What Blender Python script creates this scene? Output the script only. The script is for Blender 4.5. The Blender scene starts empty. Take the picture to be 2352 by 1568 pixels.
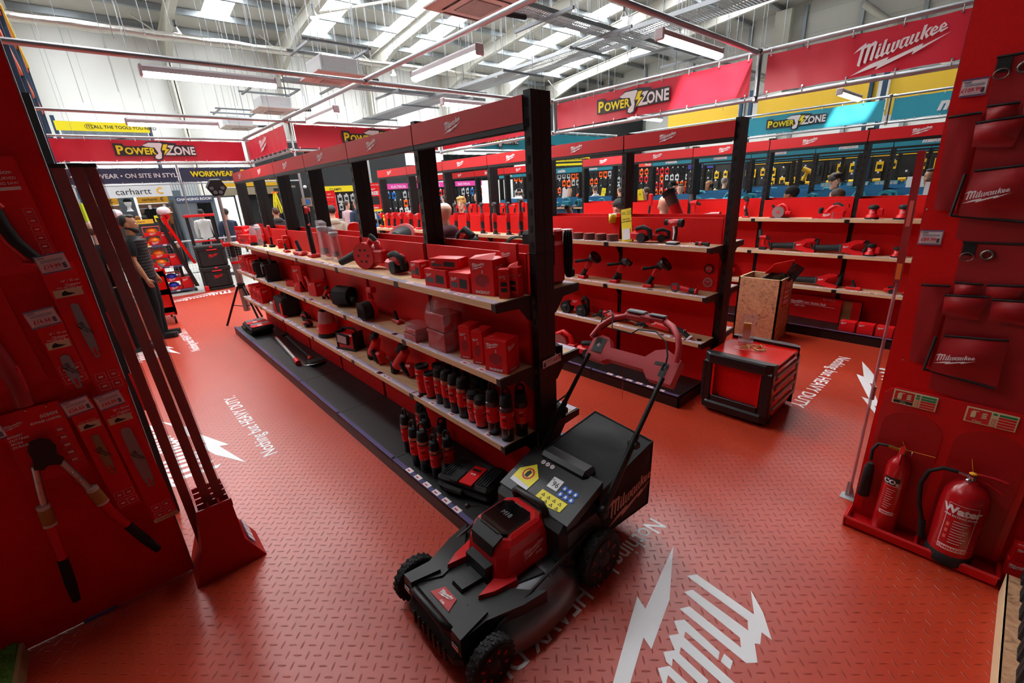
import bpy, math, random
from mathutils import Matrix, Vector
PI = math.pi
R = math.radians
rnd = random.Random(7)
S = bpy.context.scene
C = S.collection

# ------------------------------------------------------------------ camera
CAM_H = 1.8757
def setup_camera():
    yaw, pit, rol = R(41.0801), R(19.0727), R(-3.1392)
    F = Vector((math.sin(yaw)*math.cos(pit), math.cos(yaw)*math.cos(pit), -math.sin(pit)))
    r0 = Vector((math.cos(yaw), -math.sin(yaw), 0))
    u0 = r0.cross(F)
    c, s = math.cos(rol), math.sin(rol)
    rt, up = c*r0 + s*u0, -s*r0 + c*u0
    cam = bpy.data.cameras.new('camera')
    cam.sensor_width = 36.0
    cam.lens = 1018.58*36.0/2352.0
    cam.clip_start, cam.clip_end = 0.02, 200
    o = bpy.data.objects.new('camera', cam)
    C.objects.link(o)
    m = Matrix((rt, up, -F)).transposed().to_4x4()
    m.translation = Vector((0, 0, CAM_H))
    o.matrix_world = m
    S.camera = o
setup_camera()

# ------------------------------------------------------------------ world, lights, exposure
S.view_settings.view_transform = 'Standard'
S.view_settings.look = 'None'
S.view_settings.exposure = 0.0
S.view_settings.gamma = 1.0
S.view_settings.use_curve_mapping = False
S.cycles.use_denoising = True
S.cycles.max_bounces = 8
S.cycles.diffuse_bounces = 4
S.cycles.glossy_bounces = 3
S.cycles.transmission_bounces = 6
S.cycles.transparent_max_bounces = 12
S.cycles.caustics_reflective = False
S.cycles.caustics_refractive = False
S.cycles.sample_clamp_indirect = 4.0
W = bpy.data.worlds.new('world')
S.world = W
W.use_nodes = True
W.node_tree.nodes['Background'].inputs[0].default_value = (0.75, 0.86, 1.0, 1)
W.node_tree.nodes['Background'].inputs[1].default_value = 3.0
SKY_E = 29.0      # roof light panels
TUBE_E = 22.0     # batten lamps
sun = bpy.data.lights.new('sun', 'SUN')
sun.energy = 14.0
sun.angle = R(0.6)
sun.color = (1.0, 0.97, 0.92)
sun_o = bpy.data.objects.new('sun', sun)
C.objects.link(sun_o)
SUN_DIR = Vector((0.75, 0.25, -0.6)).normalized()
sun_o.rotation_euler = SUN_DIR.to_track_quat('-Z', 'Y').to_euler()
def area(name, loc, sx, sy, power, col=(1, 1, 1), d=(0, 0, -1)):
    l = bpy.data.lights.new(name, 'AREA')
    l.shape = 'RECTANGLE'; l.size = sx; l.size_y = sy; l.energy = power; l.color = col
    o = bpy.data.objects.new(name, l); C.objects.link(o)
    o.location = loc
    o.rotation_euler = Vector(d).to_track_quat('-Z', 'Y').to_euler()
    return o

# ------------------------------------------------------------------ helpers
def lin(h):
    if isinstance(h, str):
        v = [int(h[i:i+2], 16)/255 for i in (0, 2, 4)]
        return tuple((c/12.92 if c <= 0.04045 else ((c+0.055)/1.055)**2.4) for c in v)
    return h
MATS = {}
def mat(name, col, rough=0.5, metal=0.0, noise=0.0, nscale=20.0, bump=0.0, bscale=60.0, emit=0.0, spec=0.5, alpha=1.0, trans=0.0, stretch=None):
    if name in MATS: return MATS[name]
    m = bpy.data.materials.new(name); m.use_nodes = True
    nt = m.node_tree; b = nt.nodes['Principled BSDF']
    c = lin(col)
    b.inputs['Base Color'].default_value = (*c, 1)
    b.inputs['Roughness'].default_value = rough
    b.inputs['Metallic'].default_value = metal
    b.inputs['Specular IOR Level'].default_value = spec
    b.inputs['Alpha'].default_value = alpha
    b.inputs['Transmission Weight'].default_value = trans
    if emit:
        b.inputs['Emission Color'].default_value = (*c, 1)
        b.inputs['Emission Strength'].default_value = emit
    if noise or bump:
        tc = nt.nodes.new('ShaderNodeTexCoord'); mp = nt.nodes.new('ShaderNodeMapping')
        nt.links.new(tc.outputs['Object'], mp.inputs[0])
        if stretch: mp.inputs['Scale'].default_value = stretch
    if noise:
        n = nt.nodes.new('ShaderNodeTexNoise'); n.inputs['Scale'].default_value = nscale; n.inputs['Detail'].default_value = 5
        nt.links.new(mp.outputs[0], n.inputs[0])
        mx = nt.nodes.new('ShaderNodeMix'); mx.data_type = 'RGBA'
        nt.links.new(n.outputs[0], mx.inputs[0])
        mx.inputs[6].default_value = (*[max(0, x*(1-noise)) for x in c], 1)
        mx.inputs[7].default_value = (*[min(1, x*(1+noise)) for x in c], 1)
        nt.links.new(mx.outputs[2], b.inputs['Base Color'])
    if bump:
        n = nt.nodes.new('ShaderNodeTexNoise'); n.inputs['Scale'].default_value = bscale; n.inputs['Detail'].default_value = 4
        nt.links.new(mp.outputs[0], n.inputs[0])
        bp = nt.nodes.new('ShaderNodeBump'); bp.inputs['Strength'].default_value = bump; bp.inputs['Distance'].default_value = 0.01
        nt.links.new(n.outputs[0], bp.inputs['Height']); nt.links.new(bp.outputs[0], b.inputs['Normal'])
    MATS[name] = m
    return m

class MB:
    """collects shapes and links them as ONE mesh object"""
    def __init__(s, m=None):
        s.v = []; s.f = []; s.mi = []; s.sm = []; s.mats = []; s.T = Matrix(); s.cur = 0
        if m is not None: s.m(m)
    def m(s, mm):
        if mm not in s.mats: s.mats.append(mm)
        s.cur = s.mats.index(mm); return s
    def at(s, loc=(0, 0, 0), rot=(0, 0, 0), sc=(1, 1, 1)):
        from mathutils import Euler
        s.T = Matrix.Translation(loc) @ Euler([R(a) for a in rot]).to_matrix().to_4x4() @ Matrix.Diagonal((*sc, 1))
        return s
    def add(s, vs, fs, smooth=False):
        n = len(s.v); T = s.T
        s.v += [T @ Vector(p) for p in vs]
        for f in fs:
            s.f.append([i+n for i in f]); s.mi.append(s.cur); s.sm.append(smooth)
        return s
    def box(s, c, d, ch=0.0):
        x, y, z = c; a, b, e = d[0]/2, d[1]/2, d[2]/2
        if ch <= 0:
            vs = [(x+i*a, y+j*b, z+k*e) for i in (-1, 1) for j in (-1, 1) for k in (-1, 1)]
            return s.add(vs, [(0, 1, 3, 2), (4, 6, 7, 5), (0, 4, 5, 1), (2, 3, 7, 6), (0, 2, 6, 4), (1, 5, 7, 3)])
        ch = min(ch, a*.95, b*.95, e*.95)
        vs = []; ix = {}
        for i in (-1, 1):
            for j in (-1, 1):
                for k in (-1, 1):
                    for q, (da, db, de) in enumerate(((0, ch, ch), (ch, 0, ch), (ch, ch, 0))):
                        ix[i, j, k, q] = len(vs)
                        vs.append((x+i*(a-da), y+j*(b-db), z+k*(e-de)))
        fs = []
        for i in (-1, 1):
            fs.append([ix[i, j, k, 0] for j, k in ((-1, -1), (1, -1), (1, 1), (-1, 1))][::i])
            fs.append([ix[j, i, k, 1] for j, k in ((-1, -1), (1, -1), (1, 1), (-1, 1))][::-i])
            fs.append([ix[j, k, i, 2] for j, k in ((-1, -1), (1, -1), (1, 1), (-1, 1))][::i])
        for i in (-1, 1):
            for j in (-1, 1):
                fs.append([ix[i, j, -1, 0], ix[i, j, 1, 0], ix[i, j, 1, 1], ix[i, j, -1, 1]][::(1 if i*j < 0 else -1)])
                fs.append([ix[i, -1, j, 0], ix[i, 1, j, 0], ix[i, 1, j, 2], ix[i, -1, j, 2]][::(1 if i*j > 0 else -1)])
                fs.append([ix[-1, i, j, 1], ix[1, i, j, 1], ix[1, i, j, 2], ix[-1, i, j, 2]][::(1 if i*j < 0 else -1)])
        for i in (-1, 1):
            for j in (-1, 1):
                for k in (-1, 1):
                    fs.append([ix[i, j, k, q] for q in (0, 1, 2)][::(1 if i*j*k > 0 else -1)])
        return s.add(vs, fs)
    def bx(s, x0, x1, y0, y1, z0, z1, ch=0.0):
        return s.box(((x0+x1)/2, (y0+y1)/2, (z0+z1)/2), (abs(x1-x0), abs(y1-y0), abs(z1-z0)), ch)
    def cyl(s, p0, p1, r0, r1=None, n=16, caps=True, smooth=True):
        r1 = r0 if r1 is None else r1
        p0, p1 = Vector(p0), Vector(p1)
        w = (p1-p0).normalized()
        u = w.cross(Vector((0, 0, 1)))
        if u.length < 1e-4: u = Vector((1, 0, 0))
        u.normalize(); v = w.cross(u)
        vs = []
        for p, r in ((p0, r0), (p1, r1)):
            for i in range(n):
                a = 2*PI*i/n
                vs.append(p+u*math.cos(a)*r+v*math.sin(a)*r)
        s.add(vs, [(i, (i+1) % n, n+(i+1) % n, n+i) for i in range(n)], smooth)
        if caps: s.add(vs, [list(range(n))[::-1], list(range(n, 2*n))])
        return s
    def tube(s, pts, r, n=8, caps=True):
        P = [Vector(p) for p in pts]; k = len(P)
        rs = r if isinstance(r, (list, tuple)) else [r]*k
        T = []
        for i in range(k):
            a = P[min(i+1, k-1)]-P[max(i-1, 0)]
            T.append(a.normalized())
        u = T[0].cross(Vector((0, 0, 1)))
        if u.length < 1e-3: u = T[0].cross(Vector((0, 1, 0)))
        u.normalize(); vs = []
        for i in range(k):
            u = (u-T[i]*u.dot(T[i])); u.normalize(); v = T[i].cross(u)
            for j in range(n):
                a = 2*PI*j/n
                vs.append(P[i]+u*math.cos(a)*rs[i]+v*math.sin(a)*rs[i])
        fs = [(i*n+j, i*n+(j+1) % n, (i+1)*n+(j+1) % n, (i+1)*n+j) for i in range(k-1) for j in range(n)]
        s.add(vs, fs, True)
        if caps: s.add(vs, [list(range(n))[::-1], list(range((k-1)*n, k*n))])
        return s
    def lathe(s, prof, c=(0, 0, 0), n=20, smooth=True):
        vs = []; k = len(prof)
        for r, z in prof:
            for j in range(n):
                a = 2*PI*j/n
                vs.append((c[0]+r*math.cos(a), c[1]+r*math.sin(a), c[2]+z))
        fs = [(i*n+j, i*n+(j+1) % n, (i+1)*n+(j+1) % n, (i+1)*n+j) for i in range(k-1) for j in range(n)]
        s.add(vs, fs, smooth)
        if prof[0][0] > 1e-6: s.add(vs, [list(range(n))[::-1]])
        if prof[-1][0] > 1e-6: s.add(vs, [list(range((k-1)*n, k*n))])
        return s
    def ball(s, c, r, n=14, m=8):
        if not isinstance(r, (tuple, list)): r = (r, r, r)
        vs = []; 
        for i in range(m+1):
            t = PI*i/m
            for j in range(n):
                a = 2*PI*j/n
                vs.append((c[0]+r[0]*math.sin(t)*math.cos(a), c[1]+r[1]*math.sin(t)*math.sin(a), c[2]-r[2]*math.cos(t)))
        return s.add(vs, [(i*n+j, i*n+(j+1) % n, (i+1)*n+(j+1) % n, (i+1)*n+j) for i in range(m) for j in range(n)], True)
    def prism(s, poly, w0, w1, O=(0, 0, 0), u=(1, 0, 0), v=(0, 0, 1), smooth=False, taper=1.0):
        O, u, v = Vector(O), Vector(u), Vector(v); w = u.cross(v)
        n = len(poly)
        cx = sum(p[0] for p in poly)/n; cy = sum(p[1] for p in poly)/n
        vs = [O+u*a+v*b+w*w0 for a, b in poly] + [O+u*(cx+(a-cx)*taper)+v*(cy+(b-cy)*taper)+w*w1 for a, b in poly]
        s.add(vs, [(i, (i+1) % n, n+(i+1) % n, n+i) for i in range(n)], smooth)
        return s.add(vs, [list(range(n))[::-1], list(range(n, 2*n))])
    def poly(s, pts):
        return s.add(pts, [list(range(len(pts)))])
    def loft(s, rings, caps=True, smooth=True, closed=True):
        n = len(rings[0]); vs = [p for r in rings for p in r]
        m = n if closed else n-1
        fs = [(i*n+j, i*n+(j+1) % n, (i+1)*n+(j+1) % n, (i+1)*n+j) for i in range(len(rings)-1) for j in range(m)]
        s.add(vs, fs, smooth)
        if caps: s.add(vs, [list(range(n))[::-1], list(range((len(rings)-1)*n, len(rings)*n))])
        return s
    def text(s, t, size, O, u=(1, 0, 0), v=(0, 0, 1), bold=0.0, align='L', shear=0.0, sx=1.0, sp=1.0, lift=0.0):
        vs, fs, w = text_geo(t, bold, sp)
        O, u, v = Vector(O), Vector(u), Vector(v); nn = u.cross(v)*lift
        k = size; off = {'L': 0, 'C': w/2, 'R': w}[align]
        return s.add([O+nn+u*((x-off)*k*sx+y*k*shear)+v*(y*k) for x, y in vs], fs)
    def shape(s, polys, O, u, v, k, lift=0.0):
        O, u, v = Vector(O), Vector(u), Vector(v); nn = u.cross(v)*lift
        for i, p in enumerate(polys): s.add([O+nn*(1+i*.05)+u*(x*k)+v*(y*k) for x, y in p], [list(range(len(p)))])
        return s
    def build(s, name, parent=None, loc=None, rot=None):
        me = bpy.data.meshes.new(name)
        me.from_pydata([tuple(p) for p in s.v], [], s.f)
        for m in s.mats: me.materials.append(m)
        me.polygons.foreach_set('material_index', s.mi)
        me.polygons.foreach_set('use_smooth', s.sm)
        me.update()
        o = bpy.data.objects.new(name, me); C.objects.link(o)
        if parent is not None: o.parent = parent
        if loc is not None: o.location = loc
        if rot is not None: o.rotation_euler = [R(a) for a in rot]
        return o

_TG = {}
def text_geo(t, bold=0.0, sp=1.0):
    k = (t, bold, sp)
    if k in _TG: return _TG[k]
    cu = bpy.data.curves.new('lettering', 'FONT')
    cu.body = t; cu.offset = bold; cu.space_character = sp; cu.fill_mode = 'FRONT'; cu.resolution_u = 3; cu.size = 1.0
    o = bpy.data.objects.new('lettering', cu); C.objects.link(o)
    dg = bpy.context.evaluated_depsgraph_get()
    me = o.evaluated_get(dg).to_mesh()
    vs = [(v.co.x, v.co.y) for v in me.vertices]
    fs = [tuple(p.vertices) for p in me.polygons]
    o.evaluated_get(dg).to_mesh_clear()
    bpy.data.objects.remove(o); bpy.data.curves.remove(cu)
    w = max((x for x, y in vs), default=0)
    _TG[k] = (vs, fs, w)
    return _TG[k]

def thing(name, label, cat, loc=(0, 0, 0), rot=(0, 0, 0), group=None):
    o = bpy.data.objects.new(name, None); C.objects.link(o)
    o.empty_display_size = 0.1
    o.location = loc; o.rotation_euler = [R(a) for a in rot]
    return tag(o, label, cat, group)
def tag(o, label=None, cat=None, group=None, kind=None):
    if label: o['label'] = label
    if cat: o['category'] = cat
    if group: o['group'] = group
    if kind: o['kind'] = kind
    return o
def struct(o):
    o['kind'] = 'structure'; return o
def dup(root, label=None, loc=None, rot=None, group=None, sc=None):
    def cp(o, par):
        c = o.copy(); C.objects.link(c)
        if par is not None: c.parent = par
        for ch in o.children: cp(ch, c)
        return c
    r = cp(root, None)
    if label: r['label'] = label
    if group: r['group'] = group
    if loc is not None: r.location = loc
    if rot is not None: r.rotation_euler = [R(a) for a in rot]
    if sc is not None: r.scale = (sc, sc, sc) if not isinstance(sc, tuple) else sc
    return r
class Kind:
    """first placement uses the prototype itself, later ones copy it with its parts"""
    def __init__(s, maker, cat): s.maker = maker; s.cat = cat; s.root = None
    def put(s, label, loc, rot=(0, 0, 0), group=None, sc=1.0):
        if s.root is None:
            s.root = s.maker(); r = s.root
            r['label'] = label; r['category'] = s.cat
            if group: r['group'] = group
            r.location = loc; r.rotation_euler = [R(a) for a in rot]; r.scale = (sc, sc, sc)
            return r
        r = dup(s.root, label, loc, rot, None, sc)
        if group: r['group'] = group
        elif 'group' in r: del r['group']
        return r
ORD = ['first', 'second', 'third', 'fourth', 'fifth', 'sixth', 'seventh', 'eighth', 'ninth', 'tenth', 'eleventh', 'twelfth']

# ------------------------------------------------------------------ shared materials
RED = mat('red_plastic', 'd2141a', 0.4, spec=.4)
REDP = mat('red_carton', 'de1418', 0.5, spec=.3)
REDD = mat('dark_red_rubber', '9c1018', 0.6)
BLK = mat('black_plastic', '0e0e0f', 0.45)
BLKR = mat('black_rubber', '101011', 0.75, bump=0.15, bscale=200)
BLKM = mat('black_steel', '0e0d0e', 0.42)
GRY = mat('grey_plastic', '4a4b4e', 0.5)
LGRY = mat('light_grey_plastic', 'a9abad', 0.5)
WHT = mat('white_print', 'eceaea', 0.5)
SILV = mat('galvanised_steel', 'b9bcc0', 0.32, 0.9)
CHR = mat('chrome', 'd8dade', 0.18, 1.0)
ALU = mat('brushed_aluminium', 'b4b2b0', 0.35, 0.85)
YEL = mat('yellow_print', 'f2df1e', 0.5)
ORG = mat('orange_plastic', 'f26a12', 0.45)
CLR = mat('clear_film', 'f4eef4', 0.08, alpha=0.22, spec=0.8)
INK = mat('black_ink', '201c1c', 0.6)

# ------------------------------------------------------------------ lettering shapes
def norm(polys, x0, y0, w):
    return [[((x-x0)/w, (y0-y)/w) for x, y in p] for p in polys]
LOGO = [[(-0.0017,0.2775),(0.0559,0.3368),(0.132,0.389),(0.1278,0.3587),(0.1704,0.3708),(0.1787,0.3583),(0.231,0.3858),(0.2547,0.3645),(0.2291,0.1471),(0.198,0.1657),(0.2195,0.3358),(0.1913,0.321),(0.1609,0.126),(0.1316,0.1422),(0.1503,0.3289),(0.1178,0.3142),(0.0939,0.1006),(0.0627,0.122),(0.0828,0.32)],[(0.2765,0.2985),(0.3024,0.3058),(0.2877,0.1988),(0.3125,0.2067),(0.3079,0.1879),(0.2798,0.1565),(0.2529,0.1776)],[(0.276,0.336),(0.3053,0.3411),(0.3012,0.3126),(0.2716,0.3095)],[(0.3326,0.3724),(0.3621,0.3797),(0.3426,0.2134),(0.3664,0.2213),(0.3623,0.2038),(0.3352,0.1701),(0.3055,0.191)],[(0.3759,0.3118),(0.4061,0.3178),(0.3903,0.2141),(0.4134,0.2241),(0.4124,0.206),(0.3924,0.1855),(0.3617,0.2073)],[(0.4272,0.3207),(0.457,0.3266),(0.4419,0.2288),(0.463,0.2351),(0.4602,0.2183),(0.4461,0.1986),(0.4162,0.2182)],[(0.4713,0.3335),(0.5021,0.3384),(0.4916,0.2532),(0.4461,0.1986),(0.437,0.2169),(0.4638,0.2369)],[(0.5009,0.2434),(0.5111,0.3268),(0.5336,0.3532),(0.5593,0.3363),(0.5444,0.3253),(0.5357,0.3261),(0.5252,0.2488),(0.551,0.2577),(0.5485,0.2404),(0.5293,0.2203)],[(0.5704,0.3526),(0.5997,0.355),(0.5772,0.2606),(0.6003,0.2667),(0.5975,0.2515),(0.5779,0.235),(0.5506,0.2539),(0.5685,0.3323)],[(0.5291,0.3466),(0.5716,0.3555),(0.5717,0.3366),(0.5347,0.3314)],[(0.6142,0.3672),(0.6439,0.3681),(0.6225,0.2742),(0.6466,0.2825),(0.6448,0.2678),(0.6262,0.2481),(0.5974,0.2674)],[(0.664,0.3781),(0.6946,0.3787),(0.6738,0.2905),(0.6978,0.2974),(0.6952,0.2793),(0.6765,0.2617),(0.648,0.2809)],[(0.7217,0.4413),(0.754,0.4466),(0.7311,0.2771),(0.703,0.2961)],[(0.7473,0.3689),(0.7791,0.4068),(0.8068,0.409),(0.7627,0.3529),(0.7835,0.3141),(0.8059,0.3228),(0.7635,0.2837),(0.741,0.3397)],[(0.7888,0.3281),(0.7995,0.3835),(0.8363,0.4118),(0.838,0.389),(0.8242,0.3792),(0.8188,0.33),(0.8769,0.3504),(0.8841,0.3402),(0.8186,0.2977)],[(0.8363,0.4118),(0.8677,0.3847),(0.8557,0.3575),(0.8251,0.3468),(0.8262,0.3629),(0.8442,0.3706),(0.8461,0.3798),(0.8336,0.3901)],[(0.873,0.349),(0.88,0.4014),(0.9159,0.4293),(0.9167,0.4065),(0.9032,0.3967),(0.8986,0.3511),(0.959,0.366),(0.9582,0.3519),(0.8983,0.321)],[(0.9159,0.4293),(0.9479,0.3914),(0.9359,0.3718),(0.9025,0.3658),(0.9034,0.3799),(0.9242,0.3867),(0.9276,0.3953),(0.9124,0.4076)],[(0.0,0.0),(0.2202,0.1084),(0.411,0.1572),(0.3948,0.1211),(0.7502,0.2397),(0.7386,0.2087),(0.9983,0.3086),(0.6509,0.1296),(0.6657,0.1709),(0.2838,0.0266),(0.3067,0.072)]]     # origin: left tip of the bolt, unit width
def logo(mb, O, u, v, w, m=WHT, lift=0.002):
    mb.m(m); mb.shape(LOGO, O, u, v, w, lift)
def logo_c(mb, c, u, v, w, m=WHT, lift=0.002):
    c = Vector(c); u = Vector(u); v = Vector(v)
    logo(mb, c-u*w*0.5-v*w*0.2, u, v, w, m, lift)
# ------------------------------------------------------------------ the building
def tread_floor():
    m = bpy.data.materials.new('red_tread_vinyl'); m.use_nodes = True
    nt = m.node_tree; N = nt.nodes; L = nt.links; b = N['Principled BSDF']
    tc = N.new('ShaderNodeTexCoord'); sp = N.new('ShaderNodeSeparateXYZ'); L.new(tc.outputs['Object'], sp.inputs[0])
    def M(op, a, c=None, d=None):
        n = N.new('ShaderNodeMath'); n.operation = op
        for i, x in enumerate((a, c, d)):
            if x is None: continue
            if isinstance(x, (int, float)): n.inputs[i].default_value = x
            else: L.new(x, n.inputs[i])
        return n.outputs[0]
    x, y = sp.outputs[0], sp.outputs[1]
    s = 1/(0.045*math.sqrt(2))
    u = M('MULTIPLY', M('ADD', x, y), s); v = M('MULTIPLY', M('SUBTRACT', x, y), s)
    fu = M('SUBTRACT', M('FRACT', u), 0.5); fv = M('SUBTRACT', M('FRACT', v), 0.5)
    par = M('MODULO', M('ABSOLUTE', M('ADD', M('FLOOR', u), M('FLOOR', v))), 2.0)
    ip = M('SUBTRACT', 1.0, par)
    la = M('ADD', M('MULTIPLY', fu, par), M('MULTIPLY', fv, ip))
    sa = M('ADD', M('MULTIPLY', fv, par), M('MULTIPLY', fu, ip))
    r = M('SQRT', M('ADD', M('POWER', M('DIVIDE', M('ABSOLUTE', la), 0.44), 2.0), M('POWER', M('DIVIDE', M('ABSOLUTE', sa), 0.085), 2.0)))
    h = M('MAXIMUM', M('SUBTRACT', 1.0, r), 0.0)
    hs = M('MINIMUM', M('MULTIPLY', h, 2.0), 1.0)
    bp = N.new('ShaderNodeBump'); bp.inputs['Strength'].default_value = 1.0; bp.inputs['Distance'].default_value = 0.0022
    L.new(hs, bp.inputs['Height']); L.new(bp.outputs[0], b.inputs['Normal'])
    n = N.new('ShaderNodeTexNoise'); n.inputs['Scale'].default_value = 3.5; n.inputs['Detail'].default_value = 6
    L.new(tc.outputs['Object'], n.inputs[0])
    mx = N.new('ShaderNodeMix'); mx.data_type = 'RGBA'; L.new(n.outputs[0], mx.inputs[0])
    mx.inputs[6].default_value = (*lin('b0321c'), 1); mx.inputs[7].default_value = (*lin('ba3e24'), 1)
    mx2 = N.new('ShaderNodeMix'); mx2.data_type = 'RGBA'; L.new(M('MULTIPLY', hs, 0.35), mx2.inputs[0])  # treads tinted darker: the shading of their relief put into the colour
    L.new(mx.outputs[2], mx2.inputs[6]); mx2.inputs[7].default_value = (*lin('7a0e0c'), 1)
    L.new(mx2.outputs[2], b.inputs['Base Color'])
    b.inputs['Roughness'].default_value = 0.36
    return m
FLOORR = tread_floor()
CONC = mat('pale_concrete', 'c9c7c0', 0.35, noise=0.08, nscale=2)
WALLP = mat('white_cladding', 'f0efea', 0.6)
ROOFM = mat('white_roof_sheet', 'bcb9b2', 0.7)
GALV = mat('galvanised_purlin', '9aa0a4', 0.45, 0.6)
CREAM = mat('cream_painted_steel', 'dcd9cf', 0.5)
DARK = mat('dark_wall', '121316', 0.8)
SKYL = mat('skylight_glow', (0.93, 0.97, 1.0), 0.5, emit=SKY_E)
YW, XW = 26.0, 31.5
def roofz(y): return 9.0+0.1*(YW-y)

b = MB(CONC); b.bx(-16, XW, -14, YW, -0.2, -0.004); struct(b.build('floor'))
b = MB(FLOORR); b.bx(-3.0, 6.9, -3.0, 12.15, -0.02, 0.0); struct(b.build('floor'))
# eave wall with vertical cladding joints, gable wall with horizontal joints
b = MB(WALLP)
x = -16.0
while x < XW:
    b.bx(x, min(x+1.0, XW)-0.008, YW, YW+0.1, 0, 9.1); x += 1.0
b.m(mat('joint_grey', '9b9a96', 0.7)); b.bx(-16, XW, YW+0.02, YW+0.12, 0, 9.1)
struct(b.build('wall_back'))
b = MB(WALLP)
z = 0.0
while z < 13:
    b.bx(XW, XW+0.1, -14, YW, z, z+0.992); z += 1.0
b.m(mat('joint_grey', '9b9a96', 0.7)); b.bx(XW+0.02, XW+0.12, -14, YW, 0, 13)
struct(b.build('wall_right'))
DIMW = mat('dim_wall', '34302e', 0.8)
b = MB(DIMW); b.bx(-16.1, -16, -14, YW, 0, 13.2); struct(b.build('wall_left'))
b = MB(DIMW); b.bx(-16, XW, -14.1, -14, 0, 13.2); struct(b.build('wall_front'))

# roof sheeting, with openings left for the roof lights
SKX = [(-8.2, -7.2), (-3.6, -2.8), (0.4, 1.4), (5.2, 6.2), (9.25, 10.25), (12.6, 13.5), (14.7, 15.6), (18.8, 19.7), (21.0, 22.2), (25.5, 26.5)]
SKY_Y = [(3.2, 5.0), (8.5, 12.5), (15.5, 24.3)]
SUN_HOLES = [(-4.6, -3.9, -0.9, 0.1), (2.1, 2.9, -0.9, -0.1), (-5.5, -4.8, 0.2, 1.0)]      # unseen openings added so sun patches land on the banners and a header
def slab(b, x0, x1, y0, y1, t0=0.0, t1=0.08):
    z0, z1 = roofz(y0), roofz(y1)
    vs = [(x0,y0,z0+t0),(x1,y0,z0+t0),(x1,y1,z1+t0),(x0,y1,z1+t0),(x0,y0,z0+t1),(x1,y0,z0+t1),(x1,y1,z1+t1),(x0,y1,z1+t1)]
    b.add(vs, [(0,3,2,1),(4,5,6,7),(0,1,5,4),(1,2,6,5),(2,3,7,6),(3,0,4,7)])
b = MB(ROOFM)
strips = {(a, c): [] for a, c in SKX}
for a, c in SKX: strips[a, c] += [(p, q) for p, q in SKY_Y if not (a < 0 and p < 5)]
for a, c, p, q in SUN_HOLES: strips.setdefault((a, c), []).append((p, q))
x = -16.1
for a, c in sorted(strips):
    slab(b, x, a, -14.1, YW+0.1); x = c
    y = -14.1
    for p, q in sorted(strips[a, c]): slab(b, a, c, y, p); y = q
    slab(b, a, c, y, YW+0.1)
slab(b, x, XW+0.1, -14.1, YW+0.1)
struct(b.build('ceiling'))
n = 0
for a, c in SKX:
    for p, q in SKY_Y:
        if a < 0 and p < 5: continue
        n += 1
        b = MB(SKYL); slab(b, a, c, p, q, 0.03, 0.06); struct(b.build('window_%d' % n))
# purlins
b = MB(GALV)
y = YW-0.35
k = 0
while y > -13:
    z = roofz(y)
    b.bx(-16, XW, y-0.04, y+0.04, z-0.24, z-0.01)
    b.bx(-16, XW, y-0.12, y+0.04, z-0.25, z-0.235)
    y -= 1.8; k += 1
tag(struct(b.build('trim_1')))
# rafters and columns of the portal frames
def frame(x, k):
    b = MB(CREAM)
    def beam(y0, y1, d0, d1, w=0.22):
        z0, z1 = roofz(y0)-0.26, roofz(y1)-0.26
        for o, hw, t in ((0, w/2, 0.03), (1, w/2, 0.03)):
            vs = []
            for (y, z, d) in ((y0, z0, d0), (y1, z1, d1)):
                zz = z-(d if o else 0)
                vs += [(x-hw, y, zz), (x+hw, y, zz), (x+hw, y, zz-t), (x-hw, y, zz-t)]
            b.add(vs, [(0,1,5,4),(1,2,6,5),(2,3,7,6),(3,0,4,7),(0,3,2,1),(4,5,6,7)])
        vs = []
        for (y, z, d) in ((y0, z0, d0), (y1, z1, d1)):
            vs += [(x-0.02, y, z), (x+0.02, y, z), (x+0.02, y, z-d), (x-0.02, y, z-d)]
        b.add(vs, [(0,1,5,4),(1,2,6,5),(2,3,7,6),(3,0,4,7)])
    beam(YW-0.4, 22.5, 1.15, 0.5); beam(22.5, -13.5, 0.5, 0.5)
    b.bx(x-0.11, x+0.11, YW-0.5, YW-0.46, 0, 8.6); b.bx(x-0.11, x+0.11, YW-0.06, YW-0.02, 0, 8.6); b.bx(x-0.02, x+0.02, YW-0.5, YW, 0, 8.6)
    # knee brace and stiffeners
    b.tube([(x-0.1, 24.5, roofz(24.5)-0.9), (x-1.0, 24.5, roofz(24.5)-0.25)], 0.03, 6)
    struct(b.build('trim_%d' % k))
for k, x in enumerate((-9.6, -5.1, -0.6, 3.92, 8.4, 13.0, 18.0, 22.6, 27.1)): frame(x, k+2)
# gable posts, rail and diagonal brace
b = MB(GALV)
for y in (-4, -0.5, 2.3, 5.1, 7.6, 10.2, 13, 16.5, 20, 23): b.bx(XW-0.25, XW-0.02, y-0.09, y+0.09, 0, roofz(y)-0.2)
for z in (4.6, 6.4): b.bx(XW-0.35, XW-0.25, -12, YW, z-0.06, z+0.06)
struct(b.build('trim_20'))
b = MB(CREAM)
b.bx(XW-1.1, XW-0.7, 10.6, 11.4, 0, roofz(11)-0.3)
b.tube([(XW-0.5, 7.5, 9.6), (XW-0.5, 2.6, 5.2)], 0.16, 8)
b.tube([(3.9, 22, 9.1), (8.4, 18.5, 9.4)], 0.06, 8); b.tube([(8.4, 22.0, 9.1), (13, 17.2, 9.5)], 0.06, 8); b.tube([(13, 17.2, 9.4), (8.4, 17.2, 9.4)], 0.07, 8)
struct(b.build('trim_21'))
# dark panels on the lower back wall
b = MB(DARK); b.bx(6.3, 11.0, YW-0.6, YW-0.55, 0, 4.6); b.bx(12.2, 14.5, YW-0.6, YW-0.55, 0, 4.6); b.bx(19.5, 31.3, 20.0, 20.3, 0, 6.2)
struct(b.build('wall_partition'))

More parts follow.
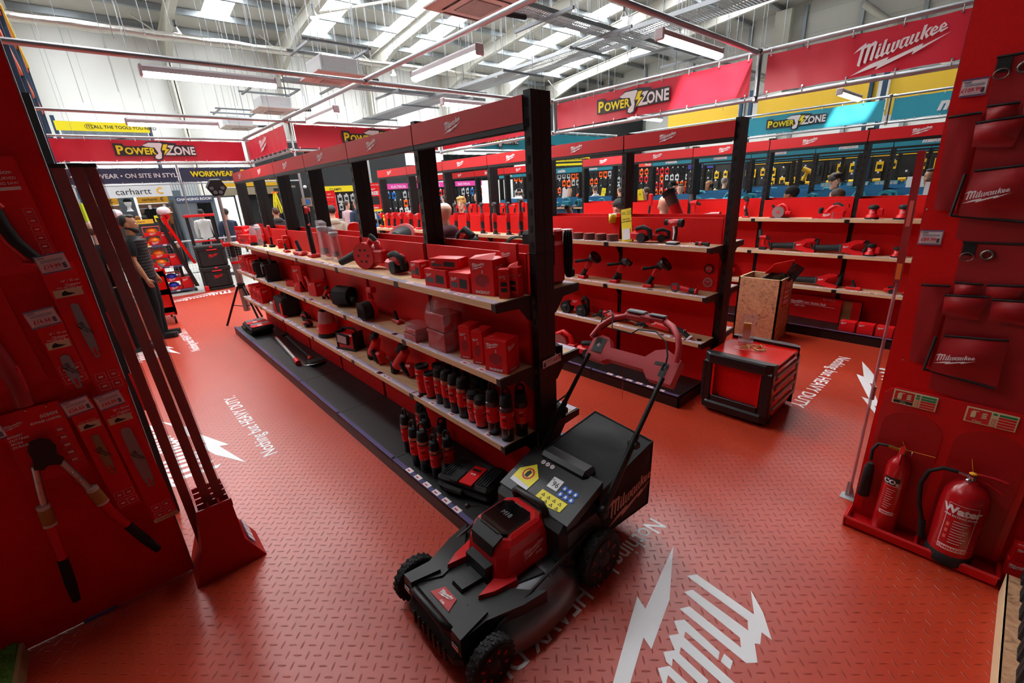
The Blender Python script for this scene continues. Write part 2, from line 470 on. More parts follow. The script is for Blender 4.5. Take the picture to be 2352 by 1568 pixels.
# ------------------------------------------------------------------ lamps: battens and high bays
TUBE = mat('lamp_tube', (1.0, 0.98, 0.97), 0.4, emit=TUBE_E)
BODYW = mat('white_lamp_body', 'e8e0e4', 0.4)
def mk_batten():
    t = thing('batten_light', '', 'light')
    b = MB(BODYW)
    pr = [(-0.05, 0.0), (-0.045, 0.045), (-0.02, 0.07), (0.02, 0.07), (0.045, 0.045), (0.05, 0.0)]
    b.prism(pr, -0.62, 0.62, u=(0, -1, 0), v=(0, 0, 1))
    b.build('housing', t)
    b = MB(BODYW)
    for s in (-1, 1): b.box((s*0.63, 0, 0.015), (0.03, 0.104, 0.11), 0.012)
    b.build('end_cap', t)
    b = MB(TUBE)
    ar = [(0.046*math.cos(a), -0.048*math.sin(a)) for a in [PI*i/8 for i in range(9)]]
    b.prism(ar, -0.615, 0.615, u=(0, 1, 0), v=(0, 0, 1), smooth=True)
    b.build('diffuser', t)
    return t
BAT = Kind(mk_batten, 'light')
ZB = 3.17
for lab, x, y, r, lx in (
    ('lit white batten lamp on the upper left pipe, nearest the left panel', 1.33, 6.24, 0, 0), ('lit white batten lamp on the lower left pipe above the red banner', 1.36, 9.86, 0, 0),
    ('long lit batten lamp under the diagonal pipe beside the nearest air conditioner', 3.22, 4.57, 90, 0), ('lit batten lamp under the diagonal pipe between the banner corner and the pipe cross', 3.2, 8.18, 90, 0),
    ('lit batten lamp above the near gondola header', 5.02, 6.36, 0, 0), ('glaring lit batten lamp beside the top of the right red banner', 5.04, 2.68, 0, 0)):
    BAT.put(lab, (x, y, ZB), (0, 0, r), 'batten lamps under the scaffold pipes')
    area('batten glow', (x, y, ZB-0.06), *((1.2, 0.09) if r == 0 else (0.09, 1.2)), 34)
BAT.put('bright batten lamp beyond the teal banner post', (10.4, 2.5, 3.1), (0, 0, 0), 'batten lamps under the scaffold pipes')
BAT.put('lit batten lamp seen between the red banner and the second gondola header', (9.3, 5.9, 3.15), (0, 0, 0), 'batten lamps under the scaffold pipes')
BAY = mat('high_bay_glow', (1.0, 0.85, 0.6), 0.4, emit=9)
def mk_bay():
    t = thing('high_bay_lamp', '', 'light')
    b = MB(BLK); b.cyl((0, 0, 0.3), (0, 0, 0.45), 0.06); b.tube([(0, 0, 0.45), (0, 0, 1.33)], 0.006, 5); b.build('driver', t)
    b = MB(ALU); b.lathe([(0.16, 0.03), (0.15, 0.06), (0.06, 0.22), (0.04, 0.3), (0.0, 0.3)]); b.build('reflector', t)
    b = MB(BAY); b.lathe([(0, -0.01), (0.15, 0.0), (0.16, 0.03)]); b.build('lens', t)
    return t
HB = Kind(mk_bay, 'light')
for i, (x, y) in enumerate(((4.0, 22.8), (8.0, 19.5), (12.7, 14.5), (13.6, 24.0), (17.5, 10.0), (20.0, 14.0), (21.5, 9.5), (25.0, 14.0))):
    HB.put('small round high bay lamp under the roof, %s from the left' % ORD[i], (x, y, roofz(y)-1.35), (0, 0, 0), 'high bay lamps under the roof')

# ------------------------------------------------------------------ silver duct, cable trays, hanging rods, air conditioners
FOIL = mat('foil_insulation', 'c8c4bc', 0.28, 0.85, bump=0.9, bscale=12)
b = MB(FOIL)
pts = [(-1.2+i*0.5, 20, 7.08+0.01*math.sin(i*2.1)+0.012*i*0.5) for i in range(38)]
b.tube(pts, [0.13+0.015*math.sin(i*1.7) for i in range(38)], 12)
o = b.build('insulated_duct'); tag(o, 'silver foil wrapped pipe running along the upper left wall', 'duct')
MESH = mat('perforated_steel', 'a7abae', 0.4, 0.7, noise=0.4, nscale=90)
def tray(name, lab, p0, p1, w, axis):
    t = thing(name, lab, 'cable tray', p0)
    L = (Vector(p1)-Vector(p0)).length
    b = MB(MESH)
    n = int(L/0.05)
    for i in range(n):
        q = (i+0.5)*L/n
        if axis == 'y': b.bx(-w/2, w/2, q-0.016, q+0.016, -0.003, 0.0)
        else: b.bx(q-0.016, q+0.016, -w/2, w/2, -0.003, 0.0)
    for s in (-1, -0.33, 0.33, 1):
        if axis == 'y': b.bx(s*w/2-0.012, s*w/2+0.012, 0, L, -0.004, 0.001)
        else: b.bx(0, L, s*w/2-0.012, s*w/2+0.012, -0.004, 0.001)
    b.build('tray_bed', t)
    b = MB(SILV)
    for s in (-1, 1):
        if axis == 'y': b.bx(s*w/2-0.004, s*w/2+0.004, 0, L, 0, 0.06)
        else: b.bx(0, L, s*w/2-0.004, s*w/2+0.004, 0, 0.06)
    b.build('side_rail', t)
    return t
tray('cable_tray', 'wide perforated steel cable tray running diagonally above the second gondola', (7.55, 2.0, 4.2), (7.55, 16, 4.2), 0.62, 'y')
tray('cable_tray', 'narrow steel cable tray crossing behind the ceiling air conditioner', (4.4, 5.35, 4.24), (14.5, 5.35, 4.24), 0.3, 'x')
tray('cable_tray', 'thin steel cable tray behind the pipe cross at upper centre', (3.6, 11.0, 4.24), (9.0, 11.0, 4.24), 0.2, 'x')
STRUT = mat('strut_channel', '8d9296', 0.4, 0.7)
def mk_strut():
    t = thing('trapeze_hanger', '', 'hanger')
    b = MB(STRUT); b.bx(-0.6, 0.6, -0.02, 0.02, -0.04, 0.0); b.build('strut', t)
    for s in (-1, 1):
        b = MB(SILV); b.cyl((s*0.56, 0, -0.1), (s*0.56, 0, 5.2), 0.006, n=5); b.build('threaded_rod', t)
    return t
TH = Kind(mk_strut, 'hanger')
hp = [(7.55, y, 4.19, 0) for y in (2.6, 4.2, 6.0, 7.8, 9.8, 12.0, 14.5)] + [(x, 5.35, 4.2, 90) for x in (5.6, 7.0, 8.7, 9.9, 11.6, 13.4)] + [(x, 11, 4.2, 90) for x in (4.6, 6.0, 8.2)]
for i, (x, y, z, r) in enumerate(hp):
    wh = ('wide diagonal cable tray', 'narrow cross tray', 'thin cable tray at upper centre')[0 if i < 7 else 1 if i < 13 else 2]
    k = i if i < 7 else i-7 if i < 13 else i-13
    TH.put('grey trapeze hanger on rods under the %s, %s along it' % (wh, ORD[k]), (x, y, z), (0, 0, r), 'trapeze hangers')
def mk_rod():
    b = MB(SILV); b.cyl((0, 0, 0), (0, 0, 5.5), 0.0065, n=5)
    return b.build('hanging_rod')
HR = Kind(mk_rod, 'rod')
for i in range(95):
    x = rnd.uniform(3.6, 14.5); y = rnd.uniform(5.0, 19.0)
    if (x-2)/14 + (y/30) > 1.25: y = rnd.uniform(5, 11)
    z = rnd.choice((4.0, 4.3, 4.7, 3.6))
    HR.put('thin galvanised rod hanging straight down from the roof', (x, y, z), (0, 0, 0), 'thin rods hanging from the roof')
for i in range(8):
    HR.put('thin galvanised rod hanging straight down from the roof', (rnd.uniform(0.2, 3.0), rnd.uniform(9, 17), 4.4), (0, 0, 0), 'thin rods hanging from the roof')
ACW = mat('ac_casing', 'd6dadc', 0.4)
ACP = mat('ac_fascia', 'd9cdc8', 0.5)
ACG = mat('ac_grille', '6a5c58', 0.6)
def mk_ac():
    t = thing('ceiling_air_conditioner', '', 'air conditioner')
    b = MB(ACW); b.box((0, 0, 0.17), (0.72, 0.72, 0.28), 0.01)
    for s in (-1, 1): b.box((s*0.2, -0.362, 0.18), (0.22, 0.004, 0.14))
    b.build('casing', t)
    b = MB(ACP)
    b.loft([[(x*k, y*k, z) for x, y in ((-0.48, -0.48), (0.48, -0.48), (0.48, 0.48), (-0.48, 0.48))] for k, z in ((1.0, 0.03), (1.0, 0.01), (0.78, -0.02), (0.74, -0.03))], smooth=False)
    g = b.build('fascia', t)
    b = MB(ACG); b.box((0, 0, -0.032), (0.42, 0.42, 0.01), 0.004)
    b.m(ACP)
    for i in range(17):
        q = -0.2+i*0.025
        b.box((q, 0, -0.039), (0.006, 0.41, 0.008)); b.box((0, q, -0.039), (0.41, 0.006, 0.008))
    b.m(ACG)
    for a in range(4):
        b.at(rot=(0, 0, 90*a)); b.box((0, 0.33, -0.022), (0.56, 0.04, 0.016))
    b.at()
    b.build('grille', g)
    b = MB(STRUT)
    for s in (-1, 1): b.box((0, s*0.42, 0.5), (1.3, 0.04, 0.04)); b.box((s*0.55, 0, 0.46), (0.04, 1.1, 0.04))
    b.build('support_frame', t)
    for sx in (-1, 1):
        for sy in (-1, 1):
            b = MB(SILV); b.cyl((sx*0.35, sy*0.42, 0.1), (sx*0.35, sy*0.42, 5.0), 0.006, n=5); b.build('hanging_rod', t)
    b = MB(BLKR); b.tube([(0.36, 0.1, 0.12), (0.5, 0.15, 0.1), (0.75, 0.3, 0.12), (1.1, 0.3, 0.14)], 0.035, 8); b.build('insulated_pipe', t)
    return t
AC = Kind(mk_ac, 'air conditioner')
for lab, p in (('ceiling air conditioner with large square grille, nearest one at the top', (4.1, 5.0, 4.0)), ('ceiling air conditioner left of the pipe cross', (4.1, 9.55, 4.05)),
               ('ceiling air conditioner above the red banner corner', (4.25, 14.1, 4.15)), ('smallest ceiling air conditioner, just above the banner corner', (4.3, 18.3, 4.25))):
    AC.put(lab, p, (0, 0, 0), 'ceiling air conditioners')

# ------------------------------------------------------------------ scaffold pipe grid
def pipe(name, lab, p0, p1, r=0.024):
    o = MB(SILV).cyl(p0, p1, r, n=12).build(name); return tag(o, lab, 'pipe', 'scaffold pipes of the banner frame')
ZT, ZL = 3.3, 2.78
pipe('scaffold_pipe', 'top scaffold pipe above the left red banner', (-1.2, 12.95, ZT), (6.6, 12.95, ZT))
pipe('scaffold_pipe', 'bottom scaffold pipe below the left red banner', (-1.2, 12.95, ZL), (3.12, 12.95, ZL))
pipe('scaffold_pipe', 'scaffold pipe running from the banner corner diagonally up past the nearest lamp', (3.1, -0.5, ZT+0.03), (3.1, 13.0, ZT+0.03), 0.028)
pipe('scaffold_pipe', 'scaffold pipe below the narrow red banner at the corner', (3.15, 9.8, ZL), (3.15, 12.95, ZL))
pipe('scaffold_pipe', 'scaffold pipe carrying the lower left batten lamp', (-1.2, 9.8, ZT), (6.6, 9.8, ZT))
pipe('scaffold_pipe', 'scaffold pipe below the banner at upper centre', (3.15, 9.8, ZL), (6.6, 9.8, ZL))
pipe('scaffold_pipe', 'scaffold pipe carrying the upper left batten lamp', (-1.2, 6.2, ZT), (6.6, 6.2, ZT), 0.028)
pipe('scaffold_pipe', 'scaffold pipe carrying the glaring lamp by the right banner', (2.5, 2.62, ZT), (6.6, 2.62, ZT), 0.028)
pipe('scaffold_pipe', 'top scaffold pipe above the right red banners', (6.6, -0.6, ZT), (6.6, 12.9, ZT), 0.026)
pipe('scaffold_pipe', 'bottom scaffold pipe below the right red banners', (6.6, -0.6, ZL), (6.6, 9.8, ZL), 0.026)
pipe('scaffold_post', 'upright scaffold post standing at the left banner corner', (3.12, 12.95, 0), (3.12, 12.95, ZT))
pipe('scaffold_post', 'upright scaffold post standing at the inner banner corner', (3.18, 9.8, 0), (3.18, 9.8, ZT))
pipe('scaffold_post', 'upright pipe at the far corner of the centre banner', (6.6, 9.8, ZL), (6.6, 9.8, ZT))
pipe('scaffold_post', 'upright pipe left of the yellow and white lettered right banner', (6.58, 6.05, ZL), (6.58, 6.05, ZT))
pipe('scaffold_post', 'bright upright pipe between the two right red banners', (6.6, 2.6, ZL), (6.6, 2.6, ZT), 0.03)
pipe('scaffold_pipe', 'top scaffold pipe above the teal banners', (13.2, -0.5, ZT), (13.2, 9.0, ZT))
pipe('scaffold_pipe', 'bottom scaffold pipe below the teal banners', (13.2, -0.5, ZL), (13.2, 9.0, ZL))
pipe('scaffold_pipe', 'top scaffold pipe above the cross teal banner', (7.0, 9.4, ZT), (13.2, 9.4, ZT))
pipe('scaffold_pipe', 'bottom scaffold pipe below the cross teal banner', (7.0, 9.4, ZL), (13.2, 9.4, ZL))
pipe('scaffold_post', 'upright pipe between the two teal banners', (13.2, 2.42, ZL), (13.2, 2.42, ZT))
def mk_clamp():
    b = MB(CHR); b.ball((0, 0, 0), 0.045, 8, 6)
    for a in range(4):
        b.tube([(0.03*math.cos(a*1.6), 0.03*math.sin(a*1.6), 0.02), (0.08*math.cos(a*1.6), 0.08*math.sin(a*1.6), 0.03)], 0.008, 5)
    b.box((0, 0, 0), (0.1, 0.05, 0.07), 0.01)
    return b.build('pipe_clamp')
PC = Kind(mk_clamp, 'clamp')
for nm, x, y in (('left banner corner', 3.12, 12.95), ('inner banner corner', 3.15, 9.8), ('far corner of the centre banner', 6.6, 9.8), ('left end of the lettered right banner', 6.6, 6.1), ('gap between the two right banners', 6.6, 2.6), ('gap between the teal banners', 13.2, 2.42)):
    for lv, z in (('top', ZT), ('bottom', ZL)):
        PC.put('shiny pipe clamp at the %s of the %s' % (lv, nm), (x, y, z), (0, 0, 0), 'pipe clamps of the banner frame')
PC.put('shiny pipe clamp where two lamp pipes cross at upper centre', (3.1, 6.2, ZT), (0, 0, 0), 'pipe clamps of the banner frame')

# ------------------------------------------------------------------ banners
BRED = mat('red_banner_cloth', 'cf2038', 0.42)
BTEAL = mat('teal_banner_cloth', '2f9fb4', 0.45)
BNAVY = mat('navy_banner_cloth', '343a52', 0.5)
BYEL = mat('yellow_banner_cloth', 'f2c233', 0.5)
DGR = mat('outline_charcoal', '302a2e', 0.5)
def powerzone(b, c, u, v, h, first='Power'):
    """lettering about 8.5 h wide centred on c"""
    c, u, v = Vector(c), Vector(u), Vector(v)
    n = u.cross(v)
    O = c-u*h*4.1-v*h*0.42
    P = lambda x, y: O+u*(x*h)+v*(y*h)
    def word(t, x, y, s, m, sx=1.0):
        b.m(DGR); b.text(t, s*h, P(x, y)+n*0.006, u, v, bold=0.105, sx=sx, sp=1.05)
        b.m(m); b.text(t, s*h, P(x, y)+n*0.011, u, v, bold=0.035, sx=sx, sp=1.05)
    b.m(DGR)
    b.shape([[(-0.2, -0.2), (4.2, -0.2), (4.2, 0.95), (0.9, 0.95), (0.8, 1.25), (-0.2, 1.25)], [(4.9, -0.2), (8.4, -0.2), (8.4, 1.12), (4.9, 1.2)],
             [(2.6, 0.95), (3.4, 1.5), (5.0, 1.55), (6.5, 1.35), (6.3, 1.0), (4.9, 0.4), (4.6, -0.6), (4.1, -0.75), (3.6, -0.6), (3.7, -0.1), (4.0, 0.7)]], O, u, v, h, 0.003)
    b.m(WHT)
    b.shape([[(2.75, 1.05), (3.45, 1.38), (4.75, 1.38), (4.9, 1.25), (4.55, 0.5), (4.6, 0.1), (4.45, -0.5), (4.1, -0.62), (3.8, -0.5), (3.85, -0.2), (4.25, 0.1), (4.0, 0.8), (3.1, 0.9)]], O, u, v, h, 0.008)
    word(first[0], 0, 0, 1.4, YEL); word(first[1:].upper(), 0.85, 0, 1.08, YEL, 0.95)
    word('Z', 5.05, -0.05, 1.6, WHT, 1.0); word('ONE', 6.0, -0.02, 1.36, WHT, 0.82)
    b.m(DGR); b.shape([[(4.9, 1.28), (5.6, 1.3), (5.35, 0.75), (5.75, 0.7), (4.6, -0.4), (4.95, 0.42), (4.55, 0.42)]], O, u, v, h, 0.012)
    b.m(YEL); b.shape([[(5.0, 1.2), (5.48, 1.22), (5.2, 0.65), (5.55, 0.62), (4.78, -0.15), (5.05, 0.5), (4.68, 0.48)]], O, u, v, h, 0.016)
def banner(lab, p0, p1, z0, z1, m, deco=None, eyes=8, cat='banner', grp=None, back=None):
    p0, p1 = Vector(p0), Vector(p1); L = (p1-p0).length; u = (p1-p0)/L; n = u.cross(Vector((0, 0, 1)))
    t = thing('banner', lab, cat, (p0.x, p0.y, z0), (0, 0, 0), grp)
    b = MB(m)
    nx, nz = max(8, int(L*10)), 8
    H = z1-z0
    ph = rnd.uniform(0, 6)
    def off(s, r):
        q = s*eyes*PI/L
        return 0.006*math.sin(2*q+ph)*(1-r)+0.004*math.sin(q*1.3+r*5+ph)*r+0.004*math.sin(q*3+r*3)
    g = []
    for k in range(nz+1):
        for i in range(nx+1):
            s = i*L/nx; r = k/nz
            sag = 0.008*abs(math.sin(s*eyes*PI/L))
            p = u*s+Vector((0, 0, 1))*(r*H-(sag if k == nz else 0)+(sag if k == 0 else 0))+n*off(s, r)
            g.append(p)
    f = [(k*(nx+1)+i, k*(nx+1)+i+1, (k+1)*(nx+1)+i+1, (k+1)*(nx+1)+i) for k in range(nz) for i in range(nx)]
    b.add(g, f, True)
    b.build('cloth', t)
    if deco:
        b = MB(m); deco(b, u, Vector((0, 0, 1)), L, H, n); b.build('lettering', t)
    for e in range(eyes+1):
        s = min(max(0.04, e*L/eyes), L-0.04)
        for z, d in ((H-0.02, 0.06), (0.02, -0.06)):
            q = MB(WHT); p = u*s+Vector((0, 0, z))+n*0.012
            q.tube([p, p+Vector((0, 0, d*0.6))+n*0.012, p+Vector((0, 0, d))+n*0.002, p+Vector((0, 0, d*0.5))-n*0.02], 0.004, 4)
            q.m(SILV); q.cyl(p-n*0.006, p+n*0.004, 0.011, n=8)
            q.build('cable_tie', t)
    return t
def pz(frac, h, first='Power'):
    return lambda b, u, v, L, H, n: powerzone(b, u*(L*frac)+v*(H*0.5)+n*0.02, u, v, h, first)
def lg(frac, w): return lambda b, u, v, L, H, n: logo_c(b, u*(L*frac)+v*(H*0.5)+n*0.02, u, v, w)
G = 'red banners of the brand zone'
banner('long red banner with yellow and white lettering hung on the left', (-0.6, 12.93, 0), (3.02, 12.93, 0), 2.82, 3.25, BRED, pz(0.53, 0.165), 9, grp=G)
banner('narrow red banner with white script at the left corner, seen edge-on', (3.1, 12.88, 0), (3.1, 9.9, 0), 2.82, 3.25, BRED, lg(0.5, 0.65), 9, grp=G)
banner('red banner with half hidden yellow lettering behind the gondola header', (3.25, 9.78, 0), (6.5, 9.78, 0), 2.82, 3.25, BRED, pz(0.5, 0.165), 8, grp=G)
banner('red banner with white script seen through the near gondola frame', (6.58, 9.7, 0), (6.58, 6.15, 0), 2.82, 3.25, BRED, lg(0.5, 0.75), 8, grp=G)
banner('red banner with yellow and white lettering right of the tall black post', (6.58, 5.98, 0), (6.58, 2.68, 0), 2.82, 3.25, BRED, pz(0.47, 0.15), 8, grp=G)
banner('red banner with large white script at top right', (6.58, 2.5, 0), (6.58, -0.5, 0), 2.82, 3.25, BRED, lambda b, u, v, L, H, n: logo(b, u*(2.5-1.607)+v*(2.8435-2.82)+n*0.02, u, v, 0.771), 7, grp=G)
G2_ = 'teal banners of the next zone'
banner('teal banner with yellow and white lettering below the red banners', (13.2, 5.6, 0), (13.2, 2.5, 0), 2.82, 3.25, BTEAL, pz(0.45, 0.15), 8, grp=G2_)
def mak(frac, s): return lambda b, u, v, L, H, n: b.m(WHT).text('makita', s, u*(L*frac)+v*(H*0.5-s*0.35)+n*0.02, u, v, 0.05, 'C', 0.25)
banner('teal banner with white italic lettering cut off by the right panel', (13.2, 2.35, 0), (13.2, -0.4, 0), 2.82, 3.25, BTEAL, mak(0.42, 0.32), 7, grp=G2_)
banner('teal banner hung crosswise behind the tall black post', (7.2, 9.35, 0), (13.1, 9.35, 0), 2.82, 3.25, BTEAL, pz(0.15, 0.15), 12, grp=G2_)
banner('teal banner seen over the second gondola header', (13.2, 9.2, 0), (13.2, 5.75, 0), 2.82, 3.25, BTEAL, lg(0.4, 0.4), 9, grp=G2_)
G3_ = 'navy workwear banners'
def words(t, s, m2=YEL): return lambda b, u, v, L, H, n: b.m(WHT).text(t, s, u*(L*0.46)+v*(H*0.5-s*0.35)+n*0.02, u, v, 0.02, 'C')
banner('navy banner with white workwear lettering under the left red banner', (-0.9, 15.9, 0), (1.93, 15.9, 0), 2.5, 2.88, BNAVY, words('WORKWEAR \u2022 FOOTWEAR \u2022 ON SITE IN STYLE', 0.15), 7, grp=G3_)
banner('navy banner with yellow and white workwear lettering', (2.0, 15.9, 0), (4.6, 15.9, 0), 2.5, 2.88, BNAVY, lambda b, u, v, L, H, n: (b.m(YEL).text('WORKWEAR', 0.19, u*0.25+v*0.14+n*0.02, u, v, 0.04, sx=0.95), b.m(WHT).text('ZONE', 0.24, u*1.72+v*0.12+n*0.02, u, v, 0.05), b.m(YEL).box(u*1.55+v*0.2+n*0.02, (0.1, 0.01, 0.22))), 7, grp=G3_)
pipe('scaffold_pipe', 'scaffold pipe below the navy banners', (-1.2, 15.9, 2.46), (5.2, 15.9, 2.46), 0.02)
pipe('scaffold_post', 'thin upright pipe between the navy banners', (1.97, 15.9, 0), (1.97, 15.9, 2.95), 0.02)
G4_ = 'yellow banners high on the far racking'
for k, (a, c) in enumerate(((6.4, 3.35), (3.1, 0.2), (9.5, 7.0))):
    banner(('yellow banner high above the teal banner, left one', 'yellow banner above the teal banner at right', 'yellow banner mostly hidden behind the red banner')[k], (16.5, a, 0), (16.5, c, 0), 3.2, 4.15, BYEL, None, 4, grp=G4_)
# ------------------------------------------------------------------ display gondolas
def wood_mat(name, c0, c1, sx=1.0):
    m = bpy.data.materials.new(name); m.use_nodes = True; nt = m.node_tree; b = nt.nodes['Principled BSDF']
    tc = nt.nodes.new('ShaderNodeTexCoord'); mp = nt.nodes.new('ShaderNodeMapping'); mp.inputs['Scale'].default_value = (9, sx, 14)
    n = nt.nodes.new('ShaderNodeTexNoise'); n.inputs['Scale'].default_value = 5; n.inputs['Detail'].default_value = 6; n.inputs['Distortion'].default_value = 0.6
    r = nt.nodes.new('ShaderNodeMix'); r.data_type = 'RGBA'
    nt.links.new(tc.outputs['Object'], mp.inputs[0]); nt.links.new(mp.outputs[0], n.inputs[0]); nt.links.new(n.outputs[0], r.inputs[0])
    r.inputs[6].default_value = (*lin(c0), 1); r.inputs[7].default_value = (*lin(c1), 1)
    nt.links.new(r.outputs[2], b.inputs['Base Color']); b.inputs['Roughness'].default_value = 0.6
    return m
PINE = wood_mat('pine_shelf', 'b98a60', 'efcfa2')
REDB = mat('red_painted_board', 'd40808', 0.6, noise=0.15, nscale=60, spec=0.25)
HDR = mat('red_header_panel', 'c01018', 0.42)
TEALH = mat('teal_header_panel', '1f93a8', 0.42)
TEALB = mat('blue_painted_board', '1a6a98', 0.5)
YELH = mat('yellow_header_panel', 'f0bb2c', 0.45)
BLKB = mat('black_board', '17171a', 0.6)
STRIP = mat('clear_price_strip', 'cfc6d8', 0.15, spec=0.8)
STRIPD = mat('violet_price_rail', '5c587e', 0.2, spec=0.8)
TAGM = mat('price_ticket', 'eadfe4', 0.5)
TAGR = mat('ticket_red_ink', 'c82838', 0.5)
SZ = (0.54, 0.943, 1.3448)
def gondola(lab, x, y0, nb, scheme='red', back=True, levels=SZ, tickets=True, y_end_post=True):
    hm, bm, word = {'red': (HDR, REDB, None), 'teal': (TEALH, TEALB, 'makita'), 'yellow': (YELH, BLKB, 'DEWALT')}[scheme]
    t = thing('display_gondola', lab, 'shelving', (x, y0, 0), (0, 0, 0), None)
    W2 = 0.16     # board to board
    for i in range(nb+1):
        b = MB(BLKM)
        yy = i if i else -0.012
        for k in (0.012, 0.078): b.bx(k, k+0.064, yy-0.024, yy+0.024, 0.0, 2.292)
        b.m(mat('slot_black', '020202', 0.9))
        for q in range(26): b.bx(0.0105, 0.012, yy-0.008, yy+0.008, 0.22+q*0.08, 0.255+q*0.08)
        b.m(BLKM); b.bx(0.008, 0.146, yy-0.028, yy+0.028, 1.552, 1.558)
        b.build('upright', t)
    for i in range(nb):
        b = MB(BLKM); b.bx(0.0, 0.006, i+0.004, i+0.996, 2.13, 2.2725)
        b.bx(0.006, 0.03, i+0.03, i+0.97, 2.125, 2.15); b.bx(0.006, 0.03, i+0.03, i+0.97, 2.26, 2.27)
        b.m(hm); b.bx(-0.003, 0.0, i+0.005, i+0.995, 2.1565, 2.2725)
        if word is None: logo_c(b, (-0.003, i+0.56, 2.21), (0, -1, 0), (0, 0, 1), 0.165)
        elif word == 'makita': b.m(WHT).text('makita', 0.085, (-0.005, i+0.56, 2.185), (0, -1, 0), (0, 0, 1), 0.06, 'C', 0.25, 1.1)
        else: b.m(INK).text(word, 0.08, (-0.005, i+0.5, 2.185), (0, -1, 0), (0, 0, 1), 0.05, 'C')
        b.build('header_panel', t)
        b = MB(bm)
        b.bx(-0.002, 0.010, i+0.024, i+0.976, 0.1, 1.555)
        if back: b.bx(0.144, 0.156, i+0.024, i+0.976, 0.1, 1.575)
        b.build('back_panel', t)
    sides = [(-1, 0.0)] + ([(1, 0.154)] if back else [])
    for sg, xo in sides:
        for i in range(nb):
            for li, z in enumerate(levels):
                d = 0.245 if sg < 0 else 0.22
                xa, xb = xo+sg*0.003, xo+sg*d
                b = MB(PINE); b.bx(xa, xb, i+0.004, i+0.996, z-0.034, z)
                sh = b.build('shelf', t)
                b = MB(STRIP); b.bx(xb-sg*0.05, xb-sg*0.002, i+0.006, i+0.994, z+0.0003, z+0.0016)
                if tickets and sg < 0:
                    for q in range(rnd.randint(3, 7)):
                        yy = i+rnd.uniform(0.08, 0.9)
                        b.m(TAGM).bx(xb+0.006, xb+0.04, yy, yy+0.062, z+0.0017, z+0.0026); b.m(TAGR).bx(xb+0.014, xb+0.026, yy+0.012, yy+0.042, z+0.0027, z+0.003)
                b.build('price_strip', sh)
            # plinth
            b = MB(BLKM)
            xf = xo+sg*0.463
            ys = i+(0.05 if i == 0 else 0.002)
            b.bx(xo+sg*0.003, xf, ys, i+0.998, 0.092, 0.1)
            b.bx(xf-sg*0.012, xf, ys, i+0.998, 0.0, 0.107)
            if i == 0: b.bx(xo, xf, 0.05, 0.062, 0.0, 0.1)
            if i == nb-1: b.bx(xo, xf, nb-0.012, nb, 0.0, 0.1)
            pl = b.build('plinth', t)
            b = MB(STRIPD); b.bx(xf-sg*0.03, xf+sg*0.001, ys+0.01, i+0.99, 0.1075, 0.111)
            if tickets and sg < 0 and i == 0:
                for q in range(6):
                    b.m(TAGM).bx(xf+0.002, xf+0.036, 0.2+q*0.11, 0.262+q*0.11, 0.1115, 0.1125); b.m(TAGR).bx(xf+0.01, xf+0.02, 0.22+q*0.11, 0.25+q*0.11, 0.1126, 0.113)
            b.build('price_rail', pl)
        for i in range(nb+1):
            for z in levels:
                d = 0.249 if sg < 0 else 0.224
                b = MB(BLKM)
                yy = min(max(i, 0.0), nb)
                w = 0.024
                ya, yb = yy-(w if 0 < i else 0.006), yy+(w if i < nb else 0.006)
                b.bx(xo+sg*d, xo+sg*(d-0.004), ya, yb, z-0.038, z-0.001)
                ye = yy-0.006 if i == 0 else yy+0.006 if i == nb else yy
                pr = [(0.0, z+0.0), (sg*d, z-0.0), (sg*d, z-0.045), (sg*0.09, z-0.055), (sg*0.03, z-0.13), (0.0, z-0.14)]
                if sg > 0: pr = pr[::-1]
                b.prism(pr, -0.003, 0.003, (xo, ye, 0), (1, 0, 0), (0, 0, 1))
                b.build('bracket', t)
    return t
gondola('nearest red display gondola with black posts, pine shelves and white script headers', 1.5696, 1.6325, 6)
gondola('second red display gondola behind the lawn mower', 3.7605, 1.5988, 6)
gondola('third red display gondola at right behind the chipboard bin', 6.4869, -1.683, 7)
gondola('far left red display gondola seen through the near frames', 6.4869, 6.4, 5)
gondola('nearest teal headed display gondola beyond the red ones', 9.0, -1.5, 7, 'teal', tickets=False)
gondola('teal headed display gondola seen through the second red frame at left', 9.0, 6.5, 4, 'teal', tickets=False)
gondola('second row teal headed display gondola', 10.9, -1.7, 7, 'teal', tickets=False)
gondola('third row teal headed display gondola', 12.8, -1.0, 6, 'teal', tickets=False)
gondola('yellow headed display gondola in the far right zone', 15.6, -1.0, 7, 'yellow', tickets=False)

# floor graphics
b = MB(WHT)
FZ = 0.0008
U, V = (-1, 0, 0), (0, -1, 0)
logo(b, (1.858, 0.894, 0), U, V, 1.43, WHT, FZ)
b.text('Nothing but HEAVY DUTY.', 0.148, (1.97, 1.095, FZ), U, V, 0.012, sx=0.86)
logo(b, (5.47, 0.80, 0), U, V, 1.43, WHT, FZ)
b.text('Nothing but HEAVY DUTY.', 0.148, (5.49, 1.0, FZ), U, V, 0.012, sx=0.9)
U, V = (0, 1, 0), (-1, 0, 0)
for y in (3.58, 7.2):
    logo(b, (0.365, y, 0), U, V, 1.43, WHT, FZ)
    b.text('Nothing but HEAVY DUTY.', 0.148, (0.58, y-0.03, FZ), U, V, 0.012, sx=0.9)
logo(b, (1.9, 11.95, 0), (-1, 0, 0), (0, -1, 0), 1.3, WHT, FZ)
tag(b.build('floor'), kind='structure')
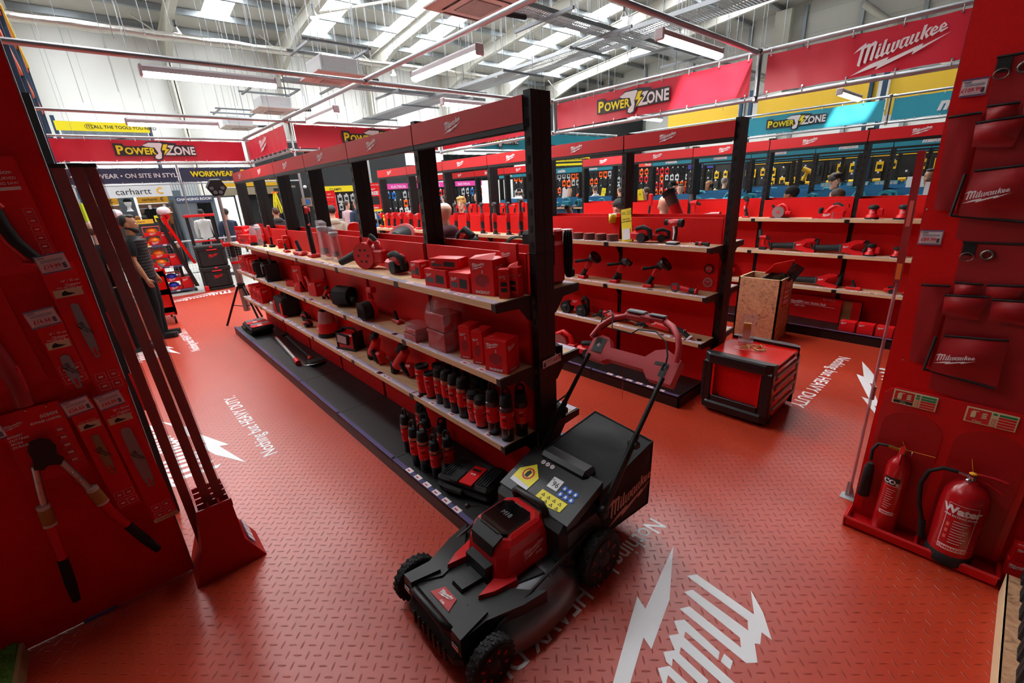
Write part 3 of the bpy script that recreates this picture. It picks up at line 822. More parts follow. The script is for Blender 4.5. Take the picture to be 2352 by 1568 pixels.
# ------------------------------------------------------------------ lawn mower (local x = backwards, y = towards the gondola)
DECK = mat('grey_steel_deck', '707073', 0.36, 0.75)
MRED = mat('mower_red', 'd0161c', 0.35)
MBLK = mat('mower_black', '131415', 0.42)
MBLK2 = mat('mower_dark', '0d0d0e', 0.5)
BAG = mat('black_bag_fabric', '0b0b0c', 0.75, bump=0.35, bscale=14)
SMOKE = mat('smoked_lid', '0c0c0d', 0.08, spec=0.9)
def mower():
    t = thing('lawn_mower', 'red and black battery lawn mower with grey deck and black grass bag on the floor', 'lawn mower', (1.05, 1.33, 0))
    def ring(z, kx, ky, cx=0.0, n=40, p=2.6):
        o = []
        for i in range(n):
            a = 2*PI*i/n; c, s = math.cos(a), math.sin(a)
            o.append((cx+kx*math.copysign(abs(c)**(2/p), c), ky*math.copysign(abs(s)**(2/p), s), z))
        return o
    b = MB(DECK)
    b.loft([ring(0.035, .345, .325, -.03), ring(0.05, .35, .33, -.03), ring(0.10, .345, .325, -.03), ring(0.145, .325, .305, -.03), ring(0.18, .285, .265, -.03), ring(0.205, .23, .21, -.03), ring(0.215, .15, .14, -.03)])
    b.build('deck', t)
    # nose and front cross cover
    b = MB(MBLK2)
    b.bx(-.45, -.24, -.205, .205, .045, .135, .03)
    for q in range(7): b.box((-.452, -.12+q*.04, .085), (.012, .014, .07), .004)
    b.build('front_skirt', t)
    b = MB(MBLK)
    for s in (-1, 1):
        b.prism([(-.43, s*.215), (-.43, s*.165), (-.30, s*.10), (-.16, s*.13), (-.05, s*.26), (-.02, s*.29), (-.14, s*.27), (-.30, s*.215)][::-s], .135, .224, (0, 0, 0), (1, 0, 0), (0, 1, 0))
        b.prism([(-.435, s*.222), (-.435, s*.155), (-.29, s*.12), (-.27, s*.20)][::-s], .15, .238, (0, 0, 0), (1, 0, 0), (0, 1, 0), taper=.93)
    b.bx(-.40, -.10, -.145, .145, .12, .185, .02)
    b.prism([(-.42, -.19), (-.31, -.10), (-.10, -.17), (.06, -.22), (.06, .22), (-.10, .17), (-.31, .10), (-.42, .19)], .14, .216, (0, 0, 0), (1, 0, 0), (0, 1, 0), taper=.95)
    b.prism([(-.30, -.040), (-.12, -.062), (-.12, .062), (-.30, .040)], .2, .236, (0, 0, 0), (1, 0, 0), (0, 1, 0), taper=.85)
    b.build('front_cover', t)
    b = MB(mat('badge_red', 'c01c22', .45)); b.prism([(-.385, -.07), (-.325, -.045), (-.325, .045), (-.385, .07)], .21, .2205, (0, 0, 0), (1, 0, 0), (0, 1, 0))
    logo_c(b, (-.352, .0, .222), (0, -1, 0), (1, 0, 0), .08)
    b.m(WHT).text('FUEL', .013, (-.382, -.0, .222), (0, -1, 0), (1, 0, 0), 0.02)
    b.build('badge', t)
    b = MB(CHR)
    for s in (-1, 1): b.box((-.438, s*.188, .18), (.006, .045, .022), .002)
    b.build('headlight', t)
    b = MB(MBLK2)
    b.tube([(-.40, .12, .18), (-.435, .12, .225), (-.44, .1, .24), (-.44, -.1, .24), (-.435, -.12, .225), (-.40, -.12, .18)], .017, 8)
    b.build('front_handle', t)
    # motor housing
    def rr(z, x0, x1, hy, c=.045, cy=0.0):
        return [(x0+c, -hy+cy, z), (x1-c, -hy+cy, z), (x1, -hy+c+cy, z), (x1, hy-c+cy, z), (x1-c, hy+cy, z), (x0+c, hy+cy, z), (x0, hy-c+cy, z), (x0, -hy+c+cy, z)]
    b = MB(MRED)
    b.loft([rr(.20, -.16, .20, .142, .03), rr(.24, -.15, .195, .138, .035), rr(.34, -.135, .18, .134, .04), rr(.38, -.122, .172, .128, .045), rr(.405, -.10, .16, .115, .04), rr(.418, -.08, .14, .10, .035)], smooth=False)
    for s in (-1, 1): b.prism([(-.27, s*.115), (-.20, s*.15), (-.08, s*.175), (-.05, s*.13), (-.16, s*.09)][::-s], .19, .245, (0, 0, 0), (1, 0, 0), (0, 1, 0), taper=.9)
    logo(b, (-.02, -.1415, .275), (1, 0, 0), (0, 0, 1), .135)
    b.m(WHT).text('FUEL', .02, (.06, -.1425, .262), (1, 0, 0), (0, 0, 1), 0.02, shear=.2)
    b.build('motor_housing', t)
    b = MB(MBLK2)
    b.prism([(-.185, -.075), (-.10, -.085), (-.10, .085), (-.185, .075)], .20, .30, (0, 0, 0), (1, 0, 0), (0, 1, 0), taper=.95)
    b.build('air_intake', t)
    b = MB(SMOKE)
    b.loft([rr(.412, -.095, .112, .096, .03), rr(.426, -.09, .108, .092, .03), rr(.430, -.08, .10, .084, .025)], smooth=False)
    b.m(MBLK2)
    b.loft([[(-.085, y, .427) for y in (-.088, .088)]+[(-.08, y, .34) for y in (.075, -.075)], [(-.134, y, .394) for y in (-.080, .080)]+[(-.142, y, .335) for y in (.066, -.066)]], smooth=False)
    b.m(mat('lid_print', '55585c', .5)).text('M18', .035, (.01, .035, .4305), (0, -1, 0), (1, 0, 0), .03)
    b.build('battery_lid', t)
    # rear deck cover with safety labels
    b = MB(MBLK)
    b.bx(.14, .42, -.245, .245, .16, .40, .03)
    b.build('rear_body', t)
    b = MB(MBLK2)
    b.tube([(.19, -.10, .33), (.165, -.105, .43), (.165, -.085, .45), (.165, .085, .45), (.165, .105, .43), (.19, .10, .33)], .018, 8)
    b.build('carry_handle', t)
    b = MB(MBLK)
    F = [(.175, -.235, .405), (.44, -.235, .505), (.44, .235, .505), (.175, .235, .405)]
    b.add(F+[(x, y, z-.05) for x, y, z in F], [(0,1,2,3),(7,6,5,4),(0,4,5,1),(1,5,6,2),(2,6,7,3),(3,7,4,0)])
    b.bx(.40, .50, -.16, .16, .47, .53, .02)
    fl = b.build('rear_flap', t)
    b = MB(YEL)
    O = Vector((.19, .20, .4125)); u = Vector((0, -1, 0)); v = Vector((.265, 0, .10)).normalized()
    b.shape([[(.0, .03), (.13, .02), (.14, .11), (.07, .175), (.0, .11)]], O, u, v, 1, .001)
    b.m(WHT).shape([[(.0, .03), (.13, .02), (.132, .045), (.0, .055)]], O, u, v, 1, .0015)
    b.m(mat('sign_red', 'd02020', .5)).shape([[(.07+.036*math.cos(a), .105+.036*math.sin(a)) for a in [2*PI*i/16 for i in range(16)]]], O, u, v, 1, .002)
    b.m(YEL).shape([[(.07+.026*math.cos(a), .105+.026*math.sin(a)) for a in [2*PI*i/16 for i in range(16)]]], O, u, v, 1, .0025)
    b.m(INK).shape([[(.055, .085), (.08, .082), (.085, .12), (.065, .128), (.055, .11)]], O, u, v, 1, .003)
    for q in range(3):
        b.m(WHT).shape([[(.09+q*.032+.013*math.cos(a), .205+.013*math.sin(a)) for a in [2*PI*i/12 for i in range(12)]]], O, u, v, 1, .001)
        b.m(mat('sign_red', 'd02020', .5)).shape([[(.083+q*.032, .199), (.086+q*.032, .196), (.097+q*.032, .211), (.094+q*.032, .214)]], O, u, v, 1, .0015)
    b.m(WHT).shape([[(.205, .10), (.27, .10), (.27, .165), (.205, .165)]], O, u, v, 1, .001)
    b.m(INK).text('96', .042, O+u*.222+v*.115, u, v, .01, lift=.002); b.text('dB', .015, O+u*.208+v*.143, u, v, 0, lift=.002)
    b.m(YEL).shape([[(.19, -.005), (.36, .02), (.365, .075), (.20, .075)]], O, u, v, 1, .001)
    b.m(INK)
    for q in range(4):
        for w in range(2): b.shape([[(.215+q*.036, .02+w*.026), (.237+q*.036, .02+w*.026), (.226+q*.036, .038+w*.026)]], O, u, v, 1, .002)
    b.m(YEL)
    for q in range(4):
        for w in range(2): b.shape([[(.221+q*.036, .0225+w*.026), (.231+q*.036, .0225+w*.026), (.226+q*.036, .031+w*.026)]], O, u, v, 1, .0025)
    BLU = mat('sign_blue', '1f5fc0', .5)
    for q in range(3):
        for w in range(2):
            cx, cy = .298+q*.034, .10+w*.036
            b.m(BLU).shape([[(cx+.0155*math.cos(a), cy+.0155*math.sin(a)) for a in [2*PI*i/14 for i in range(14)]]], O, u, v, 1, .001)
            b.m(WHT).shape([[(cx-.006, cy-.007), (cx+.006, cy-.007), (cx+.004, cy+.007), (cx-.004, cy+.007)]], O, u, v, 1, .0015)
    b.build('safety_decals', fl)
    b = MB(MBLK2)
    F = [(.1735, y, z) for y, z in ((.05, .345), (-.09, .345), (-.09, .40), (.05, .40))]
    b.poly(F); b.m(mat('badge_red', 'c01c22', .45)).poly([(.172, y, z) for y, z in ((.02, .352), (-.06, .352), (-.07, .375), (.03, .375))])
    b.m(WHT).text('SELF-PROPELLED', .011, (.171, .02, .381), (0, -1, 0), (0, 0, 1), .02)
    b.build('nameplate', t)
    # grass bag
    b = MB(BAG)
    P = [(.42, -.225, .17), (.86, -.235, .14), (.86, .215, .14), (.42, .215, .17), (.42, -.235, .455), (.50, -.24, .50), (.86, -.245, .545), (.90, .17, .56), (.50, .215, .53), (.42, .215, .455)]
    n = 10
    A = [Vector(p) for p in P]
    def quad(a, c, d, e, amp, seed):
        g = []
        for i in range(n+1):
            for j in range(n+1):
                s, r = i/n, j/n
                p = a.lerp(c, s).lerp(e.lerp(d, s), r)
                k = 16*s*(1-s)*r*(1-r)
                nn = (c-a).cross(e-a).normalized()
                g.append(p+nn*(amp*k+0.006*math.sin(9*s+seed)*math.sin(7*r+seed*2)*min(1, k*2)))
        b.add(g, [(i*(n+1)+j, (i+1)*(n+1)+j, (i+1)*(n+1)+j+1, i*(n+1)+j+1) for i in range(n) for j in range(n)], True)
    quad(A[0], A[1], A[6], A[4], .012, 1); quad(A[1], A[2], A[7], A[6], .02, 2); quad(A[2], A[3], A[9], A[7], .012, 3)
    quad(A[4], A[6], A[7], A[9], .03, 4); quad(A[3], A[2], A[1], A[0], .0, 5); quad(A[3], A[0], A[4], A[9], .0, 6)
    for q in ((A[4], A[6]), (A[6], A[7]), (A[7], A[9]), (A[6], A[1]), (A[0], A[1]), (A[1], A[2])): b.tube([q[0], q[0].lerp(q[1], .5), q[1]], .006, 6)
    logo(b, (.455, -.255, .23), (.985, -.02, -.03), (-.02, 0, 1), .40, mat('bag_print', 'c89a90', .6))
    b.build('grass_bag', t)
    # wheels
    for nm, x, s, r in (('f', -.345, -1, .108), ('f', -.345, 1, .108), ('r', .355, -1, .142), ('r', .345, 1, .142)):
        b = MB(BLKR); y0 = s*.262; w = .052
        b.lathe([(r*.80, -w/2), (r*.93, -w/2), (r*.985, -w*.36), (r, -w*.2), (r, w*.2), (r*.985, w*.36), (r*.93, w/2), (r*.80, w/2)], n=32)
        for k in range(22):
            a = 2*PI*k/22
            for e in (-1, 0, 1):
                aa = a+(.07 if e else -.0)
                b.box((0, 0, 0), (0, 0, 0)) if False else None
                c = (r*math.cos(aa), r*math.sin(aa), e*w*.3)
                T = b.T
                b.T = Matrix.Translation(c) @ Matrix.Rotation(aa, 4, 'Z') @ Matrix.Rotation((.8 if e == 0 else .35*e), 4, 'X')
                b.box((0, 0, 0), (.006, .014, .016), .002); b.T = T
        for v_i, v in enumerate(b.v): b.v[v_i] = Vector((v.x, s*v.z, v.y))+Vector((x, y0+s*w/2, r+.0))
        wh = b.build('wheel', t)
        b = MB(MBLK2)
        b.lathe([(0, .012), (r*.2, .014), (r*.24, .004), (r*.55, .0), (r*.78, .002), (r*.82, .012), (r*.82, -.02), (0, -.02)], n=28)
        b.m(MRED)
        for k in range(8):
            a = 2*PI*(k+.5)/8
            T = b.T; b.T = Matrix.Rotation(a, 4, 'Z')
            b.box((r*.58, 0, .004), (r*.16, .008, .004)); b.m(MBLK2).box((r*.5, .012, .003), (r*.5, .006, .006)).m(MRED); b.T = T
        for v_i, v in enumerate(b.v): b.v[v_i] = Vector((v.x, s*v.z, v.y))+Vector((x, y0+s*(w*.93), r))
        b.build('hub', wh)
    # links, spring and rod along the near side
    b = MB(MBLK2)
    for s in (-1, 1):
        b.tube([(-.345, s*.24, .11), (-.25, s*.245, .19), (.30, s*.25, .30), (.355, s*.25, .15)], .008, 6)
        b.bx(.24, .42, s*.235-.012, s*.235+.012, .10, .34, .01)
    b.build('height_linkage', t)
    b = MB(MBLK); b.tube([(.02+.0035*i+0*i, -.252+.008*math.cos(i*1.2), .235+.0007*i+.008*math.sin(i*1.2)) for i in range(100)], .0022, 5); b.build('spring', t)
    b = MB(MBLK2); b.tube([(.15, .25, .2), (.12, .33, .23), (.05, .38, .24)], .006, 6); b.ball((.05, .38, .24), .016); b.build('height_lever', t)
    # handle
    b = MB(MBLK2)
    for y0, dx in ((-.27, 0), (.23, .035)):
        b.tube([(.38+dx, y0, .35), (.45+dx, y0, .46), (.88+dx, y0, .92)], .0125, 10)
        b.tube([(.38+dx, y0, .35), (.66+dx, y0, .685)], .0165, 10)
        b.ball((.395+dx, y0, .375), (.03, .03, .035)); b.bx(.62+dx, .66+dx, y0-.03, y0+.03, .62, .66, .01)
    b.tube([(.99, -.20, .90), (.995, .2, .895)], .0125, 8)
    b.build('handle_tube', t)
    b = MB(BLKR)
    b.tube([(.92, .25, .90), (.86, .26, .80), (.80, .25, .76), (.74, .262, .70), (.66, .29, .66), (.60, .29, .58), (.62, .25, .55), (.5, .25, .42)], .005, 6)
    b.build('cable', t)
    CR = mat('control_red', 'bf3038', .5)
    b = MB(CR)
    # control panel, in the plane tilted with the handle
    def C3(y, s, d=0): return Vector((.93+.10*s-(y)*.0+d*.72, y, .905+.105*s-d*.7))
    pts = [(.27, -.10), (.27, .75), (.22, 1.0), (.165, .95), (.13, .55), (-.10, .55), (-.14, .9), (-.20, 1.05), (-.30, .75), (-.30, -.25), (-.16, -.25), (-.12, .05), (.11, .05), (.15, -.12)]
    fr = [C3(y, s) for y, s in pts]; bk = [C3(y, s, .055) for y, s in pts]
    n_ = len(pts); b.add(fr+bk, [tuple(range(n_)), tuple(range(2*n_-1, n_-1, -1))]+[(i, i+n_, (i+1) % n_+n_, (i+1) % n_) for i in range(n_)])
    b.m(MBLK2)
    nn = Vector((-.72, 0, .7))*.003
    b.add([C3(y, s)+nn for y, s in ((.245, .2), (.175, .2), (.175, .85), (.245, .85))], [(0, 1, 2, 3)])
    b.add([C3(y, s)+nn for y, s in ((-.215, -.05), (-.25, -.05), (-.25, .5), (-.215, .5))], [(0, 1, 2, 3)])
    b.add([C3(y, s)+nn for y, s in ((-.17, .36), (-.235, .40), (-.235, .52), (-.17, .48))], [(0, 1, 2, 3)])
    b.m(WHT)
    c = C3(.21, .52)+nn*1.5; u_ = Vector((0, -1, 0)); v_ = Vector((.69, 0, .72))
    b.shape([[(0, -.013), (.013, 0), (0, .013), (-.013, 0)]], c, u_, v_, 1); b.m(MBLK2).shape([[(0, -.009), (.009, 0), (0, .009), (-.009, 0)]], c+nn*.3, u_, v_, 1)
    b.m(WHT).shape([[(-.004, -.006), (.004, 0), (-.004, .006)]], c+nn*.6, u_, v_, 1)
    for q in (.1, .28): b.text('V', .02, C3(-.227, q)+nn*1.5, u_, v_, .02)
    b.build('control_panel', t)
    b = MB(CR)
    arch = [(.98, .265, 1.0), (1.04, .25, 1.055), (1.09, .20, 1.10), (1.12, .12, 1.125), (1.13, .04, 1.13), (1.135, -.05, 1.14), (1.12, -.13, 1.14), (1.08, -.20, 1.13), (1.03, -.26, 1.10), (1.0, -.285, 1.05), (.97, -.29, .98)]
    b.tube(arch, [.016]*3+[.017]*5+[.016]*3, 10)
    b.m(BLKR); b.tube([(x+.006, y, z-.013) for x, y, z in arch[1:4]], .014, 8); b.tube([(x+.006, y, z-.013) for x, y, z in arch[6:-1]], .014, 8)
    b.build('handle_loop', t)
    b = MB(CR); b.box((1.13, .03, 1.135), (.07, .20, .05), .02); b.box((1.12, -.06, 1.145), (.05, .16, .03), .012)
    b.m(GRY); b.box((1.125, .05, 1.163), (.05, .12, .012), .006); b.box((1.115, -.09, 1.166), (.035, .10, .01), .004)
    b.build('grip', t)
    b = MB(BLKM)
    b.tube([(1.0, .245, 1.0), (1.03, .25, 1.04), (1.1, .265, 1.12), (1.10, .22, 1.145), (1.085, .19, 1.13), (1.04, .16, 1.06), (1.03, .02, 1.06), (1.05, -.01, 1.085), (1.05, -.12, 1.095), (1.02, -.20, 1.06), (.98, -.235, 1.0), (.96, -.24, .97), (.965, -.225, .955), (.94, -.225, .93)], .0045, 6)
    b.build('bail_lever', t)
    b = MB(TAGR); b.at((.93, .0, .0), (0, 0, 35)); b.bx(-.015, .015, -.001, .001, .69, .80); b.m(REDP).bx(-.012, .012, -.0015, .0015, .70, .76); b.at()
    b.tube([(.93, 0, .80), (.935, .0, .89)], .0012, 4); b.build('swing_tag', t)
    return t
mower()
# ------------------------------------------------------------------ tool chest
GLOSR = mat('gloss_red_lacquer', 'd8120e', 0.12, spec=0.7)
CHB = mat('chest_black', '17181a', 0.35)
def chest():
    t = thing('tool_chest', 'low glossy red and black tool chest with four drawers on the floor', 'tool chest', (3.42, 1.0, 0))
    # local x 0..0.61 (depth along drawer front), y 0..0.52
    b = MB(GLOSR); b.bx(.05, .56, .012, .52, .05, .50, .004); b.bx(.04, .57, .0, .52, .495, .505, .002)
    logo_c(b, (.30, .30, .5055), (0, -1, 0), (1, 0, 0), .26, mat('faint_white', 'e86a60', .3))
    b.build('body', t)
    for x0, s in ((0.0, 1), (.61, -1)):
        b = MB(CHB)
        X = lambda d: x0+s*d
        def rr(z, e=0.0): return [(X(.0-e), -.0+.05, z), (X(.0-e), .47, z), (X(.02), .515, z), (X(.065), .525, z), (X(.065), -.012, z), (X(.02), .0, z)][::(1 if s > 0 else -1)]
        # frame: top cap, bottom cap and two posts around the open side pocket
        b.loft([rr(.035), rr(.05, .012), rr(.095, .012), rr(.11)], smooth=False)
        b.loft([rr(.44), rr(.465, .01), rr(.515, .01), rr(.528)], smooth=False)
        for y0, y1 in ((-.008, .075), (.445, .522)): b.bx(X(.0), X(.065), y0, y1, .09, .46, .012)
        for q in range(18): b.bx(X(-.004), X(.01), .50, .524, .12+q*.018, .13+q*.018)
        b.bx(X(.0), X(.03), .08, .44, .10, .16, .004)
        b.build('side_frame', t)
        b = MB(REDB); b.bx(X(.044), X(.049), .07, .45, .09, .46); 
        for y0 in (.075, .43): b.bx(X(.004), X(.02), y0, y0+.015, .16, .44)
        b.build('side_pocket', t)
    for k, (z0, z1) in enumerate(((.395, .47), (.305, .385), (.215, .295), (.125, .205))):
        b = MB(GLOSR); b.bx(.07, .54, -.004, .012, z0, z1, .003); d = b.build('drawer', t)
        b = MB(ALU); b.cyl((.075, -.010, z0+.022), (.535, -.010, z0+.022), .011, n=10); b.build('drawer_handle', d)
    b = MB(mat('badge_red', 'c01c22', .45)); b.bx(.455, .53, -.006, .0, .475, .50)
    b.build('badge', t)
    b = MB(BLKR)
    for x in (.07, .54):
        for y in (.06, .46): b.cyl((x, y, 0), (x, y, .05), .025, n=10)
    b.build('foot', t)
    return t
chest()
# acrylic leaflet holder, pencils
t = thing('acrylic_holder', 'clear acrylic stand holding a stack of wooden pencils on the tool chest', 'display stand', (3.93, 1.40, .506), (0, 0, 20))
b = MB(CLR); b.bx(-.05, .05, -.06, .06, 0, .003); b.bx(-.002, .002, -.06, .06, .0, .24); b.bx(-.045, -.002, -.035, -.032, .03, .12); b.bx(-.045, -.002, .032, .035, .03, .12); b.bx(-.047, -.044, -.035, .035, .03, .12); b.build('acrylic', t)
b = MB(mat('pencil_wood', 'd9a55a', .6))
for i in range(5):
    for j in range(3): b.bx(-.042+j*.013, -.031+j*.013, -.03+i*.012, -.0195+i*.012, .034, .17)
b.build('pencil_stack', t)
def mk_pencil():
    b = MB(mat('pencil_wood', 'e0c89a', .6)); b.cyl((-.045, 0, .004), (.045, 0, .004), .004, n=6); return b.build('short_pencil')
PN = Kind(mk_pencil, 'pencil')
for i in range(13):
    PN.put('short pale wooden pencil lying loose on the red chest top', (3.78+rnd.uniform(-.05, .07), 1.27+rnd.uniform(-.07, .07), .5065+.007*(i//7)), (0, 0, rnd.uniform(-60, 60)), 'loose short pencils on the tool chest')
tag(MB(TAGM).bx(3.45, 3.5, 1.42, 1.50, .5065, .508).build('price_ticket'), 'small white ticket lying on the left corner of the tool chest', 'ticket')

# ------------------------------------------------------------------ chipboard bin with bags
def osb_mat(name):
    m = bpy.data.materials.new(name); m.use_nodes = True; nt = m.node_tree; b = nt.nodes['Principled BSDF']
    tc = nt.nodes.new('ShaderNodeTexCoord'); v = nt.nodes.new('ShaderNodeTexVoronoi'); v.inputs['Scale'].default_value = 34
    n = nt.nodes.new('ShaderNodeTexNoise'); n.inputs['Scale'].default_value = 14; n.inputs['Detail'].default_value = 8; n.inputs['Distortion'].default_value = 2.5
    nt.links.new(tc.outputs['Object'], n.inputs[0]); nt.links.new(tc.outputs['Object'], v.inputs[0])
    cr = nt.nodes.new('ShaderNodeValToRGB'); nt.links.new(n.outputs[0], cr.inputs[0])
    e = cr.color_ramp.elements; e[0].position = .32; e[0].color = (*lin('6b4630'), 1); e[1].position = .66; e[1].color = (*lin('d9a67c'), 1)
    x = e.new(.42); x.color = (*lin('b88462'), 1)
    mx = nt.nodes.new('ShaderNodeMix'); mx.data_type = 'RGBA'; mx.inputs[0].default_value = .25
    nt.links.new(cr.outputs[0], mx.inputs[6]); 
    c2 = nt.nodes.new('ShaderNodeValToRGB'); nt.links.new(v.outputs['Color'], c2.inputs[0]); c2.color_ramp.elements[0].color = (*lin('8a5e42'), 1); c2.color_ramp.elements[1].color = (*lin('e0b58c'), 1)
    nt.links.new(c2.outputs[0], mx.inputs[7]); nt.links.new(mx.outputs[2], b.inputs['Base Color']); b.inputs['Roughness'].default_value = .6
    MATS[name] = m
    return m
OSB = osb_mat('chipboard')
t = thing('chipboard_bin', 'square open chipboard bin standing in front of the third gondola', 'bin', (5.5, 1.66, 0))
for nm, a in (('front', (0, .018, 0, .46)), ('rear', (.40, .418, 0, .46)), ('left', (0, .418, .442, .46)), ('right', (0, .418, 0, .018))):
    b = MB(OSB); b.bx(a[0], a[1], a[2], a[3], 0.0, .735); b.m(mat('cut_edge', 'e8cfa2', .6)); b.bx(a[0], a[1], a[2], a[3], .7352, .737); b.build('side_board', t)
b = MB(mat('poster_red', 'c41c24', .4)); b.bx(.13, .30, -.004, -.001, .40, .71)
for q, m_ in ((.56, TAGM), (.525, mat('poster_orange', 'e8762a', .5)), (.50, TAGM), (.43, mat('ticket_pink', 'e8b8bc', .5))): b.m(m_).bx(.145, .285, -.006, -.004, q, q+(.05 if q < .45 else .022))
b.build('poster', t)
GLB = mat('black_poly_bag', '1c1d1f', 0.2, spec=.8)
def mk_bag():
    b = MB(GLB)
    n = 8
    g = []
    for i in range(n+1):
        for j in range(5):
            g.append((-.12+j*.06, .02*math.sin(i*.9+j)+.012*math.cos(j*2), i*.075-.05))
    b.add([(x*.8, y, z*.62) for x, y, z in g], [(i*5+j, i*5+j+1, (i+1)*5+j+1, (i+1)*5+j) for i in range(n) for j in range(4)], True)
    b.m(WHT); b.add([(x, y-.004, z) for x, y, z in [(-.092, .02, .18), (-.084, .02, .18), (-.084, .012, .32), (-.092, .014, .32)]], [(0, 1, 2, 3)])
    return b.build('folded_bag')
FB = Kind(mk_bag, 'bag')
for i in range(8):
    FB.put('black glossy folded bag leaning in the chipboard bin, %s from the left' % ORD[i], (5.58+i*.03, 1.94-i*.03, .56), (0, 50-3*i, -66+5*i), 'black bags in the chipboard bin')
o = MB(REDP).prism([(-.1, .0), (.12, .0), (.16, .22), (-.02, .16)], 0, .004).build('red_sleeve', None, (5.66, 1.80, .78), (35, 0, -60)); tag(o, 'red card sleeve poking out on top of the black bags in the bin', 'card')

# ------------------------------------------------------------------ left display board and what hangs on it
PLY = mat('grey_board_edge', '8a8684', .7, noise=.4, nscale=40)
YB = 2.617
t = thing('display_board', 'tall dark red display board with hanging garden tools at the left edge', 'display board', (-.10, YB, 0))
b = MB(REDB); b.bx(-1.6, 0, 0, .012, .012, 2.75); b.build('panel', t)
b = MB(PLY); b.bx(-.001, .004, .0, .03, .01, 2.75); b.bx(-1.6, 0, .012, .03, .01, 2.75); b.build('board_edge', t)
b = MB(STRIPD); b.bx(-.445, -.32, -.008, -.001, .005, .022); b.build('floor_clip', t)
def hook(x, z, L=.10):
    """L: how far the prong stands out of the board (towards the camera)"""
    t = thing('display_hook', '', 'hook', (x, YB-.001, z))
    b = MB(ALU); b.bx(-.045, .045, -.008, 0, -.012, .012, .002); b.build('backplate', t)
    b = MB(CHR); b.tube([(0, -.004, 0), (0, -L, 0), (0, -L-.01, .01)], .003, 6); b.tube([(-.012, -.004, .01), (-.012, -L-.012, .018)], .002, 5); b.build('prong', t)
    return t
def ticket(t, x, y, z, price, w=.082, h=.058, tilt=-4):
    tk = MB(CLR); tk.at((x, y, z), (0, tilt, 0)); tk.bx(-w/2-.004, w/2+.004, -.0005, 0, -.006, h+.006)
    tk.m(TAGM); tk.bx(-w/2, w/2, -.002, -.001, 0, h); tk.m(STRIPD); tk.bx(-w/2-.004, w/2+.004, -.0035, -.002, -.007, -.002); tk.bx(-w/2-.004, w/2+.004, -.0035, -.002, h+.002, h+.007)
    tk.m(TAGR); tk.text(price, .019, (-.006, -.0045, h*.20), (1, 0, 0), (0, 0, 1), .03, 'C')
    tk.bx(-w*.42, w*.26, -.003, -.0025, h*.08, h*.10); tk.bx(-w*.42, w*.26, -.003, -.0025, h*.48, h*.50)
    tk.m(GRY)
    for i in range(9): tk.bx(-w*.45+i*.0025, -w*.45+i*.0025+.0013, -.003, -.0025, h*.85, h*.95)
    for q in (.72, .62): tk.bx(-w*.40, w*.40, -.003, -.0025, h*q, h*q+.0018)
    for q in (.08, .0, .04): tk.bx(w*.30, w*.44, -.003, -.0025, h*(.08+q*3), h*(.08+q*3)+.006)
    tk.at()
    return tk.build('price_ticket', t)
def carded(name, lab, cat, x, ztop, w, h, grp=None, title=None, tilt=-3, y=-.03):
    t = thing(name, lab, cat, (x, YB+y, ztop), (0, tilt, 0), grp)
    b = MB(REDP); b.bx(-w/2, w/2, -.001, .001, -h, 0)
    if title:
        b.m(WHT)
        for i, s in enumerate(title): b.text(s, .0125, (w*.46, -.002, -.075-.016*i), (1, 0, 0), (0, 0, 1), .015, 'R')
    return t, b
def guide_bar(lab, x, ztop, w, h, L, bw, title, price, zt, steel, strip=None):
    t, b = carded('chainsaw_bar', lab, 'chainsaw bar', x, ztop, w, h, 'carded chainsaw guide bars on the left board', title)
    zb = -.135
    b.m(mat('cream_print', 'd8c8a4', .5)); b.bx(-w*.42, w*.42, -.0018, -.001, zb, zb+.032)
    b.m(INK); b.prism([(-.022, 0), (.0, .0), (.022, .004), (.0, .012), (-.008, .02), (-.02, .012)], .0, .001, (0, -.0018, zb+.006)); b.m(WHT)
    b.text('FOR USE WITH', .0085, (0, -.002, zb+.036), (1, 0, 0), (0, 0, 1), .01, 'C')
    for i in range(2):
        for j in range(2):
            cx, cz = -w*.2+i*w*.42, -h+.035+j*.045
            for a, c, d, e in ((-.016, .016, -.017, -.0162), (-.016, .016, .0162, .017), (-.017, -.0162, -.017, .017), (.0162, .017, -.017, .017)): b.bx(cx+a, cx+c, -.0018, -.001, cz+d, cz+e)
            b.box((cx, -.0015, cz), (.014, .001, .007))
    if strip: b.m(mat('cream_print', 'd8c8a4', .5)).bx(-w/2, w/2, -.0018, -.001, -h, -h+.022); b.m(TAGR).text(strip, .010, (0, -.002, -h+.007), (1, 0, 0), (0, 0, 1), .015, 'C')
    b.build('card', t)
    b = MB(steel)
    n = 9; z1 = zb-.03; z0 = z1-L
    pr = [(bw/2*math.sin(a), z0+bw/2-bw/2*math.cos(a)*1.0) for a in [-PI/2*.75+PI*.75*i/n for i in range(n+1)]]
    up = [(bw*.40*math.cos(PI*i/n), z1-bw*.4+bw*.4*math.sin(PI*i/n)) for i in range(n+1)]
    pr = [(-bw*.22, z0), (bw*.22, z0), (bw*.42, z0+.05), (bw*.5, z0+L*.45)]+up+[(-bw*.5, z0+L*.45), (-bw*.42, z0+.05)]
    b.prism(pr, .0, .003, (0, -.004, 0))
    b.m(REDP); b.bx(-.004, .004, -.0085, -.007, z0+.008, z0+.045)
    b.m(INK); logo_c(b, (-.002, -.0073, (z0+z1)/2+.01), (.35, 0, -.93), (.93, 0, .35), .07, INK, .0006)
    b.m(INK)
    for q in (-1, 1): b.cyl((q*bw*.28, -.0072, z0+.022), (q*bw*.28, -.0085, z0+.022), .002, n=6)
    b.build('bar', t)
    b = MB(CHR); b.tube([(0, .029, -.012), (0, -.05, -.012)], .003, 6); b.build('hook', t)
    ticket(t, 0, -.055, zt, price)
    return t
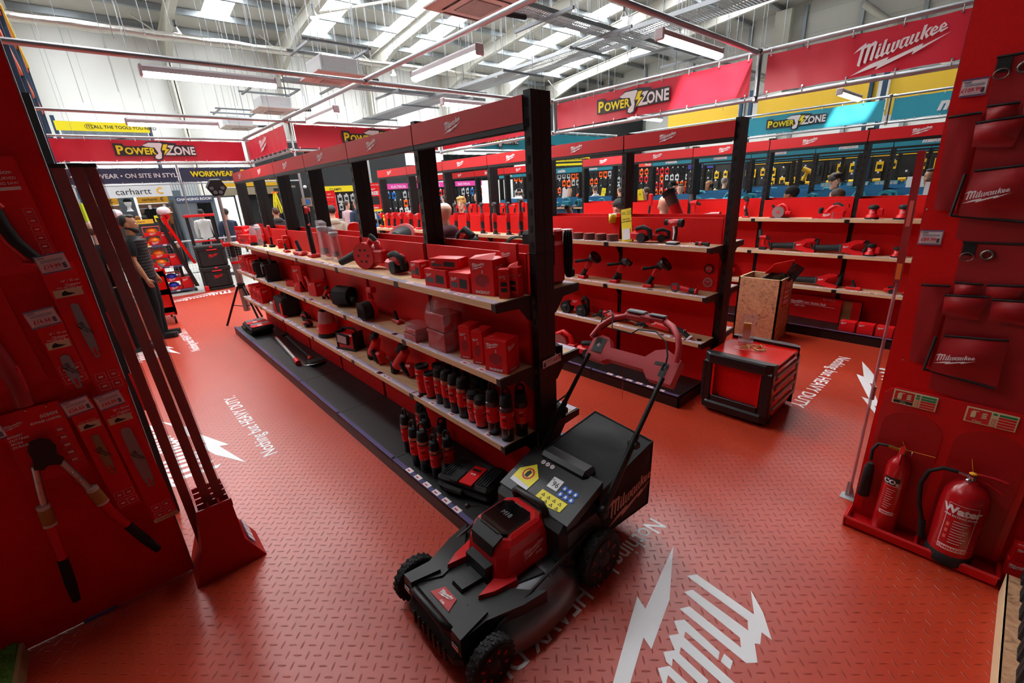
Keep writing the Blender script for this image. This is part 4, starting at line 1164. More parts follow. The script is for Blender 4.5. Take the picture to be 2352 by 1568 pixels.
STA = mat('bar_steel_grey', '8f8f93', .45, .6); STB = mat('bar_steel_warm', '8e7c60', .45, .5)
guide_bar('carded silver chainsaw bar hanging top right on the left board, under a price ticket', -.175, 1.68, .105, .58, .245, .032, ('14" / 35 cm', 'Chainsaw', 'Guide Bar'), '£19.99', -.02, STA)
guide_bar('shortest carded chainsaw bar hanging mid left on the board', -.262, 1.475, .085, .31, .155, .038, ('6" / 15 cm', 'Chainsaw', 'Guide Bar'), '£16.66', -.02, STA)
guide_bar('carded bronze coloured chainsaw bar hanging right of the lopper', -.268, 1.095, .085, .575, .21, .032, None, '£26.65', -.03, STB)
guide_bar('large carded silver chainsaw bar at the lower right of the board', -.165, 1.085, .10, .70, .33, .046, ('20" / 50CM', 'Chainsaw', 'Guide Bar'), '£44.99', -.03, STA, '50CM CHAINSAW')
# bypass lopper on its card
t, b = carded('bypass_lopper', 'long handled bypass lopper with black blade and red and black grips on its card', 'lopper', -.42, 1.12, .19, .33, None, None, -2)
b.m(WHT).text('60MM', .022, (.08, -.002, -.055), (1, 0, 0), (0, 0, 1), .03, 'R'); b.text('BYPASS LOPPER', .0135, (.085, -.002, -.075), (1, 0, 0), (0, 0, 1), .03, 'R')
for i, s in enumerate(('EASIEST', 'CUTTING.', 'MORE', 'DURABLE.')): b.text(s, .013, (-.088, -.002, -.105-.016*i), (1, 0, 0), (0, 0, 1), .03, shear=.15)
logo(b, (-.085, -.002, -.07), (1, 0, 0), (0, 0, 1), .06)
for q in range(5):
    for a in ((.045, .08, -.001), (.045, .08, -.024)): b.bx(a[0], a[1], -.002, -.001, -.115-q*.038+a[2]*.0-.0, -.1142-q*.038); b.bx(a[0], a[1], -.002, -.001, -.14-q*.038, -.1392-q*.038)
    b.box((.0625, -.0015, -.127-q*.038), (.018, .001, .01))
b.build('card', t)
b = MB(mat('lopper_black', '0b0b0c', .5))
b.prism([(-.035, -.13), (-.02, -.10), (.01, -.098), (.035, -.115), (.045, -.15), (.035, -.19), (.05, -.215), (.035, -.235), (.0, -.22), (-.02, -.235), (-.045, -.22), (-.035, -.18)], .0, .018, (-.01, -.03, -.03)); b.build('blade', t)
for side, p0, p1, p2, p3 in (('l', (-.05, -.24), (-.085, -.44), (-.10, -.60), (-.135, -.93)), ('r', (.025, -.25), (.075, -.44), (.10, -.585), (.19, -.87))):
    V3 = lambda p: Vector((p[0], -.035, p[1]))
    b = MB(ALU); b.tube([V3(p0), V3(p0).lerp(V3(p1), .5), V3(p1)+Vector((0, 0, -.02))], .0125, 8); b.m(CHR).ball(V3(p0).lerp(V3(p1), .35)+Vector((0, -.013, 0)), .004); b.ball(V3(p0).lerp(V3(p1), .6)+Vector((0, -.013, 0)), .004); a = b.build('handle_tube', t)
    b = MB(mat('kraft_wrap', 'a8743a', .8)); b.tube([V3(p1), V3(p1).lerp(V3(p2), .45)], .024, 9); b.m(mat('foam_white', 'cbbcb4', .8)); b.tube([V3(p1)+Vector((0, 0, .02)), V3(p1)], .022, 9); b.tube([V3(p1).lerp(V3(p2), .45), V3(p1).lerp(V3(p2), .52)], .024, 9); b.build('packing_wrap', t)
    b = MB(RED); b.tube([V3(p1).lerp(V3(p2), .5), V3(p2), V3(p2).lerp(V3(p3), .35)], [.017, .019, .017], 10); b.m(BLKR); b.tube([V3(p2).lerp(V3(p3), .3), V3(p2).lerp(V3(p3), .7), V3(p3)], [.018, .02, .015], 10); b.build('grip', t)
ticket(t, -.115, -.05, -.075, '£69.99')
b = MB(CHR); b.tube([(.0, .03, .0), (.0, -.03, .0)], .003, 6); b.tube([(.06, .03, -.005), (.06, -.03, -.005)], .003, 6); b.build('hook', t)
# folding pruning saw pack
t, b = carded('folding_saw', 'folding pruning saw with black and red grip on a rounded red card at top left', 'saw', -.285, 2.08, .22, .42, None, None, -3)
b.m(WHT).text('25cm', .02, (.085, -.002, -.06), (1, 0, 0), (0, 0, 1), .02, 'R'); b.text('CURVED', .014, (.09, -.002, -.08), (1, 0, 0), (0, 0, 1), .01, 'R'); b.text('FOLDING SAW', .014, (.092, -.002, -.098), (1, 0, 0), (0, 0, 1), .01, 'R'); b.bx(-.05, .092, -.002, -.001, -.118, -.106)
for q in range(6):
    cx, cz = .083, -.20-q*.033
    for a, c, d, e in ((-.014, .014, -.013, -.0124), (-.014, .014, .0124, .013), (-.0146, -.014, -.013, .013), (.014, .0146, -.013, .013)): b.bx(cx+a, cx+c, -.002, -.001, cz+d, cz+e)
    b.box((cx, -.0015, cz), (.012, .001, .005))
b.build('card', t)
b = MB(BLKR); b.tube([(-.005, -.02, -.18), (.0, -.02, -.24), (.012, -.02, -.30), (.035, -.02, -.35), (.055, -.02, -.385)], [.024, .022, .021, .019, .016], 10); b.build('grip', t)
b = MB(RED); b.tube([(-.06, -.02, -.05), (-.02, -.02, -.12), (.02, -.02, -.18)], [.015, .02, .012], 8); b.tube([(-.028, -.022, -.22), (-.01, -.022, -.30), (.02, -.022, -.37)], .008, 8); b.tube([(.0, -.02, -.385), (.05, -.022, -.398), (.075, -.02, -.39)], .008, 8); b.build('frame', t)
b = MB(CHR); b.tube([(.065, -.03, -.39), (.085, -.03, -.385)], .003, 6); b.build('lock_ring', t)
# red loppers partly out of frame and blower tube
t = thing('hedge_tool', 'red hedge tool with long curved tube hanging at the left border', 'garden tool', (-.43, YB-.05, 1.50))
b = MB(REDD); b.tube([(-.06, 0, .10), (-.03, 0, .0), (.0, 0, -.13), (.02, 0, -.24), (.015, 0, -.36)], [.035, .035, .032, .03, .028], 10); b.build('tube', t)
b = MB(RED); b.tube([(-.10, -.01, .16), (-.02, -.01, .10), (.03, -.01, .03)], .02, 8); b.bx(.03, .045, -.02, .0, -.30, -.19, .004); b.build('housing', t)
t, b = carded('tool_card', 'large plain red card behind the garden tool at the left border', 'card', -.50, 1.62, .30, .42, None, None, -3, -.008); b.build('card', t)

# grass covered block in the bottom left corner
t = thing('turf_block', 'artificial grass covered wooden block in the bottom left corner', 'turf display', (-1.25, 2.15, 0))
b = MB(wood_mat('block_wood', '8a6a48', 'b08c62')); b.bx(0, .52, 0, .44, 0, .075); b.build('block', t)
GRS = mat('turf_green', '4d7a22', .7, noise=.5, nscale=80)
b = MB(GRS); b.bx(0, .505, .0, .44, .075, .09)
for i in range(2600):
    x, y = rnd.uniform(.12, .505), rnd.uniform(0, .44); a = rnd.uniform(0, 6.3); h = rnd.uniform(.012, .026)
    b.add([(x, y, .088), (x+.003*math.cos(a), y+.003*math.sin(a), .088), (x+.008*math.sin(a*3), y+.008*math.cos(a*2), .088+h)], [(0, 1, 2)])
tag(b.build('turf', t), kind='stuff')

# ------------------------------------------------------------------ bar holder and long sleeves
t = thing('bar_holder', 'red slotted floor holder with slanted printed front beside the left board', 'holder', (-.107, 2.46, 0))
HR_ = mat('holder_red', 'b00a10', .42)
b = MB(HR_)
Wd = .245
prof = [(0, 0), (.33, 0), (.285, .20), (.255, .21), (.245, .425), (.10, .425), (.0, .0)]
b.prism([(0, 0), (.33, .0), (.255, .16), (.245, .425), (.10, .425), (.06, .16)], 0, .004, (0, 0, 0))
b.prism([(0, 0), (.33, .0), (.255, .16), (.245, .425), (.10, .425), (.06, .16)], 0, .004, (0, Wd, 0))
def q4(a, c, z0, z1): b.add([(a, 0, z0), (a, Wd, z0), (c, Wd, z1), (c, 0, z1)], [(0, 1, 2, 3)])
q4(0, .06, 0, .16); q4(.06, .10, .16, .425); q4(.33, .255, 0, .16); q4(.255, .245, .16, .425)
b.add([(.0, 0, .001), (.33, 0, .001), (.33, Wd, .001), (0, Wd, .001)], [(0, 1, 2, 3)])
for i in range(4): x = .10+i*.145/3; b.bx(x-.005, x+.005, 0, Wd, .38, .425)
for i in range(5): y = i*Wd/4; b.bx(.10, .245, y-.005, y+.005, .38, .425)
b.build('body', t)
b = MB(STRIPD); n1 = Vector((.9, 0, .42))
O = Vector((.30, .02, .075)); u_ = Vector((0, 1, 0)); v_ = Vector((-.42, 0, .9))
b.shape([[(0, 0), (.20, 0), (.20, .065), (0, .065)]], O+v_*.01, u_, v_, 1, .004)
b.m(TAGM)
for i in range(4): b.shape([[(.005+i*.05, .004), (.048+i*.05, .004), (.048+i*.05, .058), (.005+i*.05, .058)]], O+v_*.01, u_, v_, 1, .006)
logo(b, Vector((.325, .19, .012)), Vector((0, -1, 0))*-1, v_, .01)
b.build('front_label', t)
SLV = mat('red_sleeve_plastic', '9c0c14', .3, spec=.7)
SLV2 = mat('clear_sleeve', '9a8488', .15, alpha=.16, spec=.6)
for i, (lab, x0, y0, x1, y1) in enumerate((('long red rail sleeve standing in the holder, closest to the board', -.085, 2.49, -.045, 2.60), ('long red rail sleeve standing in the middle of the three', -.035, 2.50, .04, 2.52), ('long red rail sleeve standing furthest right in the holder', .005, 2.505, .095, 2.52))):
    t = thing('rail_sleeve', lab, 'rail', (x1, y1, .10))
    top = Vector((x0-x1, y0-y1, 1.955)); d = top.normalized()
    def slab2(b, w, e, r0, r1, ox=0.0, oy=0.0):
        a, c = d*r0, d*r1
        pts = [a+Vector((ox, oy, 0)), a+Vector((ox+w, oy, 0)), a+Vector((ox+w, oy+e, 0)), a+Vector((ox, oy+e, 0))]
        pts += [p+(c-a) for p in pts]
        b.add(pts, [(0,3,2,1),(4,5,6,7),(0,1,5,4),(1,2,6,5),(2,3,7,6),(3,0,4,7)])
    b = MB(SLV); slab2(b, .040, .014, .0, 1.94); b.build('rail', t)
    b = MB(SLV2); slab2(b, .006, .045, .05, 1.92, .041, .0); slab2(b, .047, .002, .02, 1.945, 0, -.003); b.build('film', t)
    b = MB(BLK); slab2(b, .046, .018, 1.94, 1.955, -.002, -.002); b.build('end_cap', t)
# black slatted stand behind the board
t = thing('slat_stand', 'black slatted shop stand behind the left display board with a red header', 'stand', (-.62, 3.3, 0))
b = MB(BLKB)
for q in range(22): b.bx(0, .50, 0, .02, .05+q*.105, .05+q*.105+.098)
b.build('slats', t)
b = MB(BLKM); b.bx(.50, .53, -.02, .06, 0, 2.42); b.bx(0, .5, .0, .3, 0, .05); b.build('post', t)
b = MB(HDR); b.bx(0, .5, -.01, .0, 2.36, 2.42); b.build('header', t)
for k, z in enumerate((1.35, .98)):
    t, b = carded('screwdriver_pack', 'narrow carded screwdriver hanging behind the left board edge, %s one' % ('upper', 'lower')[k], 'screwdriver', .02, z, .06, .24, 'carded screwdrivers')
    t.location = (-.07, 3.26, z); b.build('card', t)
    b = MB(RED); b.tube([(0, -.015, -.19), (0, -.015, -.12)], .011, 8); b.m(CHR); b.tube([(0, -.015, -.12), (0, -.015, -.05)], .004, 6); b.build('screwdriver', t)
# ------------------------------------------------------------------ goods on the gondolas. local frame: seen from -y, x to the right, base at z=0
GR = (0, 0, -90)
Z3_, Z2_, Z1_, ZB_ = 0.54, 0.943, 1.3448, 0.1
ZP = .0018
def gpos(x, y, z): return (x, y, z+.0006)
CARTN = mat('carton_print_black', '1c1a1b', .5)
def carton(lab, loc, w, d, h, title='PACKOUT', style=0, rot=GR, grp=None, cat='box', lid=False):
    t = thing('carton', lab, cat, loc, rot, grp)
    b = MB(REDP); b.bx(-w/2, w/2, -d/2, d/2, 0, h, .001)
    f = -d/2
    logo(b, (-w*.42, f, h*(.70 if h > w*.7 else .55)), (1, 0, 0), (0, 0, 1), min(w*.6, h*.5), WHT, .001)
    if title: b.m(WHT).text(title, min(w*.13, .022), (0, f-.001, h*.05), (1, 0, 0), (0, 0, 1), .04, 'C')
    b.m(CARTN)
    if style == 1: b.m(REDD).prism([(-w*.28, h*.30), (w*.05, h*.22), (w*.30, h*.38), (w*.26, h*.55), (-w*.05, h*.60), (-w*.30, h*.48)], 0, .001, (0, f, 0)); b.m(WHT).text('2', h*.11, (0, f-.001, h*.62), (1, 0, 0), (0, 0, 1), .02)
    if style == 2: b.prism([(w*.0, h*.25), (w*.38, h*.2), (w*.40, h*.66), (w*.04, h*.72)], 0, .001, (0, f, 0)); b.m(GRY).prism([(-w*.42, h*.25), (-w*.08, h*.22), (-w*.08, h*.5), (-w*.42, h*.52)], 0, .001, (0, f, 0))
    if style == 3:
        for q in (.42, .22): b.prism([(-w*.3, h*q), (w*.3, h*q), (w*.26, h*(q+.14)), (-w*.28, h*(q+.15))], 0, .001, (0, f, 0))
        b.m(WHT).text('2', h*.10, (0, f-.001, h*.66), (1, 0, 0), (0, 0, 1), .02)
    # right and top faces
    b.m(WHT); logo(b, (w/2, -d*.38, h*.68), (0, 1, 0), (0, 0, 1), min(d*.55, h*.4), WHT, .001)
    b.m(WHT).text(title or '', min(d*.1, .016), (w/2+.001, 0, h*.06), (0, 1, 0), (0, 0, 1), .03, 'C')
    b.m(WHT).text('M18', .012, (-w*.4, -d*.2, h+.001), (1, 0, 0), (0, 1, 0), .02)
    b.build('box', t)
    if lid:
        b = MB(REDP); b.add([(-w/2, -d/2, h), (w/2, -d/2, h), (w*.42, -d*.1, h+.03), (-w*.5, -d*.1, h+.012)], [(0, 1, 2, 3), (3, 2, 1, 0)]); b.build('flap', t)
    return t
def cart(lab, x, y, z, w, d, h, title='PACKOUT', style=0, dr=0, grp=None, lid=False):
    return carton(lab, gpos(x, y, z), w, d, h, title, style, (0, 0, -90+dr), grp, 'box', lid)
GB1 = 'red cartons at the near end of the top shelf'
cart('tall red carton printed with a crate, tallest at the near end of the top shelf', 1.475, 1.845, Z1_, .155, .13, .19, 'PACKOUT', 1, 12, None, True)
cart('slim red carton beside the tall carton, left one of the pair', 1.455, 1.70, Z1_, .055, .06, .148, None, 3, 40, GB1)
cart('slim red carton with curled lid, right one of the pair at the shelf end', 1.505, 1.672, Z1_, .055, .06, .152, None, 3, 20, GB1, True)
cart('flat red carton lying left of the tall carton', 1.455, 2.01, Z1_, .155, .15, .108, None, 2, 8, GB1)
cart('flat red carton under the topmost flat one', 1.455, 2.25, Z1_, .19, .15, .104, None, 2, 8, GB1)
cart('flat red carton stacked on top of two others', 1.46, 2.20, Z1_+.109, .20, .11, .058, None, 2, 20, GB1)
cart('small upright red carton left of the flat ones', 1.50, 2.60, Z1_, .10, .09, .108, None, 2, 6, GB1)
cart('red carton card standing upright behind the tall carton', 1.548, 1.76, Z1_, .13, .02, .26, None, 0, 0, GB1)
cart('red carton of nested bins on the middle shelf, nearest the post', 1.435, 1.735, Z2_, .145, .12, .185, 'PACKOUT', 1, 14, 'red cartons on the middle shelf')
cart('red carton of nested bins on the middle shelf, middle of the three', 1.44, 1.905, Z2_, .07, .12, .195, 'PACKOUT', 1, 20, 'red cartons on the middle shelf')
cart('red carton of nested bins on the middle shelf, farthest from the post', 1.445, 2.03, Z2_, .075, .12, .20, 'PACKOUT', 1, 20, 'red cartons on the middle shelf')
cart('small red carton on the top shelf right of the slim ones, far part', 1.53, 5.60, Z1_, .09, .06, .15, None, 1, -10, 'small red cartons on the far top shelf')
cart('short red carton beside the taller small carton on the far top shelf', 1.52, 5.78, Z1_, .10, .07, .10, None, 1, -10, 'small red cartons on the far top shelf')
cart('big red carton at the far end of the top shelf', 1.46, 7.0, Z1_, .30, .17, .12, None, 1, 10)
for i in range(3): cart('red carton leaning at the far end of the top shelf, %s from the end' % ORD[i], 1.47+.01*i, 7.42-i*.11, Z1_, .06, .15, .22, None, 1, 25, 'leaning red cartons')
for i, (y, h) in enumerate(((7.35, .22), (7.05, .21), (6.85, .20))): cart('dark red carton at the far end of the second shelf, %s from the end' % ORD[i], 1.45, y, Z2_, .20 if i == 0 else .08, .16, h, None, 1, 10, 'cartons at the far end of the second shelf')
for i, (y, h) in enumerate(((7.3, .21), (7.05, .22), (6.85, .21))): cart('dark red carton at the far end of the third shelf, %s from the end' % ORD[i], 1.45, y, Z3_, .12, .14, h, None, 1, 10, 'cartons at the far end of the third shelf')
cart('upright red carton leaning behind the cards on the second shelf', 1.50, 5.25, Z2_, .14, .06, .25, None, 0, 25)
cart('small red box lying left of the leaning carton', 1.46, 5.45, Z2_, .13, .06, .06, None, 0, 20)
cart('small red box right of the leaning carton', 1.43, 5.05, Z2_, .13, .08, .09, None, 0, 10)
cart('red carton with sloping lid between card and gun on the second shelf', 1.49, 4.68, Z2_, .15, .14, .14, None, 0, 10)
# third gondola cartons
carton('wide red guide rail carton lettered in white under the third gondola', (6.45, 1.55, .1006), .62, .05, .29, None, 0, (0, 0, -96))
b = MB(WHT); b.text('1400 mm Guide Rail', .04, (-.02, -.027, .19), (1, 0, 0), (0, 0, 1), .02, 'C').text('GR1400', .035, (-.2, -.027, .14), (1, 0, 0), (0, 0, 1), .02).text('4932 4790 66', .025, (.1, -.027, .26), (1, 0, 0), (0, 0, 1), .01).bx(-.22, .25, -.0275, -.026, .177, .18)
b.build('print', bpy.data.objects['carton'] if False else [o for o in S.objects if o.get('label', '').startswith('wide red guide rail')][0])
t = thing('cardboard_carton', 'brown cardboard carton behind the guide rail carton', 'box', (6.44, 1.20, .1006), GR); b = MB(mat('kraft_board', '9c6f45', .7)); b.bx(-.15, .15, -.03, .03, 0, .28); b.m(REDP).bx(.06, .15, -.031, .031, .0, .281); b.build('box', t)
for i, y in enumerate((1.10, .93, .76, .60)): cart('small red carton on the plinth of the third gondola, %s from the left' % ORD[i], 6.16, y, .1, .15, .10, .115, None, 0, 0, 'small red cartons on the third gondola plinth')

# ------ tumblers and bottles
def bottle(kind):
    def f():
        t = thing('drinks_bottle', '', 'bottle')
        H, r = {'cup': (.19, .040), 'short': (.18, .037), 'mid': (.235, .036), 'loop': (.285, .038), 'clear': (.29, .041)}[kind]
        body = {'cup': RED, 'short': RED, 'mid': BLKM, 'loop': BLKM, 'clear': mat('smoked_bottle', '3a2426', .12, spec=.8, alpha=.75)}[kind]
        hb = H*(.9 if kind == 'cup' else .78)
        b = MB(body); b.lathe([(0, 0), (r*.85, 0), (r*.86, .01), (r*(.9 if kind != 'cup' else .8), .015), (r, hb*.5), (r*1.02, hb), (r*.9, hb)], n=18); b.build('body', t)
        b = MB(BLKR); b.lathe([(0, -.0005), (r*.9, -.0005), (r*.92, .012), (r*.8, .012)], n=18)
        if kind == 'cup': b.lathe([(r*1.04, hb), (r*1.06, hb+.006), (r*1.04, hb+.014), (r*.9, hb+.014), (r*.86, hb+.008), (0, hb+.008)], n=18)
        else:
            b.lathe([(r*.96, hb), (r*.96, hb+.03), (r*.9, hb+.035), (r*.86, H-.01), (r*.8, H), (0, H)], n=18)
            if kind in ('loop', 'clear'):
                b.tube([(-r*.6, 0, H-.006), (-r*.55, 0, H+.035), (-r*.2, 0, H+.05), (r*.2, 0, H+.05), (r*.55, 0, H+.035), (r*.6, 0, H-.006)], .0075, 6)
        b.build('lid', t)
        if kind in ('mid', 'short', 'loop'):
            b = MB(mat('copper_band', 'b08a78', .3, .8)); b.lathe([(r*1.03, hb-.022), (r*1.03, hb-.002)], n=18); b.build('steel_band', t)
        b = MB(REDP); z0, z1 = (hb*.40, hb*.86) if kind != 'cup' else (hb*.35, hb*.9)
        if kind == 'cup': z0, z1 = hb*.5, hb*.95
        b.lathe([(r*1.025, z0), (r*1.035, z1)], n=18)
        for k in range(3):
            a = -PI/2+(k-1)*1.6+.2; u = Vector((-math.sin(a), math.cos(a), 0)); o = Vector((math.cos(a), math.sin(a), 0))*r*1.06
            b.m(WHT); logo(b, o+Vector((0, 0, z1-.03))-u*.016, u, (0, 0, 1), .03, WHT, .0)
            b.m(INK).shape([[(-.013, 0), (.013, 0), (.013, .008), (-.013, .008)]], o+Vector((0, 0, (z0+z1)/2)), u, (0, 0, 1), 1)
            b.m(WHT).shape([[(-.01+q*.006, 0), (-.0065+q*.006, 0), (-.0065+q*.006, .006), (-.01+q*.006, .006)] for q in (0, 2, 3)], o+Vector((0, 0, z0+.008)), u, (0, 0, 1), 1); b.m(REDP)
        b.build('paper_sleeve', t)
        return t
    return f
BK = {k: Kind(bottle(k), 'bottle') for k in ('cup', 'short', 'mid', 'loop', 'clear')}
SB = 'tumblers and bottles on the lowest shelf'
for lab, k, x, y, s, rz in (
    ('wide red tumbler with clear lid, farthest in the lowest shelf row', 'cup', 1.40, 2.575, 1.15, 0), ('second red lidded tumbler in the lowest shelf row', 'cup', 1.398, 2.475, 1.0, 20),
    ('black travel mug with copper band behind the red tumblers', 'mid', 1.40, 2.355, 1.06, 5), ('slim red sleeved mug beside the black travel mug', 'mid', 1.40, 2.27, 1.06, 50),
    ('black mug in the middle of the lowest shelf row', 'mid', 1.392, 2.175, 1.08, 10), ('red mug with barcode sleeve in the middle of the row', 'mid', 1.392, 2.08, 1.1, 60),
    ('short black mug next to the barcode mug', 'short', 1.40, 1.988, 1.12, 0), ('short red mug with copper band in front of the clear bottles', 'short', 1.388, 1.902, 1.1, 70),
    ('smoked clear bottle, left of the three at the shelf end', 'clear', 1.388, 1.79, .93, 0), ('smoked clear bottle nearest the camera on the lowest shelf', 'clear', 1.398, 1.682, .93, 15),
    ('smoked clear bottle against the post on the lowest shelf', 'clear', 1.49, 1.665, .92, 40), ('red tumbler in the back row behind the first tumbler', 'cup', 1.50, 2.52, 1.1, 0), ('dark mug in the back row under the middle shelf', 'mid', 1.49, 2.05, 1.0, 0)):
    BK[k].put(lab, gpos(x, y, Z3_), (0, 0, rz-90), SB, s)
LB = 'loop handled bottles on the plinth'
for lab, x, y, s, rz in (
    ('loop lid bottle with red body, farthest left on the plinth', 1.262, 2.66, 1.0, 0), ('loop lid bottle second from left on the plinth front', 1.215, 2.46, 1.0, 20), ('loop lid bottle in the middle of the plinth front', 1.222, 2.355, 1.05, 40),
    ('loop lid bottle nearest the camera on the plinth', 1.235, 2.24, .92, 10), ('loop lid bottle right of the nearest one on the plinth', 1.32, 2.215, .93, 30), ('loop lid bottle at the back left on the plinth', 1.44, 2.76, .95, 0),
    ('loop lid bottle second in the back row on the plinth', 1.40, 2.64, .9, 50), ('loop lid bottle in the middle of the back row', 1.36, 2.54, .9, 0), ('loop lid bottle at the right of the back row', 1.395, 2.40, .9, 80)):
    BK['loop'].put(lab, gpos(x, y, ZB_), (0, 0, rz-90), LB, s)
for i in range(5): BK['loop'].put('dark loop lid bottle deep in the shadow behind the lowest bottles', gpos(1.50, 2.0+i*.10, Z3_), (0, 0, i*30), 'shadowed bottles at the back of the lowest shelf', .8)

# ------ tools
def body_mb(): return MB(RED)
def mk_impact():
    t = thing('impact_driver', '', 'power tool')
    b = MB(RED); b.cyl((-.02, 0, .185), (.055, 0, .185), .032, .034, 12); b.bx(-.045, .045, -.04, .04, 0, .028, .006); b.box((.02, 0, .15), (.05, .05, .04), .012); b.build('motor_housing', t)
    b = MB(GRY); b.cyl((-.02, 0, .185), (-.085, 0, .185), .03, .016, 12); b.m(BLKR); b.cyl((-.085, 0, .185), (-.11, 0, .185), .012, n=10); b.build('chuck', t)
    b = MB(BLKR); b.tube([(.02, 0, .15), (.012, 0, .10), (.0, 0, .06), (0, 0, .025)], [.021, .018, .019, .026], 10); b.build('handle', t)
    b = MB(REDP); b.bx(-.012, .0, -.01, .01, .11, .145, .004); b.build('trigger', t)
    return t
def mk_ratchet():
    t = thing('angle_ratchet', '', 'power tool')
    b = MB(BLKR); b.lathe([(.032, 0), (.03, .02), (.021, .03), (.024, .09), (.022, .14)], n=12); b.build('grip', t)
    b = MB(RED); b.lathe([(.024, .14), (.03, .16), (.028, .21), (.024, .235)], n=12); b.lathe([(.026, .045), (.026, .055)], n=12); b.build('body', t)
    b = MB(GRY); b.tube([(0, 0, .235), (0, 0, .32)], [.018, .012], 10); b.cyl((0, -.02, .335), (0, .02, .335), .021, n=14); b.build('head', t)
    b = MB(BLK); b.cyl((.05, 0, 0), (.05, 0, .008), .025, n=12); b.build('base_disc', t)
    return t
def mk_grinder(disc=True):
    def f():
        t = thing('angle_grinder', '', 'power tool')
        b = MB(RED); b.bx(-.05, .03, -.035, .035, 0, .03, .006); b.tube([(.035, 0, .10), (.06, 0, .145), (.075, 0, .17)], [.026, .03, .027], 10); b.build('body', t)
        b = MB(BLKR); b.tube([(-.012, 0, .028), (.01, 0, .065), (.035, 0, .11)], [.027, .02, .024], 10); b.build('grip', t)
        b = MB(GRY); b.box((.095, 0, .195), (.07, .055, .055), .015); b.build('gear_head', t)
        b = MB(BLKR); b.tube([(.08, -.02, .185), (.02, -.06, .175), (-.03, -.09, .17)], [.014, .013, .016], 9); b.m(RED).cyl((-.03, -.09, .17), (-.036, -.093, .17), .012, n=10); b.build('side_handle', t)
        if disc: b = MB(BLKM); b.cyl((.125, .0, .20), (.14, .0, .212), .062, n=22); b.m(GRY).cyl((.14, 0, .212), (.144, 0, .215), .02, n=12); b.build('guard', t)
        else: b = MB(BLKM); b.cyl((.12, 0, .19), (.15, 0, .175), .022, n=14); b.build('spindle', t)
        return t
    return f
def mk_sawzall():
    t = thing('reciprocating_saw', '', 'power tool')
    b = MB(BLKR); b.tube([(-.23, 0, .055), (-.16, 0, .058), (-.06, 0, .062), (-.0, 0, .065)], [.034, .036, .038, .04], 10); b.box((-.245, 0, .045), (.02, .05, .09), .006); b.tube([(-.25, 0, .03), (-.275, 0, .07), (-.28, 0, .10)], .01, 6); b.build('nose', t)
    b = MB(GRY); b.box((.01, 0, .067), (.03, .075, .085), .01); b.build('collar', t)
    b = MB(RED); b.prism([(.02, .03), (.06, .02), (.14, .0), (.22, .0), (.225, .03), (.15, .045), (.10, .065), (.13, .11), (.20, .13), (.22, .16), (.12, .155), (.05, .12), (.02, .11)], -.03, .03, (0, 0, 0)); logo(b, (.03, -.031, .07), (1, 0, 0), (0, 0, 1), .055, WHT, .0005); b.build('motor_housing', t)
    b = MB(BLKR); b.tube([(.19, 0, .15), (.235, 0, .14), (.235, 0, .08), (.215, 0, .03)], [.018, .02, .017, .02], 9); b.build('handle', t)
    return t
def mk_circsaw():
    t = thing('circular_saw', '', 'power tool')
    b = MB(RED); b.cyl((0, -.01, .085), (0, .03, .085), .085, n=24); b.tube([(-.02, .0, .15), (.04, .0, .18), (.10, .0, .15), (.12, .0, .09)], [.02, .02, .02, .024], 9); b.bx(.09, .16, -.03, .03, .05, .09, .006); b.build('blade_guard', t)
    b = MB(ALU); b.cyl((0, -.02, .078), (0, -.014, .078), .078, n=28); b.m(TAGR).cyl((0, -.024, .078), (0, -.02, .078), .02, n=12); b.build('blade', t)
    b = MB(BLKR); b.cyl((0.01, .03, .10), (0.01, .11, .10), .045, n=14); b.bx(-.10, .12, -.03, .12, .0, .006); b.tube([(-.06, .0, .14), (-.09, .0, .17)], .016, 8); b.build('motor', t)
    return t
def mk_planer():
    t = thing('planer', '', 'power tool')
    b = MB(RED); b.prism([(-.15, 0), (.10, 0), (.13, .02), (.13, .06), (.02, .07), (-.05, .065), (-.16, .02)], -.04, .04); b.tube([(-.04, 0, .06), (.0, 0, .11), (.05, 0, .14), (.11, 0, .12), (.13, 0, .05)], [.02, .02, .02, .02, .022], 9); b.prism([(.11, .05), (.17, .12), (.16, .15), (.12, .13)], -.025, .025); logo(b, (-.06, -.041, .02), (1, 0, 0), (0, 0, 1), .08, WHT, .0005); b.build('body', t)
    b = MB(BLKR); b.tube([(.02, 0, .145), (.07, 0, .155), (.115, 0, .12)], .018, 8); b.cyl((-.09, 0, .05), (-.09, 0, .09), .022, n=12); b.ball((-.09, 0, .095), .026); b.build('grip', t)
    b = MB(ALU); b.bx(.03, .042, -.041, .041, .0, .07); b.build('shoe_band', t)
    return t
def mk_sander(round_=True):
    def f():
        t = thing('palm_sander', '', 'power tool')
        b = MB(BLKR)
        if round_: b.cyl((0, 0, 0), (0, 0, .014), .065, n=22)
        else: b.bx(-.07, .07, -.05, .05, 0, .012, .003)
        b.build('pad', t)
        b = MB(RED); b.lathe([(.06, .016), (.055, .04), (.038, .05), (.036, .10), (.03, .11)], n=16); b.box((.07, 0, .07), (.05, .05, .08), .01); logo(b, (-.02, -.042, .06), (1, 0, 0), (0, 0, 1), .04, WHT, .0005); b.build('body', t)
        b = MB(BLKR); b.lathe([(.035, .10), (.05, .115), (.05, .13), (.03, .148), (0, .15)], n=16); b.build('palm_grip', t)
        return t
    return f
